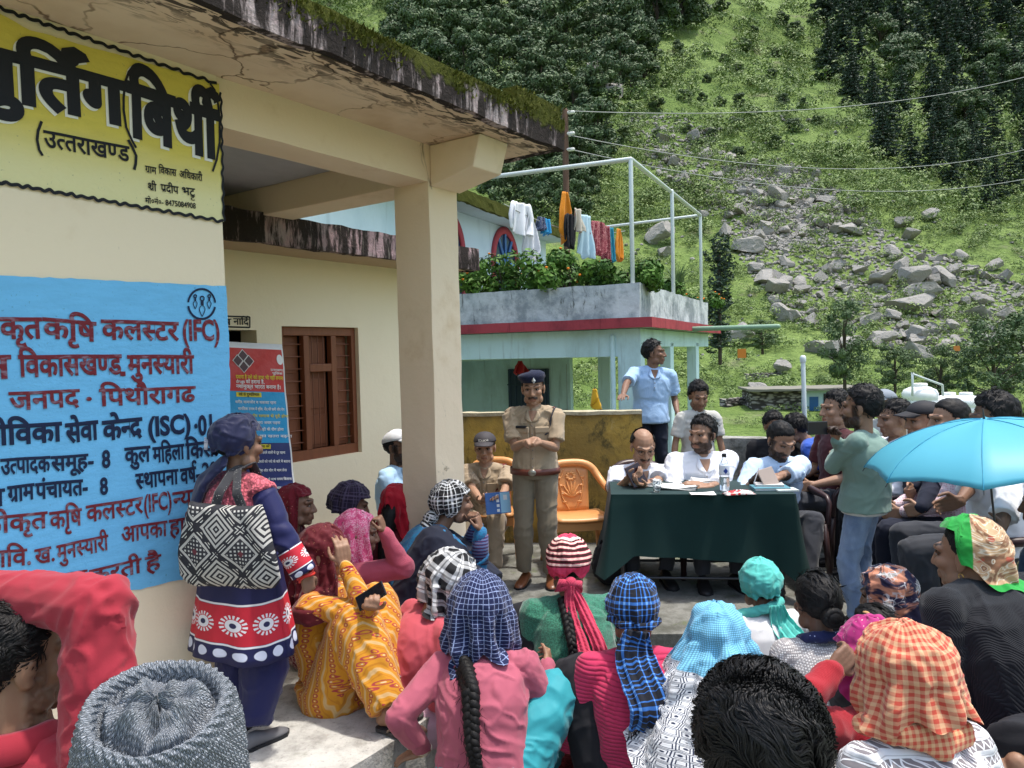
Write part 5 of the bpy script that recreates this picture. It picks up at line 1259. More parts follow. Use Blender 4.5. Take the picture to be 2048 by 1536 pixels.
# ---------------------------------------------------------------- cloth materials
def weave(n, uv, amp=.25):
    return n.noise(uv, 260, 2) * amp
def cloth(name, col, kind='plain', c2=None, c3=None, k=1.0, rough=.85, bump=.35, sheen=.15, ob=False):
    n = N(name); p = n.obj; x, y, z = n.xyz(p); uv = n.uv if not ob else n.vec(x - y * .4, z + y * .35); u, v, _ = n.xyz(uv)
    var = n.noise(p, 6, 4); base = n.mix(n.step(var, .3, .75) * .35, col, tuple(c * .72 for c in col)); h = n.noise(p, 220, 2) * .25 + n.noise(p, 28, 3) * .5
    dist = .004
    if kind == 'knit':
        a = (x + y * .6) * (110 / k); r = ((z + x * 0) * (150 / k) + (a.fract() - .5).abs() * 2).fract(); h = (r - .5).abs() * 1.2 + n.noise(p, 300, 2) * .4; base = n.mix(n.step(r, .55, .95) * .35, base, tuple(c * .5 for c in col)); dist = .003
    elif kind == 'rib':      # horizontal ridges
        r = ((z + n.noise(p, 4, 2) * .05) * (62 / k)).fract(); h = n.math('SINE', r * 3.1416) * 1.0 + n.noise(p, 200, 2) * .25; base = n.mix(n.step(n.math('SINE', r * 3.1416), .55, .1) * .6, base, tuple(c * .42 for c in col)); dist = .006
    elif kind == 'vrib':
        r = ((x * 1.0 + y * .8 + z * .15) * (95 / k)).fract(); h = n.math('SINE', r * 3.1416) + n.noise(p, 200, 2) * .25; base = n.mix(n.step(n.math('SINE', r * 3.1416), .5, .1) * .5, base, tuple(c * .45 for c in col)); dist = .004
    elif kind == 'fuzz':
        f = n.noise(p, 140, 4, .75); base = n.mix(n.step(f, .38, .66), tuple(c * .5 for c in col), tuple(min(1, c * 1.25) for c in col)); h = f * 2; dist = .006
    elif kind == 'bobble':   # curly boucle knit
        f = n.voro(n.vec(x + n.noise(p, 30, 2) * .03, y + n.noise(p, 31, 2) * .03, z + n.noise(p, 29, 2) * .03), 75); base = n.mix(n.step(f, .25, .65), tuple(min(1, c * 1.1) for c in col), tuple(c * .45 for c in col)); h = f * -2.0; dist = .008
    elif kind == 'grid':     # thin light lines on a ground
        a = (u * 62 * k).fract(); b = (v * 62 * k).fract(); l = n.step((a - .5).abs(), .41, .455).max(n.step((b - .5).abs(), .41, .455)); base = n.mix(l * (.55 + .45 * n.step(n.noise(uv, 180, 1), .35, .6)), base, c2)
        h = weave(n, uv) + l * .2
    elif kind == 'plaid':
        def lines(t): 
            f = (t * 11 * k).fract(); return n.step((f - .5).abs(), .065, .045).max(n.step((f - .28).abs(), .03, .02)).max(n.step((f - .72).abs(), .03, .02)).max(n.step((f - .93).abs(), .02, .012))
        la, lb = lines(u), lines(v); base = n.mix(la * .75, base, c2); base = n.mix(lb * .75, base, c2); base = n.mix((la * lb), base, c3 or c2); h = weave(n, uv)
    elif kind == 'bands':    # wide woven check, dark and white
        def bnd(t): f = (t * 15 * k).fract(); return n.step((f - .5).abs(), .27, .25)
        def fine(t): f = (t * 15 * k).fract(); return n.step((f - .02).abs().min((f - .98).abs()), .035, .02)
        s_ = bnd(u) * .5 + bnd(v) * .5; base = n.mix(s_, col, c2); base = n.mix((fine(u).max(fine(v))) * .7, base, c3 or c2); h = weave(n, uv)
    elif kind == 'gingham':
        def bnd(t): f = (t * 38 * k).fract(); return n.step((f - .5).abs(), .27, .23)
        base = n.mix(bnd(u) * .45 + bnd(v) * .45, base, c2); h = weave(n, uv, .5)
    elif kind == 'hex':      # net above, ringed print below
        d = n.voro(n.vec(u, v), 34 * k, 'DISTANCE_TO_EDGE', 'Distance', .25); f1 = n.voro(n.vec(u, v), 34 * k, 'F1', 'Distance', .25)
        ring = n.step(d, .05, .03).max(n.step((d - .17).abs(), .045, .025)); ring = ring.max(n.step(f1, .19, .14)); low = n.mix(ring, (.74, .76, .78), (.03, .04, .08))
        net = n.voro(n.vec(u, v), 150, 'F1', 'Distance', 0); up_ = n.mix(n.step(net, .2, .5), tuple(min(1, c * 1.35) for c in col), tuple(c * .62 for c in col))
        edge = v + (u * 9).sin().abs() * .04; base = n.mix(n.step(edge, .30, .303), up_, low); h = net * .8
    elif kind == 'floral':
        d = n.noise(uv, 5 * k, 4, .65, .8); f2 = n.noise(n.map(uv, loc=(7, 3, 0)), 9 * k, 4, .6, 1.0); base = n.mix(n.step(d, .44, .5), col, c2); base = n.mix(n.step(f2, .56, .60), base, c3)
        sw = n.voro(n.vec(u + f2 * .05, v + d * .05), 40 * k, 'DISTANCE_TO_EDGE'); base = n.mix(n.step(sw, .08, .04) * n.step(f2, .5, .56) * .8, base, (.62, .60, .62)); h = weave(n, uv)
    elif kind == 'paisley':
        d = n.noise(uv, 7 * k, 2, .5, 2.6); w = (d * 22).sin(); base = n.mix(n.step(w, .1, .5) * .8, (.50, .33, .19), (.20, .085, .045)); base = n.mix(n.step(n.noise(uv, 12, 2, .5, 2), .58, .63), base, (.42, .10, .06)); base = n.mix(n.step((d * 44).sin(), .75, .95), base, (.66, .58, .44))
        e = n.step(u.abs(), .118, .122); base = n.mix(n.step(v, c2[1] - .004, c2[1]).max(e), base, col); h = weave(n, uv)
    elif kind == 'specks':
        f = n.voro(uv if c3 is None else p, 55 * k, 'F1'); l = n.step(f, .20, .12) * n.step(n.noise(uv if c3 is None else p, 30, 1), .45, .5); base = n.mix(l, base, c2); h = n.noise(p, 30, 3)
    elif kind == 'net':
        f = n.voro(p, 140 * k, 'F1', 'Distance', .2); base = n.mix(n.step(f, .25, .5), base, c2); h = f * 1.2
    elif kind == 'suit':     # ochre suit with stripes and rosettes along them
        q = x * .8 + y * .75; a = (q * 17 * k).fract(); l = n.step((a - .5).abs(), .40, .45); base = n.mix(n.step(((q * 85 * k).fract() - .5).abs(), .30, .42) * .45, base, c2); base = n.mix(l * .5, base, (.62, .52, .30))
        dz = (z * 40).fract() - .5; da = (a - .5) * 2.4; rr = (dz * dz + da * da).sqrt(); base = n.mix(n.step((rr - .34).abs(), .10, .06) * .9, base, c3); base = n.mix(n.step(rr, .12, .08), base, (.7, .55, .35))
    elif kind == 'lace':     # white jumper with dark eyelet zigzag bands
        f = (z * 26 + (x * 60).sin() * .0).fract(); zz = (((x + y * .7) * 42).fract() - .5).abs() * 2; band = n.step((f - .5).abs(), .30, .27); tri = n.step((((f - .5) / .56 + .5) - zz).abs(), .16, .22); base = n.mix(band * tri * .85, base, c2)
        base = n.mix(n.step((f - .93).abs(), .03, .02) * .4, base, c2); h = (f * 6.28).sin() + band * tri * -1; dist = .006
    elif kind == 'stripes':
        f = (z * 42 / k).fract(); base = n.mix(n.step(f, .45, .5), base, c2); base = n.mix(n.step((f - .75).abs(), .06, .04), base, c3 or c2); h = n.noise(p, 150, 2)
    elif kind == 'tee': h = n.noise(p, 14, 3) + n.noise(p, 300, 2) * .15
    elif kind == 'denim':
        w = n.noise(n.map(p, (1, 1, .5)), 7, 4); base = n.mix(n.step(w, .35, .68), col, c2); t = n.noise(n.map(p, (1, 1, 8)), 120, 2); base = n.mix(t * .25, base, (.5, .56, .66)); h = t + w
    elif kind == 'print':
        f = n.noise(p, 26 * k, 3, .6, 2.2); base = n.mix(n.step((f - .5).abs(), .035, .02), base, c2); base = n.mix(n.step(n.noise(p, 16 * k, 2, .5, 1), .58, .62) * .8, base, c3 or c2)
    n.bump(h, bump, dist); n.b.inputs['Sheen Weight'].default_value = sheen
    return n.out(base, rough, .2)
# ---------------------------------------------------------------- the people
NAVY = (.010, .014, .045); KH = (.36, .28, .19); KHT = (.20, .165, .115)
M_KHAKI = cloth('khaki_cotton', KH, 'tee'); M_KHAKIT = cloth('khaki_trousers', KHT, 'tee'); M_WSHIRT = cloth('white_shirt', (.80, .81, .86), 'tee', sheen=0); M_LBLUE = cloth('light_blue_shirt', (.52, .66, .84), 'tee', sheen=0)
M_GREYPOLO = cloth('pale_grey_polo', (.62, .64, .70), 'tee'); M_GTEE = cloth('grey_tee', (.50, .49, .45), 'tee'); M_BPOLO = cloth('blue_polo', (.27, .44, .68), 'net', c2=(.36, .52, .74), k=1.2); M_CPOLO = cloth('sky_polo', (.42, .62, .82), 'tee')
M_BLK = cloth('black_cloth', (.014, .014, .017), 'tee', sheen=.05); M_NVT = cloth('dark_navy_cloth', (.016, .019, .034), 'tee', sheen=.05); M_DKT = cloth('dark_grey_trousers', (.045, .048, .058), 'tee'); M_ROYAL = cloth('royal_blue_cloth', (.03, .09, .42), 'tee'); M_MAROONTEE = cloth('maroon_tee', (.075, .018, .022), 'tee')
M_JEANS = cloth('washed_jeans', (.10, .16, .29), 'denim', c2=(.26, .35, .50)); M_SAGE = cloth('sage_sweatshirt', (.175, .265, .225), 'tee'); M_TEAL = cloth('teal_salwar', (.03, .29, .34), 'tee', rough=.6)
BT_ = dict(mat=M_DKT)
def C1(p): return (p,)
def beltobj(I, m, t=.02, buckle=None, rx=.180, ry=.140, h=.022):
    rows = []
    for dz in (-h, h): rows.append([p + I['up'] * dz for p in I['ring'](t, rx, ry)])
    rows2 = [rows[0] + [rows[0][0]], rows[1] + [rows[1][0]]]; b = B().grid(rows2); o = b.build('belt', m, I['root'], solid=.006)
    if buckle:
        r = I['ring'](t, rx + .008, ry + .008); c = r[6]; bb = B(); bb.ell(c, (.032, .010, .026)); bb.build('buckle', buckle, o)
    return o
def patch(I, t, ax, w, h, m, name, off=.012, th=.008, ry=.156, rx=.210, lift=0, bevel=.003):
    """a small raised panel (pocket, badge) lying on the chest at height t and sideways ax"""
    s = I['s']; r = I['ring'](t, rx, ry); r2 = I['ring'](t + .02, rx, ry); a = math.acos(max(-1, min(1, ax / (rx * s)))); k = a / (2 * math.pi) * 24; i = int(k); f = k - i
    c = r[i % 24].lerp(r[(i + 1) % 24], f); tx = (r[(i - 1) % 24] - r[(i + 2) % 24]).normalized(); up = I['up']; nn = tx.cross(up).normalized()
    if nn.dot(I['fw']) < 0: nn = -nn
    M = Matrix((tx, nn, up)).transposed().to_4x4(); M.translation = c + nn * lift
    return B().box((-w / 2, -.012, -h / 2), (w / 2, th, h / 2), M).build(name, m, I['root'], smooth=False, bevel=bevel)
def cap(I, m, brim=True, puff=0.0, name='cap', mlogo=None, hi=.052):
    hc, HR, hs = I['hc'], I['HR'], I['hs']; rows = []
    for t in np.linspace(0, 1, 9):
        z = hi + (1 - t) ** .5 * 0 + (1 - (1 - t)) * 0
        ph = t * math.pi / 2; r = math.sin(ph) ** .8; zz = .128 - (.128 - hi) * (1 - math.cos(ph)) ** .9
        rows.append([hc + HR @ (Vector((math.cos(a) * .090 * r, -.010 + math.sin(a) * .112 * r, zz - (.022 * r if math.sin(a) < 0 else 0) * abs(math.sin(a)))) * hs) for a in np.linspace(0, 2 * math.pi, 28, endpoint=False)])
    b = B().loft(rows); o = b.build(name, m, I['root'], solid=.003)
    if brim:
        rows = []
        for t in np.linspace(0, 1, 6): rows.append([hc + HR @ (Vector((math.sin(a) * (.088 - .012 * t), .095 * math.cos(a) * .95 + .010 + .082 * t * math.cos(a) ** .8, hi - .002 - .020 * t + .014 * math.cos(a) * (1) - .012 * abs(math.sin(a)) ** 2)) * hs) for a in np.linspace(-1.12, 1.12, 15)])
        B().grid(rows).build('visor', m, o, solid=.004)
    return o
# ---- officials ------------------------------------------------------------
BASEK = dict(mat=M_KHAKI, placket='full', fold=.020, wl=.055, sleeve='short', hem=-.10, loose=.014, slv=.008)
I = person('person standing and speaking in khaki police uniform, navy beret and brown belt', at=W(1066, 777, 5.8), gz=0, yaw=R(170), pose='stand', head=(4, 6, 2), skin='c', top=dict(BASEK, hem=-.03), bottom=dict(mat=M_KHAKIT, loose=.020, cuff=1.0),
           rh=C1(W(1052, 884, 5.52)), lh=C1(W(1076, 884, 5.50)), rpole=(.45, -.6, -1), lpole=(-.45, -.6, -1), hands=(.9, .8), handd=((-.75, .45, .1), (.75, .45, .0)), handn=((0, -.6, -.8), (0, -.5, -.8)), hair='buzz', mous=1, collar=M_KHAKI, shoem=M_SHOEBR, vox=.0055, cvox=.008)
OFF_ = I
M_BELT = plain((.13, .035, .022), .4, .5); M_BRASS = plain((.35, .33, .28), .3, .5, .8); M_RBROWN = plain((.10, .02, .02), .5)
beltobj(I, M_BELT, -.005, M_BRASS, .205, .160, .024)
for ax in (.078, -.078):
    o = patch(I, .60, ax, .105, .12, M_KHAKI, 'pocket', th=.006); patch(I, .672, ax, .112, .045, M_KHAKI, 'pocket_flap', th=.012, bevel=.006)
patch(I, .72, .085, .085, .020, M_DARK, 'name_badge', th=.016)
bdg = patch(I, .72, -.165, .05, .055, plain((.6, .55, .5), .5), 'sleeve_badge', th=.012)
def epaulettes(I, m=None):
    for k in (1, -1):
        a = I['nk'] - I['up'] * .012 + I['rt'] * (.075 * k) * I['s']; e = I['sh'][k] + I['up'] * .040 * I['s'] - I['rt'] * .014 * k; d = (e - a); b = B(); fw = I['sf']
        M = frame3(d, I['up']).to_4x4(); M.translation = a + I['up'] * .010
        b.box((-.024, 0, 0), (.024, d.length, .008), M); ep = b.build('epaulette', M_KHAKI, I['root'], smooth=False, bevel=.003)
        b = B(); M2 = M.copy(); b.box((-.025, d.length - .022, .0085), (.025, d.length - .004, .0105), M2); b.build('rank_band', plain((.25, .04, .05), .5), ep, smooth=False)
        for y in (.03, .06):
            b = B(); c = M @ Vector((0, y * .9 + .012, .010)); 
            pts = []
            for q in range(10): r = .010 if q % 2 == 0 else .0045; pts.append(M @ Vector((r * math.cos(q * .628), y * .9 + .012 + r * math.sin(q * .628), .012)))
            b.add(pts + [M @ Vector((0, y * .9 + .012, .015))], [(q, (q + 1) % 10, 10) for q in range(10)]); b.build('star', M_BRASS, ep, smooth=False)
epaulettes(I)
def lanyard(I, k, m):
    a = I['sh'][k] + I['up'] * .058 * I['s'] - I['rt'] * .01 * k; b = B(); fw = I['sf']; pts = [a - fw * .02, a + fw * .055 - I['up'] * .015 - I['rt'] * .01 * k, I['ring'](.80, .20, .150)[3 if k == 1 else 9], I['ring'](.66, .215, .168)[3 if k == 1 else 9], I['ring'](.60, .215, .168)[4 if k == 1 else 8]]
    b.tube(pts, .007, 6); b.build('lanyard', m, I['root'])
lanyard(I, -1, plain((.02, .02, .03), .6))
# beret
b = B(); hc, HR, hs = I['hc'], I['HR'], I['hs']
rows = []
for t, rx, ry, z in ((0, .083, .103, .046), (.2, .086, .106, .062), (.45, .100, .118, .078), (.7, .098, .112, .104), (.88, .070, .080, .120), (1, .01, .01, .125)):
    rows.append([hc + HR @ (Vector((math.cos(a) * rx + (.012 * t), math.sin(a) * ry - .012, z + .018 * math.cos(a) * -t * .6 + .006 * math.sin(a))) * hs) for a in np.linspace(0, 2 * math.pi, 28, endpoint=False)])
M_BERET = cloth('navy_beret', (.012, .016, .045), 'fuzz', sheen=.1); o = b.loft(rows).build('beret', M_BERET, I['root'])
bb = B(); M = (HR.to_4x4()); M.translation = hc + HR @ (Vector((-.018, .104, .072)) * hs); 
bb.add([M @ Vector((-.016, .012, 0)), M @ Vector((0, .014, -.024)), M @ Vector((.016, .012, 0)), M @ Vector((0, .014, .026)), M @ Vector((0, .020, 0))], [(0, 1, 4), (1, 2, 4), (2, 3, 4), (3, 0, 4)]); bb.build('badge', plain((.65, .65, .66), .3, .5, .6), o, smooth=False)
# seated officer
I = person('person seated in khaki uniform and dark police cap holding a blue book', at=W(970, 895, 6.45), gz=0, yaw=R(172), pose='chair', s=.98, head=(3, 4, 0), skin='c', top=dict(BASEK), bottom=dict(mat=M_KHAKI, loose=.022), rh=C1(W(966, 1010, 6.0)), lh=C1(W(1000, 1008, 5.95)),
           rpole=(.45, -.6, -1), lpole=(-.45, -.6, -1), handd=((-.4, .7, .2), (.3, .5, .6)), handn=((-.3, -.2, 1), (0, 1, -.2)), hair='under', mous=0, collar=M_KHAKI, shoem=M_SHOEBR, vox=.0055, cvox=.009, beard=0)
epaulettes(I); lanyard(I, -1, M_RBROWN)
for ax in (.078, -.078): patch(I, .60, ax, .105, .12, M_KHAKI, 'pocket', th=.006)
patch(I, .72, .085, .085, .020, M_DARK, 'name_badge', th=.014)
cp = cap(I, plain((.05, .045, .05), .7)); SEATOFF = I
# POLICE on the cap
v_, f_, w_ = hin('POLICE', .02); b = B(); hc, HR, hs = I['hc'], I['HR'], I['hs']
pts = []
for x, y, z in v_:
    t = (x / w_ - .5) * .92; yy = .068 + y * .021; r = .112 - (yy - .068) * .55; pts.append(hc + HR @ (Vector((-math.sin(-t) * .090 * 1.0, -.010 + math.cos(t) * (r + .006), yy)) * hs))
b.add(pts, f_); b.build('lettering', M_LWHITE, cp, smooth=False)
# the men at the table
I = person('person with thinning hair, moustache and glasses reading a dark tablet at the green table', at=W(1286, 893, 6.15), gz=0, yaw=R(176), pose='chair', s=1.09, headscale=1.16, lean=10, head=(8, 22, 0), skin='c', fat=.08, top=dict(placket='polo', mat=M_GREYPOLO, sleeve='short', hem=-.1, loose=.018, slv=.01), bottom=BT_, rh=C1(W(1256, 958, 5.72)), lh=C1(W(1285, 972, 5.70)),
           rpole=(.45, -.6, -1), lpole=(-.45, -.6, -1), handd=((-.6, .5, .25), (.5, .5, .2)), handn=((-.4, -.3, .8), (0, -.2, 1)), hair='thin', hairm=HAIR, mous=1, glasses=True, collar=M_GREYPOLO, vox=.0055, cvox=.009); TAB_ = I
I = person('person with full black beard in white shirt looking sideways at the green table', at=W(1405, 868, 6.05), gz=0, yaw=R(182), pose='chair', s=1.09, headscale=1.16, lean=6, head=(-48, 3, 0), skin='c', fat=.12, top=dict(placket='full', mat=M_WSHIRT, sleeve='roll', hem=-.1, loose=.022, slv=.012), bottom=BT_, rh=C1(W(1375, 968, 5.68)), lh=C1(W(1420, 972, 5.66)),
           rpole=(.35, -.5, -1), lpole=(-.35, -.5, -1), handd=((-1, .2, 0), (1, .15, 0)), handn=((0, -.2, -1), (0, -.2, -1)), hands=(.25, .25), hair='short', beard=2, mous=1, collar=M_WSHIRT, vox=.0055, cvox=.009)
I = person('person with short beard in light blue shirt turning papers at the green table', at=W(1562, 880, 5.95), gz=0, yaw=R(190), pose='chair', s=1.09, headscale=1.16, lean=10, head=(6, 30, 0), skin='a', top=dict(placket='full', mat=M_LBLUE, sleeve='roll', hem=-.16, loose=.024, slv=.012), bottom=dict(mat=M_DKT, loose=.02), rh=C1(W(1520, 950, 5.62)), lh=C1(W(1552, 955, 5.55)),
           rf=C1(W(1540, 1150, 5.5)), lf=C1(W(1612, 1165, 5.55)), rpole=(.45, -.6, -1), lpole=(-.9, -.3, -.3), handd=((-.5, .6, -.1), (.9, .2, -.1)), handn=((-.4, 0, -.7), (0, -.4, -.8)), hands=(.7, .6), hair='buzz', beard=2, mous=1, collar=M_LBLUE, vox=.0055, cvox=.009)
patch(I, .60, -.08, .11, .12, M_LBLUE, 'pocket', th=.010)
# standing behind
I = person('person with full black hair and beard standing in grey tee behind the table', at=W(1397, 792, 6.95), gz=0, yaw=R(186), pose='stand', head=(-2, 20, 0), skin='a', top=dict(mat=M_GTEE, sleeve='short', hem=-.12, loose=.014), bottom=dict(mat=M_NVT), hair='curly', beard=1, mous=1, vox=.006, cvox=.011, rh=(.27, .06, -.05), lh=(-.25, .05, -.12))
I = person('person in light blue polo leaning one hand on the ochre wall and looking away', at=W(1308, 706, 7.7), gz=.22, yaw=R(182), pose='stand', side=-4, head=(66, -2, 0), skin='b', top=dict(placket='polo', mat=M_BPOLO, sleeve='short', hem=-.16, loose=.018), bottom=dict(mat=M_NVT), hair='short', collar=M_BPOLO, rh=C1(W(1238, 806, 7.15)), lh=(-.26, .10, .02), handd=((.3, .8, -.1), None), handn=((0, 0, -1), None), hands=(.15, .4), rpole=(.8, -.7, .1), vox=.006, cvox=.011)
I = person('person in white cap and sky blue polo sitting by the wall behind the pillar', at=W(796, 893, 5.9), gz=.1, yaw=R(-112), pose='chair', s=.98, head=(0, -6, 0), skin='b', top=dict(placket='polo', mat=M_CPOLO, sleeve='short', hem=-.1, loose=.016), bottom=dict(mat=M_DKT), hair='under', beard=2, mous=1, collar=M_CPOLO, vox=.006, cvox=.011, glasses=True, rh=(.12, .3, .1), lh=(-.1, .35, .1))
cap(I, cloth('white_cap', (.72, .73, .75), 'tee'))
# ---- right side row ---------------------------------------------------------
I = person('person in sage green sweatshirt and washed jeans standing and filming with a phone', at=W(1722, 815, 4.75), gz=0, yaw=R(52), pose='stand', head=(0, 2, 0), skin='a', headscale=1.2, fat=.16, top=dict(mat=M_SAGE, sleeve='long', hem=-.14, loose=.016, wl=.10), bottom=dict(mat=M_JEANS, loose=.018), hair='short', beard=2, mous=1, vox=.0055, cvox=.0085,
           rh=C1(W(1672, 880, 4.66)), lh=(.10, .20, .27), lpole=(-.7, .35, -.75), rpole=(.3, .2, -1), handd=((-.15, .15, 1), (.9, .3, .1)), handn=((-.6, .4, 0), None), hands=(.75, .5), rf=(.10, -.02, .085), lf=(-.10, .02, .085))
PH_ = I
u = B(); u.loft([I['ring'](t, x, y) for t, x, y in ((-.175, .196, .156), (-.10, .190, .150))]); u.build('undershirt', cloth('white_undershirt', (.72, .73, .74)), I['root'])
SEAT = dict(pose='chair', vox=.006, cvox=.010)
person('person in black jacket over white shirt behind the man in light blue', at=W(1548, 852, 7.1), gz=0, yaw=R(150), s=.98, head=(40, 10, 0), skin='a', hair='short', mous=1, top=dict(mat=M_BLK, sleeve='long', hem=-.1, loose=.03), bottom=BT_, **SEAT)
b = B(); b.ell((0, 0, 0), (.05, .02, .12)); 
person('person in royal blue shirt bending forward with their back turned', at=W(1590, 858, 6.9), gz=0, yaw=R(60), s=1.0, lean=38, head=(0, 20, 0), skin='b', hair='short', top=dict(mat=M_ROYAL, sleeve='short', hem=-.1, loose=.03), bottom=BT_, **SEAT)
person('person in maroon tee shown in profile beside the phone', at=W(1672, 818, 6.3), gz=0, yaw=R(98), s=1.12, head=(0, 0, 0), skin='c', hair='short', top=dict(mat=M_MAROONTEE, sleeve='short', hem=-.1, loose=.016), bottom=BT_, headscale=1.2, **SEAT)
I = person('person in grey cap mostly hidden behind the row of seated men', at=W(1768, 808, 7.2), gz=0, yaw=R(110), s=1.1, skin='a', hair='under', top=dict(mat=M_GTEE, sleeve='short', hem=-.1), bottom=BT_, eyes=False, **SEAT); cap(I, plain((.22, .25, .29), .7))
person('person with side parted hair and white collar seated behind the blue umbrella', at=W(1790, 838, 6.0), gz=0, yaw=R(88), s=1.08, head=(0, 4, 0), skin='c', hair='short', top=dict(mat=M_WSHIRT, sleeve='long', hem=-.1, loose=.018), bottom=dict(mat=M_BLK), collar=M_WSHIRT, headscale=1.2, rf=(.12, .45, .085), lf=(-.12, .42, .085), **SEAT)
I = person('person in black cap and navy jacket seated with clasped hands', at=W(1848, 842, 5.5), gz=0, yaw=R(80), s=1.12, head=(6, 2, 0), skin='c', hair='under', top=dict(mat=M_NVT, sleeve='long', hem=-.1, loose=.03), bottom=dict(mat=M_BLK, loose=.026), headscale=1.15, rh=C1(W(1828, 1020, 5.0)), lh=C1(W(1842, 1018, 4.9)), rpole=(.5, -.5, -.5), lpole=(-.5, -.3, -.6), hands=(1.0, 1.0), handd=((-.5, .6, -.3), (.5, .6, -.3)), handn=((-.8, -.2, 0), (.8, -.2, 0)), rf=(.12, .42, .085), lf=(-.14, .45, .085), **SEAT); cap(I, plain((.022, .022, .026), .7))
person('person with greying temples seated beside the black cap', at=W(1896, 840, 5.1), gz=0, yaw=R(84), s=1.12, head=(4, 2, 0), skin='c', hair='buzz', top=dict(mat=cloth('pink_check_shirt', (.62, .36, .42), 'net', c2=(.75, .62, .66), k=.5), sleeve='long', hem=-.1, loose=.02), bottom=dict(mat=M_NVT, loose=.026), headscale=1.15, rf=(.12, .42, .085), lf=(-.14, .45, .085), rh=(.1, .32, .12), lh=(-.1, .36, .12), **SEAT)
UMB_ = person('person in white shirt sheltering under the blue umbrella and holding its handle', at=W(1985, 838, 4.55), gz=0, yaw=R(70), s=1.14, head=(0, 6, 0), skin='b', hair='curly', top=dict(mat=M_WSHIRT, sleeve='roll', hem=-.1, loose=.03), bottom=dict(mat=M_DKT, loose=.03), headscale=1.15, lh=C1(W(1995, 1078, 3.95)), rh=C1(W(1915, 1010, 4.35)), lpole=(-.6, -.3, -.6), handd=((0, 1, -.3), (0, .5, .5)), handn=(None, (.8, .2, 0)), hands=(.4, 1.1), rf=(.12, .42, .085), lf=(-.2, .35, .085), **SEAT)
person('person in dark blue cloth cut by the right edge of the view', at=W(2095, 1010, 3.9), gz=LOWZ, yaw=R(60), pose='floor', s=1.0, skin='b', hair='short', top=dict(mat=cloth('deep_blue_cloth', (.012, .05, .12)), sleeve='long', hem=-.1, loose=.03), bottom=dict(mat=M_BLK), cvox=.011, vox=.007)
# ---------------------------------------------------------------- the women and the people in front
FL = dict(pose='floor', fem=True, vox=.0065, cvox=.0095)
def patchy(o, m): pass
def band(I, pts, r, m, name, n=10, w=.012, parent=None):
    b = B(); b.tube(pts, r, n, caps=False); return b.build(name, m, parent or I['root'])
def ringat(I, k, f, r, m, name='bangle', t=.004, cnt=1):
    for q in range(cnt):
        e, w = I['el'][k], I['wr'][k]; c = e.lerp(w, f + q * .045); d = (w - e).normalized(); u = d.orthogonal().normalized(); v = d.cross(u)
        b = B(); b.tube([c + u * r * math.cos(a) + v * r * math.sin(a) + d * .006 * math.sin(a * 2 + q) for a in np.linspace(0, 6.283, 17)], t, 6, caps=False); b.build(name, m, I['root'])
def hp(I, x, y, z): return I['hc'] + I['HR'] @ (Vector((x, y, z)) * I['hs'])
# woman standing at the wall
m_vest = cloth('pink_boucle_vest', (.62, .13, .17), 'bobble'); m_navyk = cloth('navy_kurta', (.012, .014, .075), 'tee', rough=.6); m_hood = cloth('navy_headscarf', (.012, .015, .055), 'tee', rough=.6, sheen=.25)
def m_border():
    n = N('red_border_kurta'); u, v, _ = n.xyz(n.uv); x, y, z = n.xyz(n.obj)
    base = (.012, .013, .065); red = n.step(v, .080, .083) * n.step(v, .238, .235); c = n.mix(red, base, (.50, .018, .035))
    a = (u * 9.0).fract() - .5; b = (v - .159) * 9.0; r = (a * a + b * b * 1.3).sqrt(); ang = n.math('ARCTAN2', a, b)
    ray_ = n.step(((ang * 16).sin()), -.1, .1) * n.step(r, .44, .42) * n.step(r, .27, .29); disc = n.step(r, .26, .24); inn = n.step(r, .12, .10)
    c = n.mix((ray_.max(disc)) * red, c, (.72, .70, .72)); c = n.mix(inn * red, c, (.02, .02, .07)); c = n.mix(n.step((v - .076).abs(), .005, .003).max(n.step((v - .242).abs(), .005, .003)), c, (.72, .70, .72))
    p2 = (u * 17).fract() - .5; q = (v - .040) * 16; rr = (p2 * p2 + q * q).sqrt() + (u * 120).sin() * .05; c = n.mix(n.step(rr, .34, .30) * n.step(v, .072, .068), c, (.60, .62, .74))
    n.bump(n.noise(n.obj, 20, 3), .3, .006); return n.out(c, .6, .3)
M_BORDER = m_border()
I = person('person standing by the wall in pink vest and navy suit with a red border', at=W(478, 888, 3.25), gz=PLZ, yaw=R(-30), pose='stand', fem=True, fat=.10, head=(-8, 6, 0), skin='b', hair='under', top=dict(mat=m_vest, name='vest', sleeve='none', hem=-.22, loose=.022, flare=.035, fold=.008), feet='shoe', shoem=M_SHOEG,
           bottom=dict(mat=m_navyk, loose=.055, cuff=.55, fold=.014, wl=.09, name='salwar'), rh=C1(W(612, 1152, 3.12)), lh=(-.22, .12, .0), rpole=(.5, -.9, -.2), hands=(.9, .7), handd=((.1, .2, -1), None), handn=((-1, .2, 0), None), vox=.0055, cvox=.0085)
WAL = I
b = B(); s_ = I['s']      # navy sleeves under the vest with red cuff band
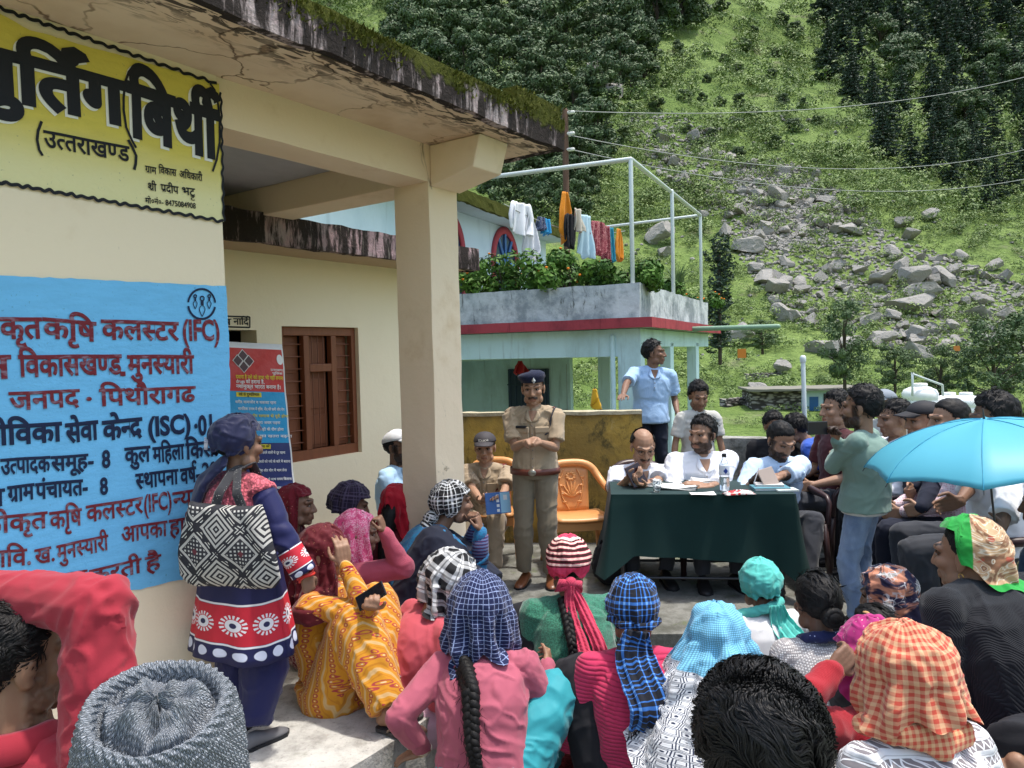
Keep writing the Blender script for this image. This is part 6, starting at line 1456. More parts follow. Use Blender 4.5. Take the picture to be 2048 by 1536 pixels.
for k in (1, -1):
    e, w = I['el'][k], I['wr'][k]; a = I['sh'][k]
    b = B(); b.tube([a, a.lerp(e, .5), e, e.lerp(w, .5), e.lerp(w, .92)], [.056, .057, .050, .048, .047], 16, round_ends=False); o = b.build('sleeve', m_navyk, I['root']); remesh(o, .008, 2); POST[o.name] = foldfn(.010, 40 + k, [(e, .12)])
    if k == 1:
        rows = []; uv = []; d = (w - e).normalized(); u0 = d.orthogonal().normalized(); v0 = d.cross(u0)
        for t in np.linspace(.30, .93, 8):
            c = e.lerp(w, t); rows.append([c + u0 * (.0535 * math.cos(q)) + v0 * (.0535 * math.sin(q)) for q in np.linspace(0, 6.283, 25)]); uv += [(q / 6.283 * .33, (.255 - (t - .30) / .63 * .235)) for q in np.linspace(0, 6.283, 25)]
        B().grid(rows, uv=uv).build('sleeve_border', M_BORDER, I['root'], solid=.003)
ringat(I, 1, .97, .034, plain((.55, .03, .02), .35), 'bangle', .006, 2)
rows = []; uv = []; pel, s_ = I['pel'], I['s']      # kurta skirt
for j in range(15):
    t = j / 14; z = .08 - .435 * t; rr = np.interp(t, [0, .3, 1], [.190, .205, .262]); row = []
    for i in range(61):
        a = 2 * math.pi * i / 60; f = 1 + (.035 * math.sin(a * 7 + 1) + .025 * math.sin(a * 12)) * t; row.append(pel + Vector((math.cos(a) * rr * f, math.sin(a) * rr * .74 * f, z + .01 * math.sin(a * 3) * t))); uv.append((i / 60, (1 - t) * .435))
    rows.append(row)
B().grid(rows, uv=uv).build('kurta', M_BORDER, I['root'], solid=.004)
drape(I['root'], I, mat=m_hood, open_=104, drop=.06, dside=.10, dfront=.10, gather=1, pad=.016, folds=.006, hairline=.12)
b = B(); b.tube([hp(I, .02, -.09, -.08), hp(I, -.05, -.13, -.16), hp(I, -.085, -.15, -.30), hp(I, -.08, -.14, -.46)], [.045, .055, .05, .035], 12, flat=.4); o = b.build('scarf_tail', m_hood, I['root']); remesh(o, .008, 2); POST[o.name] = foldfn(.010, 77, [])
# hair clip
b = B(); c = hp(I, -.055, -.115, .0); M = frame3((-.55, -1, 0), (0.25, 0, 1)).to_4x4(); M = (I['HR'].to_4x4()) @ M; M.translation = c; M_CLIP = plain((.55, .55, .62), .35, .5)
for lo, hi in (((-.035, 0, -.016), (-.027, .014, .016)), ((.027, 0, -.016), (.035, .014, .016)), ((-.035, 0, .010), (.035, .014, .018)), ((-.035, 0, -.018), (.035, .014, -.010))): b.box(lo, hi, M)
b.build('hair_clip', M_CLIP, I['root'], smooth=False)
# her bag
def m_bag():
    n = N('woven_bag_cloth'); u, v, _ = n.xyz(n.uv); a = (u + v) * 5.2; b_ = (u - v) * 5.2; fa = (a.fract() - .5).abs() * 2; fb = (b_.fract() - .5).abs() * 2; d = fa.max(fb)
    ck = n.math('MODULO', (a.floor() + b_.floor()) + 40, 2.0)
    st = n.step(((d * 4.2).fract() - .5).abs(), .2, .24); c = n.mix(st, (.018, .017, .022), (.52, .50, .46)); c = n.mix(n.step(d, .82, .85), c, (.02, .02, .025)); c = n.mix(n.step((d - .93).abs(), .03, .02) * n.step(((u * 90).sin() * (v * 90).sin()), 0, .1), c, (.7, .68, .62))
    g = n.step(((u * 64).fract() - .5).abs(), .22, .26).max(n.step(((v * 64).fract() - .5).abs(), .22, .26)); c = n.mix(ck * n.step(d, .62, .58), c, n.mix(g, (.62, .60, .56), (.03, .03, .035))); c = n.mix(ck * n.step(d, .16, .14), c, (.16, .03, .04))
    c = n.mix(n.noise(n.uv, 160, 2) * .25, c, (.12, .12, .13)); n.bump(n.noise(n.uv, 240, 2), .4, .004); return n.out(c, .85, .15)
bc = W(455, 1092, 2.98); bag = thing('shoulder_bag', 'large black and white woven shoulder bag with diamond pattern on a standing back', 'bag', bc, 0)
fx = (W(560, 1092, 3.0) - W(360, 1092, 3.05)).normalized(); fz = Vector((0, 0, 1)); fy = fx.cross(fz); rows = []; uv = []
for j in range(19):
    t = j / 18; z = .155 - .32 * t; hw = np.interp(t, [0, .15, .6, .9, 1], [.150, .165, .205, .215, .185]); th = .045 * math.sin(math.pi * min(1, .12 + t * .88)) ** .6 + .008; row = []
    for i in range(48):
        a = 2 * math.pi * i / 48; x = abs(math.cos(a)) ** .55 * math.copysign(1, math.cos(a)); y = abs(math.sin(a)) ** .75 * math.copysign(1, math.sin(a)); wob = .008 * math.sin(x * 6 + t * 5) + .006 * math.sin(x * 13 - t * 8)
        row.append(fx * (x * hw) + fy * (y * th + wob) + fz * (z - .018 * x * x * (1 - t) * -1 + (.03 * x if True else 0) * -.3)); uv.append((x * hw + .5, z + .5))
    rows.append(row)
B().loft(rows, uv=uv).build('bag_body', m_bag(), bag)
L2 = lambda p: (WAL['M4'] @ p) - bc
for dx, o_ in ((-.07, .02), (.06, .03)):
    shp = WAL['M4'] @ (WAL['sh'][1] * .35 + WAL['nk'] * .65 + Vector((.0 + dx * .2, -.0, .045))) - bc; a = fx * dx + fz * .15 - fy * .03; b = B(); pts = [a + fz * -.02, a.lerp(shp, .5) - Vector((0, .10, 0)) + fx * .0, shp + Vector((-.02, -.055, .01)), shp + Vector((.02, .02, .03)), shp + Vector((.05, .07, -.10))]
    P = []; 
    for q in range(len(pts) - 1):
        for t in np.linspace(0, 1, 6)[:-1]: P.append(pts[q].lerp(pts[q + 1], t))
    P.append(pts[-1]); b.tube(P, .021, 8, flat=.25, side=fx); b.build('bag_strap', cloth('woven_strap', (.03, .03, .035), 'specks', c2=(.6, .58, .54), c3=1, k=2.2), bag)

# woman in yellow suit seated at the plinth edge, cheek on hand
m_suit = cloth('ochre_suit', (.58, .25, .018), 'suit', c2=(.40, .13, .012), c3=(.34, .03, .05)); m_mar = cloth('maroon_headscarf', (.11, .008, .014), 'specks', c2=(.42, .18, .10), k=1.6, rough=.7)
I = person('person in ochre striped suit and maroon headscarf seated with cheek on hand', at=W(645, 1108, 3.68), gz=PLZ, yaw=R(-112), lean=-5, slouch=.08, neck=-14, head=(36, 14, 0), skin='a', hair='under', hands=(.35, .8), pose='floor', fem=True, vox=.0055, cvox=.0085, s=1.02, top=dict(mat=m_suit, name='kurta', sleeve='long', hem=-.26, loose=.016, slv=-.006, flare=.05), bottom=dict(mat=m_suit, name='salwar', loose=.062, cuff=.75, fold=.016, wl=.09), feet='bare',
           rh=C1(W(688, 1128, 3.52)), rpole=(.1, .5, -1), handd=((0, -.1, 1), (.6, .5, .3)), handn=((-.6, -.7, 0), (0, .3, 1)), lh=C1(W(738, 1215, 3.42)), lpole=(-.4, .2, -1), rf=C1(W(778, 1425, 3.32)), lf=C1(W(770, 1392, 3.48)), rk=(.0, .3, 1), lk=(-.1, .3, 1))
drape(I['root'], I, mat=m_mar, open_=122, drop=.34, dside=.30, dfront=.2, folds=.010, hairline=.10, flare=.03); YEL = I
ringat(I, 1, .80, .033, plain((.35, .02, .03), .3), 'bangle', .0045, 3)
M_SOLE = plain((.05, .045, .045), .8); M_STRAP = plain((.13, .09, .07), .6)
def sandal(I, k, m=None):
    a = I['an'][k]; fwd = Vector((.12 * k, 1, 0)).normalized(); lat = Vector((fwd.y, -fwd.x, 0)); z0 = a.z - .085; b = B()
    out = [(-.065, .02), (-.05, .036), (0, .036), (.08, .044), (.14, .046), (.18, .03), (.19, .008)]; pts = [(y, w) for y, w in out] + [(y, -w) for y, w in out[::-1]]
    b.loft([[Vector((a.x, a.y, z)) + fwd * y + lat * w for y, w in pts] for z in (z0, z0 + .016)]); o = b.build('sandal', M_SOLE, I['root'], smooth=False, bevel=.003)
    for sg in (1, -1): B().tube([Vector((a.x, a.y, z0 + .016)) + fwd * .12, Vector((a.x, a.y, z0 + .058)) + fwd * .07 + lat * .022 * sg, Vector((a.x, a.y, z0 + .02)) + fwd * .02 + lat * .04 * sg], .006, 6).build('strap', M_STRAP, o)
sandal(I, 1); sandal(I, -1)
# pink printed scarf
m_pscarf = cloth('pink_print_scarf', (.72, .10, .25), 'print', c2=(.85, .55, .62), c3=(.60, .04, .16), k=1.6); m_rose = cloth('rose_jumper', (.38, .07, .11), 'knit')
I = person('person in pink printed scarf and rose jumper behind the ochre suit', at=W(715, 1068, 4.25), gz=PLZ, yaw=R(-62), lean=20, head=(-10, 6, 0), skin='b', hair='under', top=dict(mat=m_rose, sleeve='long', hem=-.15, loose=.022), bottom=dict(mat=cloth('maroon_print_salwar', (.20, .012, .03), 'print', c2=(.6, .5, .45), k=1.3), name='salwar', loose=.07, cuff=.6, fold=.014), s=.98, pose='floor', fem=True, vox=.006, cvox=.009,
           feet='bare', rh=C1(W(768, 1062, 4.05)), handd=((0, -.3, 1), None), handn=((-.5, -.8, 0), None), rpole=(.1, .7, -.7), hands=(.9, .6), lh=(.1, .42, .15), rf=C1(W(800, 1390, 3.50)), lf=C1(W(815, 1360, 3.75)), rk=(.3, .3, 1), lk=(-.3, .3, 1))
drape(I['root'], I, mat=m_pscarf, open_=125, drop=.40, dside=.34, dfront=.2, folds=.012, hairline=.10); sandal(I, 1)
tail(I['root'], [hp(I, .06, .05, -.16), hp(I, .05, .16, -.34), hp(I, .02, .30, -.48), hp(I, .02, .36, -.60)], [.05, .075, .09, .10], m_pscarf, folds=.014, nf=4)
# behind them
I = person('person in dark red scarf seen in profile against the cream wall', at=W(592, 1012, 4.7), gz=PLZ, yaw=R(-84), lean=8, head=(0, 0, 0), skin='b', hair='under', top=dict(mat=cloth('wine_jumper', (.09, .012, .018), 'tee'), sleeve='long', hem=-.12, loose=.02), bottom=dict(mat=M_BLK, loose=.05), s=1.0, **{**FL})
drape(I['root'], I, mat=cloth('wine_red_scarf', (.16, .012, .022), 'specks', c2=(.4, .2, .15), k=1.4), open_=108, drop=.32, dside=.3, dfront=.2, hairline=.12)
I = person('person with dark violet wrap around the head behind the pink printed scarf', at=W(702, 1012, 4.95), gz=PLZ, yaw=R(-48), lean=10, head=(-20, 10, 0), skin='b', hair='under', top=dict(mat=M_BLK, sleeve='long', hem=-.12, loose=.02), bottom=dict(mat=M_BLK, loose=.05), s=1.0, **FL)
drape(I['root'], I, mat=cloth('dark_violet_wrap', (.020, .013, .032), 'plaid', c2=(.08, .06, .11), k=1.2), open_=105, drop=.05, dside=.10, dfront=.1, gather=1, pad=.026, folds=.016, nf=7)
I = person('person wrapped in bright red shawl over dark hair sitting in the shade of the pillar', at=W(798, 1012, 5.0), gz=PLZ, yaw=R(-25), lean=6, head=(0, 8, 0), skin='b', hair='under', top=dict(mat=cloth('deep_maroon_kurta', (.13, .008, .014), 'tee'), sleeve='long', hem=-.2, loose=.03), bottom=dict(mat=cloth('deep_maroon_salwar', (.10, .008, .014), 'tee'), loose=.07), s=1.0, **FL)
m_rsh = cloth('red_shawl', (.42, .010, .025), 'tee', rough=.7); drape(I['root'], I, mat=m_rsh, open_=178, drop=.02, dside=.42, dfront=.3, hairline=.10, tri=.5, folds=.012, pad=.018, flare=.02)
b = B(); b.ell(hp(I, 0, -.085, -.03), (.070, .05, .095), I['HR'], 16, 12); b.tube([hp(I, 0, -.10, -.05), hp(I, 0, -.135, -.22), hp(I, .0, -.15, -.36)], [.06, .045, .03], 10); o = b.build('hair_braid', HAIR, I['root']); remesh(o, .008, 2)
# blue shirt, chin on both hands
m_bw = cloth('black_white_plaid', (.012, .012, .014), 'plaid', c2=(.62, .63, .64), c3=(.75, .75, .76), k=1.0); m_bl = cloth('blue_printed_top', (.018, .17, .33), 'print', c2=(.03, .09, .22), k=.8)
I = person('person in blue top and black plaid headwrap leaning chin on both hands beside the pillar', at=W(906, 1008, 4.55), gz=PLZ, yaw=R(-68), lean=30, head=(4, -4, 0), skin='b', hair='under', top=dict(mat=m_bl, sleeve='long', hem=-.12, loose=.016), bottom=dict(mat=M_NVT, name='salwar', loose=.06), s=1.0, pose='floor', fem=True, vox=.006, cvox=.009, seatz=.2,
           rh=C1(W(962, 1062, 4.35)), lh=C1(W(955, 1050, 4.5)), rpole=(.3, .5, -1), lpole=(-.2, .6, -1), handd=((-.2, -.2, 1), (.1, -.3, 1)), handn=((-.6, -.8, 0), (.6, -.8, 0)), hands=(1.1, 1.1), rf=C1(W(965, 1200, 4.25)), lf=C1(W(985, 1180, 4.4)), rk=(.1, .4, 1), lk=(-.1, .4, 1), feet='none')
drape(I['root'], I, mat=m_bw, open_=106, drop=.06, dside=.10, dfront=.1, gather=1, pad=.020, folds=.012, nf=7, uvs=1.0)
b = B(); b.ell(hp(I, 0, -.135, -.05), (.05, .045, .045), I['HR']); o = b.build('scarf_knot', cloth('black_white_plaid_knot', (.012, .012, .014), 'plaid', c2=(.62, .63, .64), c3=(.75, .75, .76), ob=True), I['root']); remesh(o, .008, 2); POST[o.name] = foldfn(.014, 5, [], .05)
tail(I['root'], [hp(I, 0, -.14, -.06), hp(I, .0, -.20, -.12), hp(I, -.01, -.22, -.20)], [.03, .05, .06], m_bw, folds=.012)
b = B(); r_ = random.Random(4)
for q in range(60): p = hp(I, r_.uniform(-.04, .04), -.11, -.10); b.tube([p, p + Vector((r_.gauss(0, .02), -.03, -.06)), p + Vector((r_.gauss(0, .03), -.045 + r_.gauss(0, .015), -.12))], [.003, .003, .001], 4)
b.build('loose_hair', HAIR, I['root'])
m_cuff = cloth('striped_cuff', (.05, .012, .06), 'stripes', c2=(.02, .12, .25), c3=(.3, .05, .08), k=.8)
for k in (1, -1): e, w = I['el'][k], I['wr'][k]; B().tube([e.lerp(w, .25), e.lerp(w, .6), e.lerp(w, .92)], [.0545, .051, .044], 14, round_ends=False).build('cuff', m_cuff, I['root'])
# black and white check scarf, coral jumper
m_bwb = cloth('black_white_bands', (.72, .72, .72), 'bands', c2=(.014, .014, .016), c3=(.05, .05, .05)); m_coral = cloth('coral_jumper', (.50, .085, .11), 'tee'); m_lil = cloth('pale_lilac_salwar', (.60, .38, .47), 'tee')
I = person('person in coral jumper bending forward under a black and white check scarf', at=W(898, 1165, 3.72), gz=LOWZ, yaw=R(-52), lean=20, side=5, head=(-8, 28, 14), neck=10, skin='b', hair='under', top=dict(mat=m_coral, sleeve='long', hem=-.16, loose=.016), bottom=dict(mat=m_lil, name='salwar', loose=.06, fold=.016), s=1.0, **FL)
drape(I['root'], I, mat=m_bwb, open_=112, drop=.20, dside=.20, dfront=.16, folds=.018, nf=7, pad=.030, flare=.0, hemnoise=.02, push=.012)
def fringe(I, pts, m, n=30, L=.06, seed=3, wid=.0035):
    b = B(); r = random.Random(seed)
    for q in range(n):
        t = q / (n - 1) * (len(pts) - 1); i = min(int(t), len(pts) - 2); p = Vector(pts[i]).lerp(Vector(pts[i + 1]), t - i); b.tube([p, p + Vector((r.gauss(0, .006), r.gauss(0, .005), -L * .5)), p + Vector((r.gauss(0, .012), r.gauss(0, .01), -L * r.uniform(.7, 1.2)))], [wid, wid, wid * .5], 4)
    return b.build('fringe', m, I['root'])
def braid(I, pts, r0=.036, name='hair_braid', turns=7, m=None):
    pts = [Vector(p) for p in pts]; b = B()
    def cp(t): x = t * (len(pts) - 1); i = min(int(x), len(pts) - 2); return pts[i].lerp(pts[i + 1], x - i)
    for s3 in range(3):
        P = []; Rr = []
        for t in np.linspace(0, 1, 60):
            a = t * turns * 2 * math.pi + s3 * 2 * math.pi / 3; d = (cp(min(1, t + .03)) - cp(max(0, t - .03))).normalized(); sd = d.cross(Vector((0, -1, 0))).normalized(); nn = sd.cross(d); k = r0 * (1 - .55 * t)
            P.append(cp(t) + sd * (math.sin(a) * k * .62) + nn * (math.sin(2 * a) * k * .30)); Rr.append(k * .60)
        b.tube(P, Rr, 8)
    rr = random.Random(9)
    for q in range(240):
        t = rr.random(); p = cp(t) + Vector((rr.gauss(0, r0 * .45), rr.gauss(0, r0 * .3), 0)); b.tube([p, p + Vector((rr.gauss(0, .008), -.006, -.02)), p + Vector((rr.gauss(0, .016), -.004, -.045))], [.0012, .0012, .0006], 3)
    e = cp(1)
    for q in range(50): b.tube([e, e + Vector((rr.gauss(0, .006), rr.gauss(0, .006), -.05)), e + Vector((rr.gauss(0, .012), rr.gauss(0, .01), -.11))], [.003, .0025, .001], 4)
    return b.build(name, m or HAIR, I['root'])
# navy check scarf, dusty pink jumper, long braid
m_nc = cloth('navy_check_scarf', (.008, .013, .055), 'grid', c2=(.26, .32, .52)); m_dpink = cloth('dusty_pink_jumper', (.41, .10, .145), 'tee', bump=.5)
I = person('person in dusty pink jumper with long braid under a navy check scarf', at=W(964, 1226, 3.25), gz=LOWZ, yaw=R(-12), lean=24, side=-5, slouch=.04, neck=-12, head=(-14, 8, 0), skin='a', hair='under', fat=.20, headscale=1.2, top=dict(mat=m_dpink, sleeve='long', hem=-.03, loose=.010, fold=.012, wl=.05), bottom=dict(mat=M_TEAL, name='salwar', loose=.055, fold=.016, wl=.07), s=.98, pose='floor', fem=True, vox=.0055, cvox=.0075,
           lh=C1(W(848, 1500, 3.16)), lpole=(-.5, -.9, .1), handd=((0, 1, 0), (-.8, -.15, -.25)), handn=(None, (0, 0, -1)), hands=(.5, .15), rh=(.20, .40, .34), rf=(.16, .42, .09), rk=(.35, .2, .8), lf=(.08, .42, .09), lk=(.5, .5, .2))
ringat(I, -1, .95, .034, plain((.55, .50, .36), .3, .5, .6), 'bangle', .004, 2)
drape(I['root'], I, mat=m_nc, open_=118, drop=.25, dside=.19, dfront=.14, folds=.016, nf=6, pad=.030, flare=.02, tri=1.4, hemnoise=.03); 
hemp = [hp(I, -.12, -.10, -.22), hp(I, -.03, -.16, -.27), hp(I, .05, -.16, -.27), hp(I, .12, -.09, -.22)]; fringe(I, hemp, m_nc, 34, .05)
N_ = I; bk = I['ring'](.75, .16, .15); bk2 = I['ring'](.35, .16, .165); bk3 = I['ring'](.05, .17, .17)
braid(I, [hp(I, 0, -.125, -.16), bk[18] + Vector((0, -.05, 0)), bk2[18] + Vector((.01, -.04, 0)), bk3[18] + Vector((.03, -.03, 0))], .043)
# green jumper with striped wool hat tied behind
m_green = cloth('green_mohair', (.04, .20, .125), 'fuzz', sheen=.4); m_hat = None
def m_striped():
    n = N('striped_wool_hat'); u, v, _ = n.xyz(n.uv); f = (v * 46).fract(); c = n.mix(n.step(f, .48, .52) * n.step(v, .055, .06), (.64, .075, .14), (.055, .02, .02)); c = n.mix(n.step((f - .25).abs(), .20, .17) * n.step(v, .055, .06), c, (.80, .55, .47)); c = n.mix(n.step(v, .165, .17), c, (.60, .055, .115)); c = n.mix(n.step((v - .05).abs(), .010, .007), c, (.80, .58, .52))
    n.bump(((u * 260).sin()) * .6 + n.noise(n.uv, 200, 2), .5, .004); return n.out(c, .9, .1)
m_hat = m_striped(); m_wool = cloth('coral_wool_rib', (.60, .055, .115), 'vrib', k=.8)
I = person('person in green mohair jumper with a striped wool hat tied at the back', at=W(1136, 1132, 3.92), gz=LOWZ, yaw=R(6), lean=12, slouch=.04, head=(-6, 8, 0), skin='b', hair='under', fat=.06, top=dict(mat=m_green, sleeve='long', hem=-.16, loose=.022), bottom=dict(mat=M_BLK, name='salwar', loose=.07), s=1.12, **FL, rh=(.2, .38, .2), lh=(-.2, .38, .2), rf=(.16, .42, .09), lf=(-.16, .42, .09), rk=(.3, .2, 1), lk=(-.3, .2, 1))
drape(I['root'], I, mat=m_hat, open_=112, drop=.05, dside=.09, dfront=.08, gather=1, pad=.020, folds=.004, nf=14, name='wool_hat')
b = B(); kc = hp(I, 0, -.128, -.055); b.ell(kc, (.034, .030, .032)); b.tube([kc, kc + Vector((-.05, 0, .005)), kc + Vector((-.07, .01, -.03)), kc + Vector((-.02, 0, -.02))], .020, 8); b.tube([kc, kc + Vector((.05, 0, -.01)), kc + Vector((.06, .01, -.04)), kc], .020, 8); o = b.build('scarf_knot', m_wool, I['root'])
b1 = I['ring'](.7, .16, .16)[18]; b2 = I['ring'](.3, .16, .165)[18]
tail(I['root'], [kc, kc + Vector((-.01, -.03, -.12)), b1 + Vector((.01, -.035, -.05)), b2 + Vector((.02, -.03, .05)), b2 + Vector((.03, -.03, -.10))], [.022, .030, .036, .042, .048], m_wool, 'hat_tie', folds=.006, nf=3); tail(I['root'], [kc, kc + Vector((.05, -.03, -.12)), b1 + Vector((.085, -.03, -.02)), b1 + Vector((.10, -.03, -.12))], [.022, .030, .036, .04], m_wool, 'hat_tie', folds=.006, nf=3, seed=4)
braid(I, [hp(I, -.03, -.10, -.13), b1 + Vector((-.045, -.03, 0)), b2 + Vector((-.035, -.03, .02))], .03, turns=5)
# rose ribbed long jumper, blue black plaid
m_rib = cloth('rose_ribbed_kurta', (.52, .035, .105), 'rib', bump=.6); m_bbp = cloth('blue_black_plaid', (.010, .012, .020), 'plaid', c2=(.03, .15, .50), c3=(.14, .34, .72))
I = person('person in long rose ribbed jumper with blue and black plaid scarf tied behind', at=W(1266, 1222, 3.25), gz=LOWZ, yaw=R(4), lean=10, slouch=.05, head=(-8, 10, 0), skin='b', hair='under', fat=.04, top=dict(mat=m_rib, sleeve='long', hem=-.42, loose=.016, flare=.055, fold=.010), bottom=dict(mat=M_BLK, loose=.06), s=1.14, pose='floor', fem=True, vox=.006, cvox=.008, rh=(.2, .38, .2), lh=(-.2, .38, .22), rpole=(.4, -.1, -1), lpole=(-.4, -.1, -1), rf=(.16, .42, .09), lf=(-.16, .42, .09), rk=(.3, .2, 1), lk=(-.3, .2, 1))
drape(I['root'], I, mat=m_bbp, open_=112, drop=.06, dside=.10, dfront=.09, gather=1, pad=.018, folds=.009, nf=8)
kc = hp(I, 0, -.125, -.045); b = B(); b.tube([hp(I, .088, -.03, -.03), hp(I, .05, -.115, -.035), hp(I, -.05, -.118, -.03), hp(I, -.088, -.03, -.02)], .017, 10); o = b.build('scarf_band', cloth('blue_black_plaid_band', (.010, .012, .020), 'plaid', c2=(.03, .15, .50), c3=(.14, .34, .72), ob=True), I['root']); remesh(o, .006, 2); POST[o.name] = foldfn(.010, 6, [], .03)
b1 = I['ring'](.72, .16, .16)[18]; tail(I['root'], [kc + Vector((0, -.01, 0)), kc + Vector((-.02, -.04, -.10)), b1 + Vector((-.01, -.045, .03)), b1 + Vector((-.02, -.04, -.075))], [.05, .085, .092, .085], m_bbp, folds=.012, nf=4, thick=.026)
fringe(I, [b1 + Vector((-.10, -.04, -.075)), b1 + Vector((.07, -.04, -.075))], M_BLK, 26, .05, wid=.003)
# teal scarf, white kurta
m_wk = cloth('white_kurta', (.70, .70, .71), 'tee'); m_teal = cloth('teal_scarf', (.10, .50, .44), 'specks', c2=(.22, .52, .50), k=2.2)
I = person('person in white kurta with a teal scarf wound round the head and hanging behind', at=W(1519, 1170, 4.05), gz=LOWZ, yaw=R(8), lean=14, head=(-4, 4, 0), skin='b', hair='under', top=dict(mat=m_wk, sleeve='long', hem=-.3, loose=.026, flare=.04), bottom=dict(mat=m_wk, loose=.05), s=.98, **FL, rh=(.2, .38, .15), lh=(-.2, .38, .15))
drape(I['root'], I, mat=m_teal, open_=112, drop=.07, dside=.11, dfront=.1, gather=1, pad=.018, folds=.008, nf=9)
b = B(); b.tube([hp(I, -.20, .02, -.17), hp(I, -.10, -.07, -.115), hp(I, .0, -.115, -.085), hp(I, .085, -.05, -.07)], [.030, .030, .028, .025], 12, flat=.7); o = b.build('scarf_band', m_teal, I['root']); remesh(o, .007, 2); POST[o.name] = foldfn(.012, 9, [], .04)
b1 = I['ring'](.8, .16, .16)[18]; tail(I['root'], [hp(I, .03, -.125, -.07), hp(I, .04, -.15, -.15), b1 + Vector((.05, -.04, -.02)), b1 + Vector((.04, -.035, -.10))], [.035, .062, .075, .062], m_teal, folds=.014, nf=4, thick=.02)
# pale blue shawl with ringed print
m_hex = cloth('blue_net_shawl', (.17, .46, .66), 'hex', k=1.5)
I = person('person under a large pale blue net shawl with white ringed border', at=W(1432, 1278, 3.02), gz=LOWZ, yaw=R(10), lean=12, head=(0, 8, 0), skin='b', hair='under', top=dict(mat=cloth('dark_teal_kurta', (.012, .10, .12), 'tee'), sleeve='long', hem=-.3, loose=.03, flare=.05), bottom=dict(mat=M_TEAL, loose=.08, fold=.014, name='salwar'), s=1.12, **FL, rh=(.2, .36, .2), lh=(-.2, .36, .2), lf=(-.22, .25, .09), lk=(-1, .3, .05))
drape(I['root'], I, mat=m_hex, open_=128, drop=.50, dside=.38, dfront=.25, folds=.014, nf=6, pad=.016, flare=.18, push=.03, tri=.6, hairline=.10)
# bun, white net cardigan, navy collar scarf
I = person('person with black hair in a low bun and a white open knit cardigan', at=W(1633, 1206, 3.3), gz=LOWZ, yaw=R(2), lean=12, head=(4, 8, 0), skin='b', hair='bun', top=dict(mat=cloth('white_open_knit', (.72, .70, .68), 'net', c2=(.30, .28, .28), k=.75, bump=.6), sleeve='long', hem=-.2, loose=.022), bottom=dict(mat=M_BLK, loose=.05), s=.98, **FL, rh=(.2, .38, .15), lh=(-.2, .38, .15))
b = B(); nk, up_, rt_, sf_ = I['nk'], I['up'], I['rt'], I['sf']; b.tube([nk + (rt_ * math.cos(a) * .082 + sf_ * math.sin(a) * .082) + up_ * (.012 - .02 * math.sin(a)) for a in np.linspace(0, 6.283, 25)], .026, 10, caps=False); o = b.build('neck_scarf', cloth('navy_floral_neck_scarf', (.015, .020, .075), 'specks', c2=(.35, .40, .6), c3=1), I['root']); remesh(o, .007, 2); POST[o.name] = foldfn(.012, 4, [], .04)
# peach and navy floral scarf
m_flo = cloth('peach_navy_floral_scarf', (.55, .24, .15), 'floral', c2=(.022, .020, .05), c3=(.34, .33, .31), k=1.0)
I = person('person in maroon jumper with a peach and navy floral scarf turned to the left', at=W(1772, 1192, 3.55), gz=LOWZ, yaw=R(34), lean=16, head=(10, 10, 0), skin='b', hair='under', top=dict(mat=cloth('maroon_jumper', (.17, .018, .030), 'knit'), sleeve='long', hem=-.12, loose=.022), bottom=dict(mat=M_BLK, loose=.05), s=1.0, **FL)
drape(I['root'], I, mat=m_flo, open_=118, drop=.26, dside=.20, dfront=.14, folds=.010, nf=6, pad=.018, flare=.04)
# paisley and green scarf, black ribbed jumper
m_pai = cloth('green_paisley_scarf', (.020, .30, .050), 'paisley', c2=(.040, .262), k=1.0)
I = person('person in black ribbed jumper with a green and tan paisley scarf and gold earring', at=W(1935, 1112, 2.95), gz=LOWZ, yaw=R(22), lean=18, slouch=.05, head=(14, 4, 0), skin='a', hair='under', fat=.10, top=dict(mat=cloth('black_ribbed_jumper', (.013, .014, .018), 'vrib', k=.55, bump=.5), sleeve='long', hem=-.14, loose=.024), bottom=dict(mat=M_BLK, loose=.07), s=1.20, nl=-.02, pose='floor', fem=True, vox=.006, cvox=.008, rh=(.2, .38, .2), lh=(-.16, .40, .12), rf=(.2, .4, .09), lf=(-.2, .4, .09), rk=(.5, .3, 1), lk=(-.5, .3, 1))
drape(I['root'], I, mat=m_pai, open_=92, drop=.16, dside=.05, dfront=.08, folds=.007, nf=5, pad=.018, flare=.03, hairline=.085, tri=.9)
for k in (1, -1): e = hp(I, .080 * k, -.010, -.045); B().tube([e + Vector((0, .010 * math.cos(a), .010 * math.sin(a) - .008)) for a in np.linspace(0, 6.283, 13)], .0022, 5, caps=False).build('earring', plain((.6, .36, .10), .25, .5, .8), I['root'])
# magenta scarf, red jumper, hand at the head
m_mag = cloth('magenta_scarf', (.38, .025, .16), 'specks', c2=(.62, .45, .38), k=.7); m_redk = cloth('red_wool_jumper', (.36, .018, .028), 'knit', bump=.5)
I = person('person in magenta scarf and red wool jumper with bangled hand at the head', at=W(1738, 1318, 2.62), gz=LOWZ, yaw=R(12), lean=14, head=(16, 10, 0), skin='b', hair='under', top=dict(mat=m_redk, sleeve='long', hem=-.12, loose=.02), bottom=dict(mat=M_BLK, loose=.05), s=1.0, pose='floor', fem=True, vox=.005, cvox=.009,
           lh=C1(W(1668, 1338, 2.50)), lpole=(-.9, -.3, -.6), handd=(None, (.75, .1, .5)), handn=(None, (.3, .9, 0)), hands=(.6, .55), rh=(.30, .40, .1), rpole=(1, -.1, -.2))
drape(I['root'], I, mat=m_mag, open_=112, drop=.14, dside=.14, dfront=.1, folds=.008, nf=6, pad=.015)
ringat(I, -1, .90, .034, plain((.58, .36, .16), .3, .5, .5), 'bangle', .0045, 3)
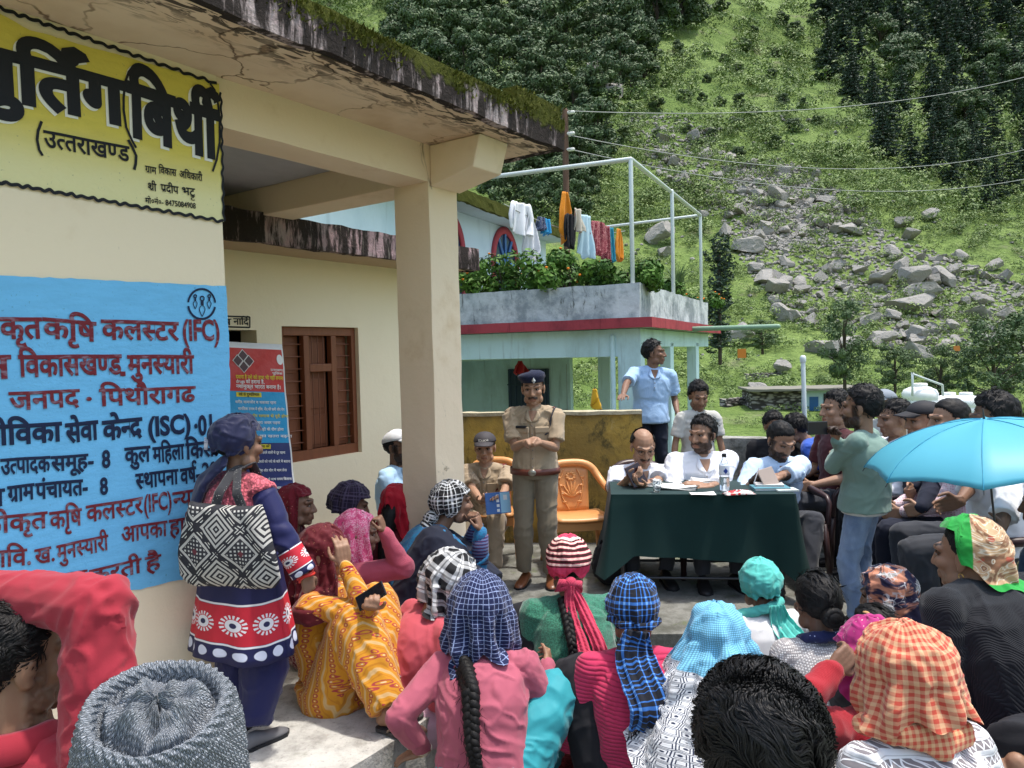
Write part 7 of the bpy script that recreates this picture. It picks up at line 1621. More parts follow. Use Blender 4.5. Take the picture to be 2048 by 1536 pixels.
# child
I = person('child with dark hair and tiny hair clips between the knit cardigan and the floral scarf', at=W(1742, 1262, 3.15), gz=LOWZ, yaw=R(30), lean=8, s=.74, headscale=1.05, skin='b', hair='bun', top=dict(mat=cloth('mustard_top', (.5, .36, .10)), sleeve='long', hem=-.1, loose=.02), bottom=dict(mat=M_BLK, loose=.05), pose='floor', fem=True, vox=.007, cvox=.011, cat='child')
for k in (1, -1): c = hp(I, .055 * k, -.02, .10); B().ell(c, (.012, .022, .008)).build('hair_clip', plain((.5, .28, .12), .3), I['root'])
# orange check shawl, white lace jumper
m_ging = cloth('orange_red_gingham', (.64, .37, .21), 'gingham', c2=(.44, .035, .025), k=1.35); m_lace = cloth('white_lace_jumper', (.72, .72, .74), 'lace', c2=(.10, .08, .09), bump=.5)
I = person('person in white lace knit jumper with an orange and red check shawl over the head', at=W(1806, 1352, 2.12), gz=LOWZ, yaw=R(16), lean=10, slouch=.05, head=(6, 6, 0), skin='b', hair='under', fat=.06, top=dict(mat=m_lace, sleeve='long', hem=-.15, loose=.022), bottom=dict(mat=M_BLK, loose=.06), s=1.04, pose='floor', fem=True, vox=.006, cvox=.007)
drape(I['root'], I, mat=m_ging, open_=124, drop=.10, dside=.15, dfront=.14, folds=.014, nf=6, pad=.024, flare=.07, push=.022)
b = B(); nk, up_, rt_, sf_ = I['nk'], I['up'], I['rt'], I['sf']; b.tube([nk - rt_ * .14 + up_ * .05 + sf_ * .04, nk - rt_ * .09 - sf_ * .06 + up_ * .045, nk - sf_ * .095 + up_ * .02, nk + rt_ * .09 - sf_ * .08 + up_ * .02, nk + rt_ * .13 + up_ * .02], [.030, .040, .046, .040, .030], 12, flat=.8)
o = b.build('shawl_end', cloth('orange_red_gingham_fold', (.72, .42, .22), 'gingham', c2=(.52, .045, .03), k=1.35, ob=True), I['root']); remesh(o, .006, 2); POST[o.name] = foldfn(.014, 3, [], .04)
uvm = None
# bare foot at the lower right corner belongs to a seated person
I = person('person mostly out of view whose bare foot shows at the lower right corner', at=W(2235, 1330, 2.5), gz=LOWZ, yaw=R(70), lean=-6, s=1.0, skin='a', hair='under', top=dict(mat=M_BLK, sleeve='long', hem=-.1, loose=.03), bottom=dict(mat=M_BLK, loose=.06), feet='bare', rf=C1(W(2035, 1525, 2.25)), lf=C1(W(2130, 1600, 2.2)), rk=(.2, .3, 1), lk=(-.2, .3, 1), pose='floor', fem=True, vox=.005, cvox=.011)
# foreground man with thick black hair
I = person('person in the foreground with thick tousled black hair seen from behind', at=W(1515, 1498, 1.16), gz=LOWZ, yaw=R(6), pose='stand', s=.88, head=(0, 10, 0), skin='a', hair=None, top=dict(mat=M_BLK, sleeve='short', hem=-.1), bottom=BT_, headscale=1.05, eyes=False, vox=.006, hidelegs=False, seatz=None)
locks(I['root'], I, HAIRF, 17000, 5, length=.075, wid=.0010, h0=.004, h1=.022, low=-.075)
# man in red shirt, forearm over the head
m_redsh = cloth('red_shirt', (.32, .024, .040), 'tee', bump=.3)
I = person('person in red shirt in the left foreground with a forearm laid over the head', at=W(36, 1318, 1.52), gz=LOWZ, yaw=R(-16), pose='stand', s=1.17, lean=2, head=(-24, 6, 0), skin='a', hair=None, beard=1, mous=1, top=dict(mat=m_redsh, sleeve='long', hem=-.1, loose=.014, slv=.004, fold=.012, wl=.05), bottom=BT_, headscale=.94, vox=.0045, cvox=.0065, collar=m_redsh,
           rh=C1(W(-34, 1182, 1.56)), rpole=(1, .1, .40), handd=((-.9, .1, -.1), None), handn=((-.1, 0, -1), None), hands=(.3, .4))
locks(I['root'], I, HAIR, 5200, 8, length=.035, wid=.0011, h0=.002, h1=.010)
# knitted hat in the foreground
def m_knit(name, col, sc=1.0):
    n = N(name); u, v, _ = n.xyz(n.uv); a = (u * 190 * sc); r = (v * 120 * sc + ((a.fract() - .5).abs() * 1.6)).fract(); st = n.math('SINE', r * 3.1416) * n.math('SINE', a.fract() * 3.1416).pow(.5); z_ = n.step(((u * 26 + v * 14 * 1.0).fract() - .5).abs(), .1, .3)
    c = n.mix(st, tuple(k * .28 for k in col), col); c = n.mix(n.noise(n.uv, 60, 2) * .4, c, tuple(k * .55 for k in col)); n.bump(st * 1.5 + z_ * 1.2, .9, .006); return n.out(c, .95, .1)
m_gk = m_knit('grey_chunky_knit', (.60, .65, .72))
hcw = W(322, 1522, 1.34); I = person('person in the left foreground wearing a thick grey knitted hat seen from above', at=hcw, gz=LOWZ, yaw=R(-10), pose='stand', s=.82, head=(0, 4, 0), skin='a', hair=None, top=dict(mat=cloth('grey_jacket', (.12, .13, .15)), sleeve='long', hem=-.1, loose=.02), bottom=BT_, headscale=.80, eyes=False)
I['hc'] = I['hc'] + Vector((0, 0, .025)); rows = []; uv = []; hs = I['hs']
prof = [(.150, -.14), (.150, -.09), (.146, -.03), (.138, .03), (.128, .075), (.118, .098), (.110, .103), (.103, .098), (.098, .085), (.094, .070), (.090, .066), (.083, .078), (.066, .095), (.044, .104), (.020, .107), (.002, .106)]
TL = Matrix.Rotation(R(16), 3, 'X') @ Matrix.Rotation(R(11), 3, 'Y'); L = 0; nq = 240; S3 = 6
for j in range(len(prof) * S3 - S3 + 1):
    x = j / S3; i = min(int(x), len(prof) - 2); f = x - i; f = f * f * (3 - 2 * f) * .4 + f * .6; r = prof[i][0] * (1 - f) + prof[i + 1][0] * f; z = prof[i][1] * (1 - f) + prof[i + 1][1] * f; row = []
    if j: L += math.hypot(r - pr_[0], z - pr_[1])
    pr_ = (r, z); inn = max(0, min(1, (x - 9.6) / 1.5)); 
    for q in range(nq + 1):
        a = 2 * math.pi * q / nq; wv = 1 + .016 * math.sin(a * 3 + 1) + .012 * math.sin(a * 7 + 2 + z * 20); zig = abs(((a * 36 / 6.283 + (L * 60 if int(L * 18) % 2 == 0 else -L * 60 + 7)) % 1) - .5) * 2
        rg = (.0065 * (zig - .5)) * (1 - inn) + .002 * math.sin(a * 60) * inn
        dz = .008 * math.sin(a * 2 + .6) + inn * (.011 * math.sin(a * 4 + r * 60) * min(1, r / .05) + .007 * math.sin(a * 3 - r * 120 + 1) + .006 * math.sin(a * 11 + r * 90))
        row.append(I['hc'] + TL @ Vector((math.cos(a) * (r * wv + rg), math.sin(a) * (r * wv * 1.02 + rg), z + dz + rg * .5))); uv.append((q / nq * .8, L))
    rows.append(row)
B().grid(rows, uv=uv).build('knit_hat', m_gk, I['root'])
# ---------------------------------------------------------------- furniture and small things
# table under a dark green cloth
ta, tb = W(1222, 992, 5.45), W(1592, 986, 5.30); td = (tb - ta); td.z = 0; TL_ = td.length; tdir = td.normalized(); TZ = (ta.z + tb.z) / 2
tb_ = thing('office_table', 'long office table with thin steel legs hidden under a dark green cloth', 'table', (ta.x, ta.y, 0), math.atan2(tdir.y, tdir.x))
TD = .62
B().box((.02, .02, TZ - .035), (TL_ - .02, TD, TZ - .008)).build('tabletop', M_WOOD, tb_, smooth=False)
M_STEEL = plain((.06, .06, .065), .4, .5, .5)
for x in (.08, TL_ - .08):
    for y in (.08, TD - .08): B().tube([(x, y, .0), (x, y, TZ - .036)], .016, 8).build('leg', M_STEEL, tb_)
for y in (.08, TD - .08): B().tube([(.08, y, .14), (TL_ - .08, y, .14)], .011, 8).build('stretcher', M_STEEL, tb_)
m_tc = cloth('dark_green_tablecloth', (.004, .026, .024), 'tee', rough=.8, sheen=.12, bump=.2)
b = B(); nx, rows, uv = 120, [], []
# rows: from the back over the top, then down the front; sides done by a skirt loop
per = []
def rectloop(o, n=220):
    L_ = [(-o, -o), (TL_ + o, -o), (TL_ + o, TD + o), (-o, TD + o)]; P = []; tot = 2 * (TL_ + TD) + 8 * o
    for k in range(4):
        a, c = L_[k], L_[(k + 1) % 4]; m = int(n * (math.hypot(c[0] - a[0], c[1] - a[1]) / tot)) + 2
        for t in range(m): P.append((a[0] + (c[0] - a[0]) * t / m, a[1] + (c[1] - a[1]) * t / m))
    return P
base_loop = rectloop(.0)
cx, cy = TL_ / 2, TD / 2
loops = []
for j in range(22):
    t = j / 21; row = []
    for k, (x, y) in enumerate(base_loop):
        u = k / len(base_loop) * 2 * math.pi
        corner = max(0, 1 - min(math.hypot(x - a, y - c) for a, c in ((0, 0), (TL_, 0), (TL_, TD), (0, TD))) / .16)
        front = 1 if y < .02 else 0
        drop = .43 + .07 * (x / TL_) * front + .16 * corner + (0 if front else -.02)
        fold = (.012 * math.sin(x * 9 + y * 7) + .008 * math.sin(x * 21 + 1)) * t + .035 * corner * t
        ox, oy = (0, 0)
        if y < 1e-6: oy = -1
        elif y > TD - 1e-6: oy = 1
        if x < 1e-6 and y > 1e-6: ox = -1
        elif x > TL_ - 1e-6 and y < TD - 1e-6: ox = 1
        if corner > .0: ox += (-1 if x < cx else 1) * corner * .8; oy += (-1 if y < cy else 1) * corner * .8
        o_ = .004 + fold + .03 * t * t; z = TZ + .002 - drop * t - .008 * math.sin(min(1, t * 12) * 1.57)
        row.append(Vector((x + ox * o_ * min(1, t * 9 + .0), y + oy * o_ * min(1, t * 9), z if t > 0 else TZ + .002)))
    loops.append(row)
b = B(); b.loft(loops, caps=False); n0 = len(b.v); b.add([loops[0][k] for k in range(len(loops[0]))], [tuple(range(len(loops[0])))])
tcl = b.build('tablecloth', m_tc, None); tcl.matrix_world = Matrix.Translation((ta.x, ta.y, 0)) @ Matrix.Rotation(math.atan2(tdir.y, tdir.x), 4, 'Z'); tag(tcl, 'dark green cloth hanging over the front of the office table', 'tablecloth')
def TP(x, y, z=0): return Vector((ta.x, ta.y, 0)) + tdir * x + Vector((-tdir.y, tdir.x, 0)) * y + Vector((0, 0, TZ + .004 + z))
def onT(px, py): g = onplane(px, py, (0, 0, TZ), Vector((0, 0, 1))) - Vector((ta.x, ta.y, TZ)); return g.dot(tdir), g.dot(Vector((-tdir.y, tdir.x, 0)))
M_PAPER = plain((.78, .77, .74), .8); M_PAPER2 = plain((.62, .64, .66), .8)
def paper(x, y, w, d, rz, z, label, m=None, curl=.006, name='paper_sheet', cat='paper', sheets=1):
    rows = []; p = TP(x, y, z); b = B()
    for s_ in range(sheets):
        rows = []
        for j in range(7): rows.append([Vector(((i / 6 - .5) * w + s_ * .006, (j / 6 - .5) * d + s_ * .004, s_ * .0022 + curl * (math.sin(i * .9 + j * .5 + s_) * .5 + .5) * ((i / 6 - .5) ** 2 + (j / 6 - .5) ** 2) * 4)) for i in range(7)])
        b.grid(rows)
    o = b.build(name, m or M_PAPER, None, solid=.0015); o.location = p; o.rotation_euler = (0, 0, rz + math.atan2(tdir.y, tdir.x)); return tag(o, label, cat)
for (px, py, w, d, rz, lb, sh, cu) in ((1285, 972, .24, .17, .15, 'loose white papers before the reader of the dark tablet', 5, .02), (1350, 978, .30, .16, -.1, 'white sheets spread left of the water bottle', 4, .014), (1410, 966, .24, .15, .1, 'open white register under the bearded reader in white shirt', 6, .01), (1405, 989, .18, .10, .05, 'single white slip at the front edge of the table', 1, .004)):
    x, y = onT(px, py); paper(x, y, w, d, rz, .001, lb, None, cu, sheets=sh)
def book(px, py, w, d, h, rz, z, mc, label, name='notebook'):
    x, y = onT(px, py); o = thing(name, label, 'book', TP(x, y, z), rz + math.atan2(tdir.y, tdir.x))
    B().box((-w / 2 + .003, -d / 2 + .003, .003), (w / 2 - .003, d / 2 - .003, h - .003)).build('pages', M_PAPER, o, smooth=False); B().box((-w / 2, -d / 2, h - .003), (w / 2, d / 2, h)).box((-w / 2, -d / 2, 0), (w / 2, d / 2, .003)).box((-w / 2 - .002, -d / 2, .0), (-w / 2, d / 2, h)).build('cover', mc, o, smooth=False)
book(1540, 979, .26, .16, .020, .05, 0, plain((.10, .26, .32), .5), 'teal covered notebook under the white booklet on the table'); book(1538, 977, .20, .14, .016, -.08, .0205, plain((.62, .60, .58), .5), 'pale booklet lying on the teal notebook'); book(1572, 982, .15, .12, .012, .12, 0, plain((.55, .62, .60), .5), 'thin white covered notebook at the right end of the table')
# plastic packet, red and white
x, y = onT(1478, 989); pk = B(); rows = []
for j in range(9):
    rows.append([Vector(((i / 14 - .5) * .22, (j / 8 - .5) * .09, (.028 * math.sin(math.pi * i / 14) ** .5 * math.sin(math.pi * j / 8) ** .6 + .006 * math.sin(i * 2.3 + j * 1.7) * math.sin(math.pi * j / 8)) + .001)) for i in range(15)])
pk.grid(rows); n = N('red_clear_wrap'); xx = n.xyz(n.obj); c = n.mix(n.step(n.noise(n.obj, 22, 3), .46, .52), (.52, .03, .03), (.66, .60, .58)); n.bump(n.noise(n.obj, 60, 3), .6, .006)
o = pk.build('snack_packet', n.out(c, .18, .6), None, solid=.001); o.location = TP(x, y, 0); o.rotation_euler = (0, 0, .1); tag(o, 'crumpled red and clear snack packet at the front edge of the table', 'packet')
# water bottle and cup
def lathe(prof, seg=24):
    rows = [[Vector((r * math.cos(a), r * math.sin(a), z)) for a in np.linspace(0, 2 * math.pi, seg, endpoint=False)] for r, z in prof]; return B().loft(rows)
ng = N('clear_plastic'); M_CLEAR = ng.out((.9, .94, .96), .08, .5, Transmission_Weight=.92, IOR=1.12, Alpha=1.0)
x, y = onT(1449, 982); bt = thing('water_bottle', 'clear plastic water bottle with a blue label and dark cap standing on the table', 'bottle', TP(x, y, 0))
lathe([(.034, .0), (.037, .008), (.037, .06), (.035, .065), (.037, .07), (.037, .135), (.036, .15), (.038, .16), (.034, .195), (.022, .225), (.014, .238), (.014, .25)]).build('bottle_body', M_CLEAR, bt)
n = N('bottle_label'); u = n.xyz(n.obj); cc = n.mix(n.step(((u[0] * 55).abs() + ((u[2] - .15) * 42).abs()), 1.0, .9), (.66, .72, .80), (.02, .06, .30)); 
b = lathe([(.0385, .118), (.0392, .12), (.0392, .188), (.0375, .195)]); b.build('label', n.out(cc, .4, .3), bt); lathe([(.017, .25), (.017, .272), (.015, .275)]).build('bottle_cap', M_DARK, bt)
lathe([(.035, .003), (.0355, .10), (.001, .101)]).build('water', ng.m, bt)
x, y = onT(1314, 985); cu = lathe([(.024, .0), (.026, .003), (.032, .05), (.033, .088), (.035, .092), (.033, .091), (.030, .05), (.024, .006), (.001, .006)]).build('plastic_cup', M_CLEAR, None); cu.location = TP(x, y, 0); tag(cu, 'small clear disposable cup near the left end of the table', 'cup')
# tablet, phone, blue book, held things
def slab_at(name, label, cat, c, fwd, up, w, h, t, mats, parts=()):
    M = frame3(fwd, up).to_4x4(); M.translation = c; o = thing(name, label, cat, c); M.translation = (0, 0, 0)
    B().box((-w / 2, -t / 2, -h / 2), (w / 2, t / 2, h / 2), M).build('case', mats[0], o, smooth=False, bevel=min(.006, t * .4))
    if len(mats) > 1: B().box((-w / 2 + .006, t / 2, -h / 2 + .006), (w / 2 - .006, t / 2 + .001, h / 2 - .006), M).build('screen', mats[1], o, smooth=False)
    return o, M
slab_at('tablet', 'dark maroon tablet case held by the person with thinning hair and glasses', 'tablet', W(1272, 950, 5.66), (.25, -1, .35), (-.42, .1, 1), .13, .17, .012, [plain((.045, .012, .016), .35, .4), plain((.02, .008, .01), .1, .5)])
slab_at('mobile_phone', 'black phone held up sideways by the person in sage sweatshirt', 'phone', W(1635, 856, 4.62), (.35, -1, .1), (0, .1, 1), .155, .082, .010, [plain((.012, .012, .014), .3, .5), plain((.012, .012, .014), .25, .2)])
slab_at('mobile_phone', 'black phone held low in the lap of the ochre suited person', 'phone', W(742, 1192, 3.40), (-.35, -.9, .5), (.75, -.2, .6), .072, .150, .009, [plain((.012, .012, .014), .3, .5), plain((.010, .010, .012), .06, .6)])
bk, M = slab_at('booklet', 'blue booklet with a pale printed half held by the seated police officer', 'book', W(996, 1006, 5.88), (.1, -1, .3), (-.08, .3, 1), .20, .17, .010, [plain((.05, .14, .40), .4)])
B().box((-.098, .0052, -.08), (-.02, .0062, .08), M).build('cover_print', plain((.30, .55, .75), .5), bk, smooth=False); bb = B()
for q in range(4): bb.box((-.010, .0064, -.07 + q * .038), (.012, .0070, -.048 + q * .038), M)
bb.add([M @ Vector(v) for v in ((-.075, .0066, .02), (-.045, .0066, .02), (-.045, .0066, .06), (-.075, .0066, .06))], [(0, 1, 2, 3)]); bb.build('cover_squares', plain((.75, .78, .80), .5), bk, smooth=False)
pp, M = slab_at('paper_bundle', 'grey brown folded papers in the hands of the person in light blue shirt', 'paper', W(1538, 958, 5.52), (.2, -1, .5), (-.3, .3, 1), .13, .17, .010, [plain((.40, .33, .29), .8)])
pn = B().tube([W(1508, 966, 5.5), W(1518, 936, 5.52)], .004, 6).build('pen', plain((.6, .6, .62), .3), None); tag(pn, 'slim white pen in the hand of the person in light blue shirt', 'pen')
# chairs
def arm_chair(label, at, rz, m, group=None, back=True, deco=True):
    o = thing('plastic_armchair', label, 'chair', at, rz, group)          # faces local -y; sits on the ground
    rows = []
    for y, z, w in ((-.22, .43, .21), (-.235, .445, .225), (-.20, .46, .23), (0, .45, .23), (.20, .44, .215)): rows.append([Vector(((i / 8 - .5) * 2 * w, y, z + .012 * ((i / 8 - .5) * 2) ** 2)) for i in range(9)])
    B().grid(rows).build('seat', m, o, solid=.012)
    def bk(t, u): ang = u * 1.05; r = .24 + .02 * t; return Vector((math.sin(ang) * r, .20 + .07 * t - (1 - math.cos(ang)) * .10, .44 + .42 * t - (.10 * abs(u) ** 3) * t))
    b = B(); b.grid([[bk(t, u) for u in np.linspace(-.62, .62, 13)] for t in np.linspace(0, .93, 9)]); b.build('backrest', m, o, solid=.010)
    # thick rounded rim running into the arms
    rim = [Vector((-.26, -.20, .44)), Vector((-.275, -.20, .60)), Vector((-.275, -.16, .645)), Vector((-.28, .0, .655)), Vector((-.275, .12, .67))] + [bk(1.0, u) + Vector((0, 0, -.0)) for u in np.linspace(-1.0, 1.0, 15)] + [Vector((.275, .12, .67)), Vector((.28, .0, .655)), Vector((.275, -.16, .645)), Vector((.275, -.20, .60)), Vector((.26, -.20, .44))]
    B().tube(rim, [.020] * 3 + [.030] * 2 + [.034] * 15 + [.030] * 2 + [.020] * 3, 10).build('armrest', m, o)
    if deco:
        b = B(); n0 = lambda t, u: bk(t, u) + Vector((0, -.008, 0))
        for c in range(7):
            a = -1.2 + c * .4; pts = [n0(.30, 0), n0(.30 + .17 * math.cos(a) * .8, .26 * math.sin(a) * .7), n0(.30 + .34 * math.cos(a), .36 * math.sin(a))]; b.tube(pts, [.006, .014, .005], 6)
        for c in range(9):
            a = c * .7; p = n0(.72 + .07 * math.cos(a), .13 * math.sin(a)); b.ell(p, (.018, .008, .014))
        for c in (-1, 1):
            b.tube([n0(.05, .12 * c), n0(.30, .34 * c), n0(.62, .42 * c), n0(.86, .22 * c)], .007, 6)
            for q in range(4): b.ell(n0(.2 + q * .17, c * (.28 + .05 * q) * .95), (.022, .008, .012))
        b.build('relief', m, o)
    for sx in (-1, 1):
        B().tube([Vector((.235 * sx, -.19, .44)), Vector((.265 * sx, -.225, .0))], [.030, .022], 8, round_ends=False).build('leg', m, o); B().tube([Vector((.22 * sx, .20, .44)), Vector((.26 * sx, .28, .0))], [.030, .022], 8, round_ends=False).build('leg', m, o)
    B().box((-.24, -.215, .36), (.24, -.20, .435)).build('apron', m, o, smooth=False, bevel=.004)
    return o
n = N('orange_plastic'); M_ORANGE = n.out(n.mix(n.step(n.noise(n.obj, 5, 3), .35, .7) * .3, (.66, .31, .11), (.50, .20, .055)), .38, .4); n2 = N('brown_plastic'); M_BROWNP = n2.out((.045, .024, .024), .35, .4)
c = G(1155, 1128); arm_chair('empty orange plastic armchair with moulded flower back behind the standing officer', (c.x, 6.25, 0), R(8), M_ORANGE)
c = W(985, 1100, 6.5); arm_chair('orange plastic armchair under the seated police officer', (c.x, 6.52, 0), R(-8), M_ORANGE)
for px, d, lb in ((1568, 5.98, 'brown plastic armchair under the person in light blue shirt'), (1410, 6.12, 'brown plastic armchair under the bearded person in white shirt'), (1288, 6.2, 'brown plastic armchair under the reader of the dark tablet')): c = W(px, 1000, d); arm_chair(lb, (c.x, c.y + .0, 0), R(5), M_BROWNP, deco=False)
for px, d, rz, lb in ((1672, 6.4, -80, 'brown chair under the person in maroon tee'), (1548, 7.15, -30, 'brown chair under the person in black jacket'), (1600, 6.95, -120, 'brown chair under the bending person in royal blue'), (1775, 7.25, -70, 'brown chair under the person in grey cap'), (1792, 6.0, -92, 'brown chair under the white collared person'), (1862, 5.5, -100, 'brown chair under the person in black cap'), (1915, 5.1, -96, 'brown chair under the person with greying temples'), (2000, 4.6, -110, 'brown chair under the umbrella holder')):
    c = W(px, 1000, d); arm_chair(lb, (c.x, c.y, 0 if px > 900 else .1), R(rz), M_BROWNP, deco=False)
sc0 = W(806, 1050, 5.93); st_ = thing('stool', 'low dark wooden stool hidden behind the pillar under the person in white cap', 'stool', (sc0.x, sc0.y, .1)); B().box((-.17, -.17, .30), (.17, .17, .335)).build('seat', M_WOOD, st_, smooth=False)
for a_ in (-.14, .14):
    for b_ in (-.14, .14): B().tube([(a_, b_, .30), (a_ * 1.1, b_ * 1.1, 0)], .018, 6).build('leg', M_WOOD, st_)
# umbrella
n = N('cyan_umbrella_cloth'); ux = n.xyz(n.obj); M_UMB = n.out(n.mix(n.step(n.noise(n.obj, 3, 3), .35, .7) * .25, (.13, .53, .66), (.10, .46, .61)), .45, .35, Transmission_Weight=0.0)
_tr = n.new('ShaderNodeBsdfTranslucent'); _tr.inputs[0].default_value = (.10, .55, .75, 1); _mx = n.new('ShaderNodeMixShader'); _mx.inputs[0].default_value = .35
_ou = [q for q in n.nt.nodes if q.type == 'OUTPUT_MATERIAL'][0]; n.nt.links.new(n.b.outputs[0], _mx.inputs[1]); n.nt.links.new(_tr.outputs[0], _mx.inputs[2]); n.nt.links.new(_mx.outputs[0], _ou.inputs['Surface'])
M_SEAM = plain((.03, .26, .42), .6); ap = W(1968, 838, 3.70); hd = W(1992, 1072, 3.72); axis = (ap - hd).normalized(); um = thing('umbrella', 'open bright cyan umbrella held over the seated row on the right', 'umbrella', hd)
tx = axis.orthogonal().normalized(); ty = axis.cross(tx); NR = 8; Rr = .575; rows = []
rot0 = .18
for j in range(15):
    t = j / 14; row = []
    for i in range(NR * 8):
        a = 2 * math.pi * i / (NR * 8) + rot0; k = (i % 8) / 8; sag = math.sin(math.pi * k)
        r = Rr * math.sin(t * 1.18) / math.sin(1.18) * (1 - .085 * sag * t ** 1.2); z = -.235 * (1 - math.cos(t * 1.25)) / (1 - math.cos(1.25)) - .012 * sag * t * (1 - t) * 4 + .020 * sag * t ** 3
        row.append((ap - hd) + tx * (r * math.cos(a)) + ty * (r * math.sin(a)) + axis * (z + .0025 * math.sin(a * 31 + t * 14) * t))
    rows.append(row)
B().loft(rows, caps=False).build('canopy', M_UMB, um, solid=.0012)
for i in range(NR):
    a = 2 * math.pi * i / NR + rot0; e = lambda t: (ap - hd) + (tx * math.cos(a) + ty * math.sin(a)) * (Rr * math.sin(t * 1.18) / math.sin(1.18)) + axis * (-.235 * (1 - math.cos(t * 1.25)) / (1 - math.cos(1.25)) - .007)
    B().tube([e(t) for t in np.linspace(.03, 1.03, 9)], .0025, 5).build('rib', M_STEEL, um); B().tube([e(t) + axis * .0085 for t in np.linspace(.03, 1.0, 12)], .0022, 5).build('seam', M_SEAM, um); B().tube([(ap - hd) - axis * .30, e(.52)], .002, 5).build('strut', M_STEEL, um)
B().tube([Vector((0, 0, 0)), (ap - hd) + axis * .0], .0055, 8).build('shaft', M_STEEL, um); B().tube([(ap - hd) + axis * .002, (ap - hd) + axis * .05], [.006, .003], 8).build('ferrule', M_STEEL, um)
B().tube([axis * .02, axis * -.05, axis * -.11], [.014, .018, .015], 10).build('handle', plain((.30, .30, .05), .4), um)
# banner standing against the office wall
FRB = (C0 - N0 * (OFF - .16), D0, Vector((0, 0, 1)), N0)
ba = [onplane(x, y, FRB[0], N0) for x, y in ((420, 693), (566, 700), (594, 1015), (440, 1020))]; bn = thing('standing_banner', 'tall awareness banner in red, cyan and navy standing beside the brown window', 'banner', (ba[3] + ba[2]) / 2)
def bil(u, v): return (ba[0] * (1 - u) + ba[1] * u) * (1 - v) + (ba[3] * (1 - u) + ba[2] * u) * v
def bpt(u, v, l=0): p = bil(u, v); return p + N0 * (.006 * math.sin(u * 9 + v * 5) + .004 * math.sin(v * 23 + u * 12) + l) - bn.location
def bquad(u0, v0, u1, v1, l=0, nu=14, nv=14): return [[bpt(u0 + (u1 - u0) * i / nu, v0 + (v1 - v0) * j / nv, l) for i in range(nu + 1)] for j in range(nv + 1)]
def band_(nm, v0, v1, col): n = N('banner_' + nm); n.bump(n.noise(n.obj, 14, 4), .5, .012); B().grid(bquad(.02, v0, .975, v1)).build(nm + '_panel', n.out(col, .35, .4), bn)
B().grid(bquad(0, -.035, 1, 1, -.006)).build('banner_sheet', plain((.72, .73, .74), .4), bn, solid=.003)
band_('red', .0, .265, (.52, .045, .05)); band_('cyan', .265, .585, (.03, .32, .62)); band_('navy', .585, .985, (.03, .045, .16))
def btext(s, u0, v0, w, h, m, l=.004, off=.03, nm='lettering'):
    vs, fs, wd = hin(s, off); b = B(); b.add([bpt(u0 + x / wd * w, v0 - (y - .62) * h / .62, l + z * .02) for x, y, z in vs], fs); return b.build(nm, m, bn, smooth=False)
M_BY = plain((.72, .60, .05), .5)
btext('दवाना है नशे को हाथ भी नहीं लगाना', .30, .168, .66, .020, M_BY); btext('drugs को हराना है,', .30, .196, .38, .019, M_WHITE); btext('नशामुक्त भारत बनाना है।', .30, .226, .62, .020, M_WHITE)
btext('उत~तराखण~ड', .78, .122, .18, .012, M_WHITE); btext('पुिलस', .80, .143, .15, .012, M_WHITE)
B().grid(bquad(.30, .272, .62, .300, .004)).build('yellow_tab', M_BY, bn); btext('नशे के दुष~पिरणाम', .33, .277, .26, .016, M_DARK, .007); B().grid(bquad(.52, .594, .70, .622, .004)).build('yellow_tab', M_BY, bn); btext('क्या करें', .54, .600, .14, .014, M_DARK, .007)
rt_ = ['शरीर कमजोर व थकावट रहना', 'मानिसक तनाव में वृिद~ध, नींद की कमी और रोग', 'पिरवार और समाज से दूरी होना', 'िशक्षा पर बुरा असर पड़ना', 'हृदय और फेफड़ों के रोग होना', 'दुर~घटना का खतरा बढ़ना']
for k, t in enumerate(rt_): btext(t, .28 + .03 * (k % 2), .325 + k * .042, .55 + .10 * (k % 3) * .8, .015, M_BY if k == 2 else M_WHITE)
for k, t in enumerate(['नशा करने वालों से दूर रहना', 'दोस~तों को नशे के बारे में बताना', 'खेल और योग में भाग लेना', 'पिरवार के साथ समय िबताना', 'सहायता केन~द से बात करना']): btext(t, .50, .640 + k * .056, .40 + .06 * (k % 2), .014, M_WHITE)
btext('चमोली पुिलस', .70, .925, .24, .016, M_BY)
for cu, cv, k in ((.42, .045, 1), (.345, .078, 1), (.495, .078, 1), (.42, .115, 1.0)):
    su, sv = .07, .032
    for sc, m, l in ((1.0, M_WHITE, .004), (.86, plain((.10, .06, .07), .5), .006)):
        b = B(); b.add([bpt(cu + du * su * sc, cv + dv * sv * sc * 1.2, l) for du, dv in ((-1, 0), (0, 1), (1, 0), (0, -1))], [(0, 1, 2, 3)]); b.build('diamond', m, bn, smooth=False)
b = B(); b.add([bpt(.93 + .045 * math.cos(a), .062 + .032 * math.sin(a), .004) for a in np.linspace(0, 6.283, 20, endpoint=False)], [tuple(range(20))[::-1]]); b.build('roundel', M_WHITE, bn, smooth=False)
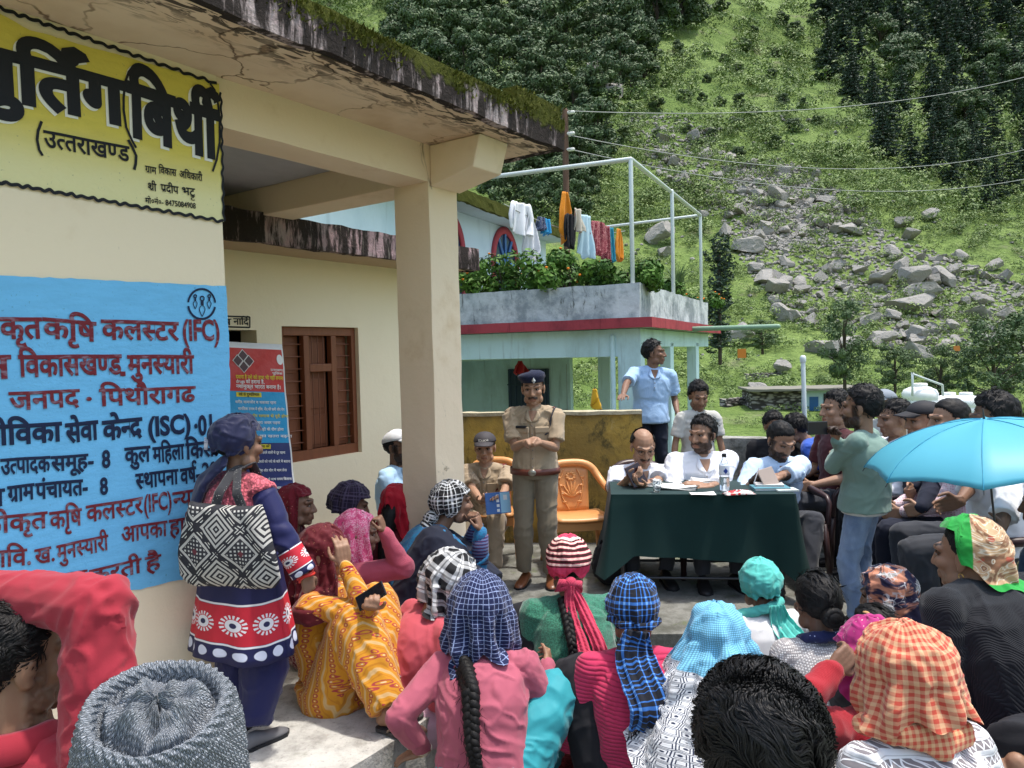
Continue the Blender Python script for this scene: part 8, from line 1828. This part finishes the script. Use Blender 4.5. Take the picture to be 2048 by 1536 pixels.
# washing on the line
def garment(px, py, pw, ph, d, m, label, name, cat='clothes', shape='shirt', seed=1, skew=0.0):
    a = W(px, py, d); o = thing(name, label, cat, a); w = pw * 1.25 / 1480 * d; h = ph / 1480 * d; r = random.Random(seed); rows = []; b = B(); nx, nz = 22, 22
    dirx = (cl1 - cl0).normalized(); dirx.z *= .3; dy = dirx.cross(Vector((0, 0, 1)))
    for j in range(nz + 1):
        t = j / nz; row = []
        for i in range(nx + 1):
            u = i / nx; wd = 1.0
            if shape == 'shirt': wd = np.interp(t, [0, .12, .5, 1], [.62, .85, 1, .80])
            if shape == 'hang': wd = np.interp(t, [0, .35, .8, 1], [.30, .9, 1.0, .55])
            bot = 1 - .16 * abs(math.sin(u * 5 + seed)) * (t ** 3)
            row.append(Vector((0, 0, 0)) + dirx * ((u - .5) * w * wd + skew * h * t) + Vector((0, 0, -h * t * bot)) + dy * ((.05 * math.sin(u * 11 + seed + t * 2) + .03 * math.sin(u * 23 + t * 5)) * (.4 + t)))
        rows.append(row)
    b.grid(rows); b.build('cloth', m, o, solid=.012)
    if shape == 'shirt':
        for sg in (-1, 1):
            p = dirx * (sg * w * .40) + Vector((0, 0, -h * .08)); c = B(); c.tube([p, p + dirx * (sg * w * .12) + Vector((0, 0, -h * .30)), p + dirx * (sg * w * .10) + Vector((0, 0, -h * .62))], [w * .13, w * .12, w * .09], 8, flat=.5); c.build('sleeve', m, o)
    return o
m_or = cloth('orange_cloth', (.62, .22, .015), 'tee'); m_dr = cloth('dark_red_print', (.20, .02, .04), 'print', c2=(.5, .2, .2), k=.6)
for a in ((1042, 406, 46, 70, 12.7, M_WSHIRT, 'white jumper pegged first on the clothesline', 'hanging_jumper', 'clothes', 'shirt', 1), (1060, 424, 30, 100, 12.9, cloth('white_wool', (.66, .67, .72), 'tee'), 'long white trousers hanging beside the white jumper', 'hanging_trousers', 'clothes', 'hang', 2),
          (1082, 434, 16, 28, 13.1, cloth('dark_print', (.02, .03, .07), 'print', c2=(.2, .25, .4)), 'small dark printed cloth on the clothesline', 'hanging_cloth', 'clothes', 'plain', 3), (1092, 438, 15, 34, 13.2, cloth('cyan_cloth', (.03, .28, .55)), 'small bright blue cloth on the clothesline', 'hanging_cloth', 'clothes', 'plain', 4),
          (1130, 384, 34, 106, 13.4, m_or, 'large orange cloth draped highest on the clothesline', 'hanging_cloth', 'clothes', 'hang', 5), (1139, 428, 24, 72, 13.35, M_BLK, 'black garment hanging behind the orange cloth', 'hanging_garment', 'clothes', 'shirt', 6), (1156, 418, 22, 50, 13.5, cloth('cream_cloth', (.55, .50, .42)), 'cream cloth bundle hanging next to the black garment', 'hanging_cloth', 'clothes', 'plain', 7),
          (1170, 430, 30, 90, 13.7, cloth('pale_sky_cloth', (.45, .62, .72)), 'long pale blue cloth on the clothesline', 'hanging_cloth', 'clothes', 'plain', 8), (1196, 443, 34, 72, 14.0, m_dr, 'dark red printed shirt on the clothesline', 'hanging_shirt', 'clothes', 'shirt', 9), (1212, 452, 14, 86, 14.3, m_dr, 'narrow dark red printed scarf hanging lowest', 'hanging_scarf', 'clothes', 'plain', 10), (1220, 455, 14, 80, 14.4, cloth('teal_cloth', (.02, .22, .32)), 'narrow teal cloth beside the dark red scarf', 'hanging_cloth', 'clothes', 'plain', 11), (1237, 458, 24, 66, 14.6, m_or, 'small orange trousers hanging last on the clothesline', 'hanging_trousers', 'clothes', 'hang', 12)):
    garment(*a)
fl_ = garment(1040, 722, 34, 30, 12.8, cloth('red_flag_cloth', (.35, .02, .03)), 'red triangular cloth hanging in the porch of the blue house', 'hanging_cloth', 'clothes', 'hang', 13)
gm = garment(1189, 778, 4, 42, 10.0, cloth('yellow_flag_cloth', (.75, .42, .03)), 'small yellow pennant on a thin stick behind the ochre wall', 'pennant', 'flag', 'hang', 14); p0_ = W(1189, 780, 10.0); B().tube([Vector((0, 0, .02)), Vector((0, 0, -1.2))], .008, 5).build('stick', M_RUST, gm)
# roof garden
def bush(px, py, d, w, h, label, name='marigold_bush', flowers=14, m=None, leaf=.05, n=1500, z0=None):
    if px < 1320: p = onplane(px, py, HL(0, .42, 0), Vv)
    else: p = onplane(px, py, HL(-.42, 0, 0), U)
    p.z = zp - .06; h *= 1.25; w *= 1.3; o = thing(name, label, 'plant', p); bl = [((random.gauss(0, w * .28), random.gauss(0, w * .2), h * random.uniform(.2, .75)), h * random.uniform(.22, .36)) for _ in range(9)]; c, s_ = clumps(bl, n // 9, 1)
    me = leafmesh('foliage', c, leaf, shade=s_, nrm=NRM[0]); me.materials.append(m or M_MARI); q = bpy.data.objects.new('foliage', me); COL.objects.link(q); q.parent = o
    b = B()
    for k in range(5): a = random.uniform(0, 6.28); b.tube([(0, 0, -.05), (math.cos(a) * w * .2, math.sin(a) * w * .2, h * .6)], .012, 5)
    b.build('stem', M_BARK, o)
    for k in range(flowers):
        c = random.choice(bl); dv = Vector((random.gauss(0, 1), random.gauss(0, 1) - .9, abs(random.gauss(0, 1)) + .3)).normalized(); f = Vector(c[0]) + dv * c[1] * 1.02; B().ell(f, (.024, .024, .018), None, 8, 6).build('flower', M_FLOWER, o)
    return o
M_FLOWER = plain((.72, .20, .012), .7)
for px, py, d, w, h, lb, fl in ((950, 594, 11.7, .55, .46, 'bushy marigold at the left end of the roof garden', 6), (1010, 590, 11.5, .60, .58, 'tall marigold bush in front of the arched window', 8), (1075, 584, 11.4, .55, .42, 'lower marigold between two tall bushes', 4), (1135, 580, 11.3, .65, .60, 'widest marigold bush below the washing', 7), (1190, 574, 11.2, .40, .40, 'small marigold at the right of the washing', 3),
                             (1240, 572, 11.2, .55, .34, 'pale green herb beside the first frame post', 1), (1300, 580, 11.6, .5, .34, 'dry brownish plant right of the parapet corner', 1), (1345, 596, 13.0, .55, .40, 'green plant near the second frame post', 1), (1410, 612, 15.0, .60, .36, 'orange flowering plant at the right end of the parapet', 12)):
    bush(px, py, d, w, h, lb, flowers=fl)
gp = thing('grass_clump', 'clump of long blade grass beside the last frame post', 'plant', HL(-.45, 4.6, zp - .1)); b = B()
for k in range(70):
    a = random.uniform(0, 6.28); L = random.uniform(.5, 1.15); t = random.uniform(.2, .9); q = [Vector((0, 0, 0)), Vector((math.cos(a) * L * .22 * t, math.sin(a) * L * .22 * t, L * .6)), Vector((math.cos(a) * L * .62 * t, math.sin(a) * L * .62 * t, L * (.95 - .3 * t)))]; b.tube(q, [.012, .010, .002], 4)
b.build('blades', plain((.11, .17, .06), .6), gp)
# ---------------------------------------------------------------- middle distance: hut, walls, tanks
hp_ = W(1600, 840, 38); hut = thing('stone_hut', 'low stone and pale blue plastered hut with a flat slate roof on the slope', 'building', (hp_.x, hp_.y, 0), -.12)
def hx(px): return (W(px, 800, 38) - hp_).x
hz0, hz1 = W(1600, 845, 38).z, W(1600, 782, 38).z
n = N('dry_stone'); bw = n.voro(n.map(n.obj, (1, 1, 2.6)), 3.2); M_DRY = n.out(n.mix(n.step(bw, .25, .6), (.30, .28, .26), (.055, .05, .045)), .95, .1); n.bump(bw * -1, .8, .08)
lbox('wall', (hx(1505), 0, hz0 - 1), (hx(1602), 2.5, hz1), M_DRY, hut, .25, .06); lbox('plastered_wall', (hx(1602), -.03, hz0 - 1), (hx(1720), 2.5, hz1 + .02), plain((.46, .62, .68), .85), hut)
lbox('roof', (hx(1500), -.5, hz1 + .03), (hx(1728), 3, hz1 + .14), plain((.20, .19, .16), .9), hut, .4, .04); B().box((hx(1617), -.06, hz0 + .55), (hx(1634), -.031, hz1 - .3)).build('window', plain((.03, .12, .30), .4), hut, smooth=False); B().box((hx(1644), -.06, hz0 - .6), (hx(1662), -.031, hz1 - .15)).build('door', M_DARK, hut, smooth=False)
def tank(px, py, ph, d, label):
    p = W(px, py, d); h = ph / 1480 * d; r = h * .40; o = thing('water_tank', label, 'tank', p, 0, None); pr = [(r * .96, 0)]
    for k in range(4): z = h * (.02 + k * .2); pr += [(r * .95, z), (r, z + h * .03), (r, z + h * .16), (r * .95, z + h * .19)]
    pr += [(r * .9, h * .86), (r * .55, h * .93), (r * .42, h * .94)]; lathe(pr, 28).build('tank_body', M_WHITE, o); lathe([(r * .42, h * .94), (r * .42, h), (r * .38, h * 1.02), (.001, h * 1.03)], 20).build('lid', M_WHITE, o); return o
t1 = tank(1840, 850, 82, 26, 'white ribbed water tank standing left of a pair'); t2 = tank(1898, 858, 72, 26, 'white ribbed water tank in the middle of the three'); t3 = tank(1932, 858, 72, 25.5, 'white ribbed water tank at the right end of the three')
tag(B().tube([W(1825, 790, 25.5), W(1825, 745, 25.5), W(1825, 748, 25.5), W(1885, 770, 25.5), W(1886, 790, 25.5)], .04, 6).build('tank_pipe', M_PIPE), 'thin pale pipe looping between the white water tanks', 'pipe')
lp = hill_at(1480, 715, 18); o = B().box((-.6, 0, 0), (.6, .02, 1.0)).build('orange_notice', plain((.60, .20, .03), .6), None, smooth=False); o.location = W(1484, 716, 21); o.scale = (.20, 1, .26); tag(o, 'small orange notice board below the big rock by the house', 'sign')
for px, py, w in ((1480, 690, 85), (1440, 690, 60), (1640, 705, 60), (1680, 715, 90), (1760, 690, 60), (1560, 745, 45), (1830, 720, 70), (1520, 800, 60)): boulder(px, py, w, .7, start=14)
for px0, py0, px1, py1, lb in ((1455, 815, 1575, 800, 'low tumbled dry stone wall in front of the stone hut'), (1500, 762, 1600, 742, 'pale terrace wall line across the green slope'), (1840, 712, 1960, 704, 'short stone terrace wall under the orange sign')):
    a, b_ = hill_at(px0, py0, 14), hill_at(px1, py1, 14); o = thing('terrace_wall', lb, 'wall', a, math.atan2(b_.y - a.y, b_.x - a.x)); L = (Vector((b_.x, b_.y)) - Vector((a.x, a.y))).length; lbox('stones', (0, 0, -1), (L, .5, .45), M_DRY, o, .22, .14)
o = B().box((-.5, 0, 0), (.5, .02, 1)).build('orange_notice', plain((.62, .22, .05), .6), None, smooth=False); o.location = W(1914, 702, 34); o.scale = (.30, 1, .24); tag(o, 'tiny orange sign far up the right slope', 'sign')

# black rucksack under the table
bp = thing('rucksack', 'black rucksack standing on the ground beside the left table leg', 'bag', G(1222, 1168)); b = B(); b.ell((0, 0, .17), (.15, .11, .18)); b.ell((0, -.09, .11), (.11, .05, .09)); o = b.build('bag_body', M_BLK, bp); remesh(o, .012, 4); POST[o.name] = foldfn(.02, 91, [])
for sg in (-1, 1): B().tube([Vector((.06 * sg, .09, .32)), Vector((.08 * sg, .15, .20)), Vector((.07 * sg, .10, .05))], .016, 6, flat=.4).build('strap', M_BLK, bp)
finish()
finish()
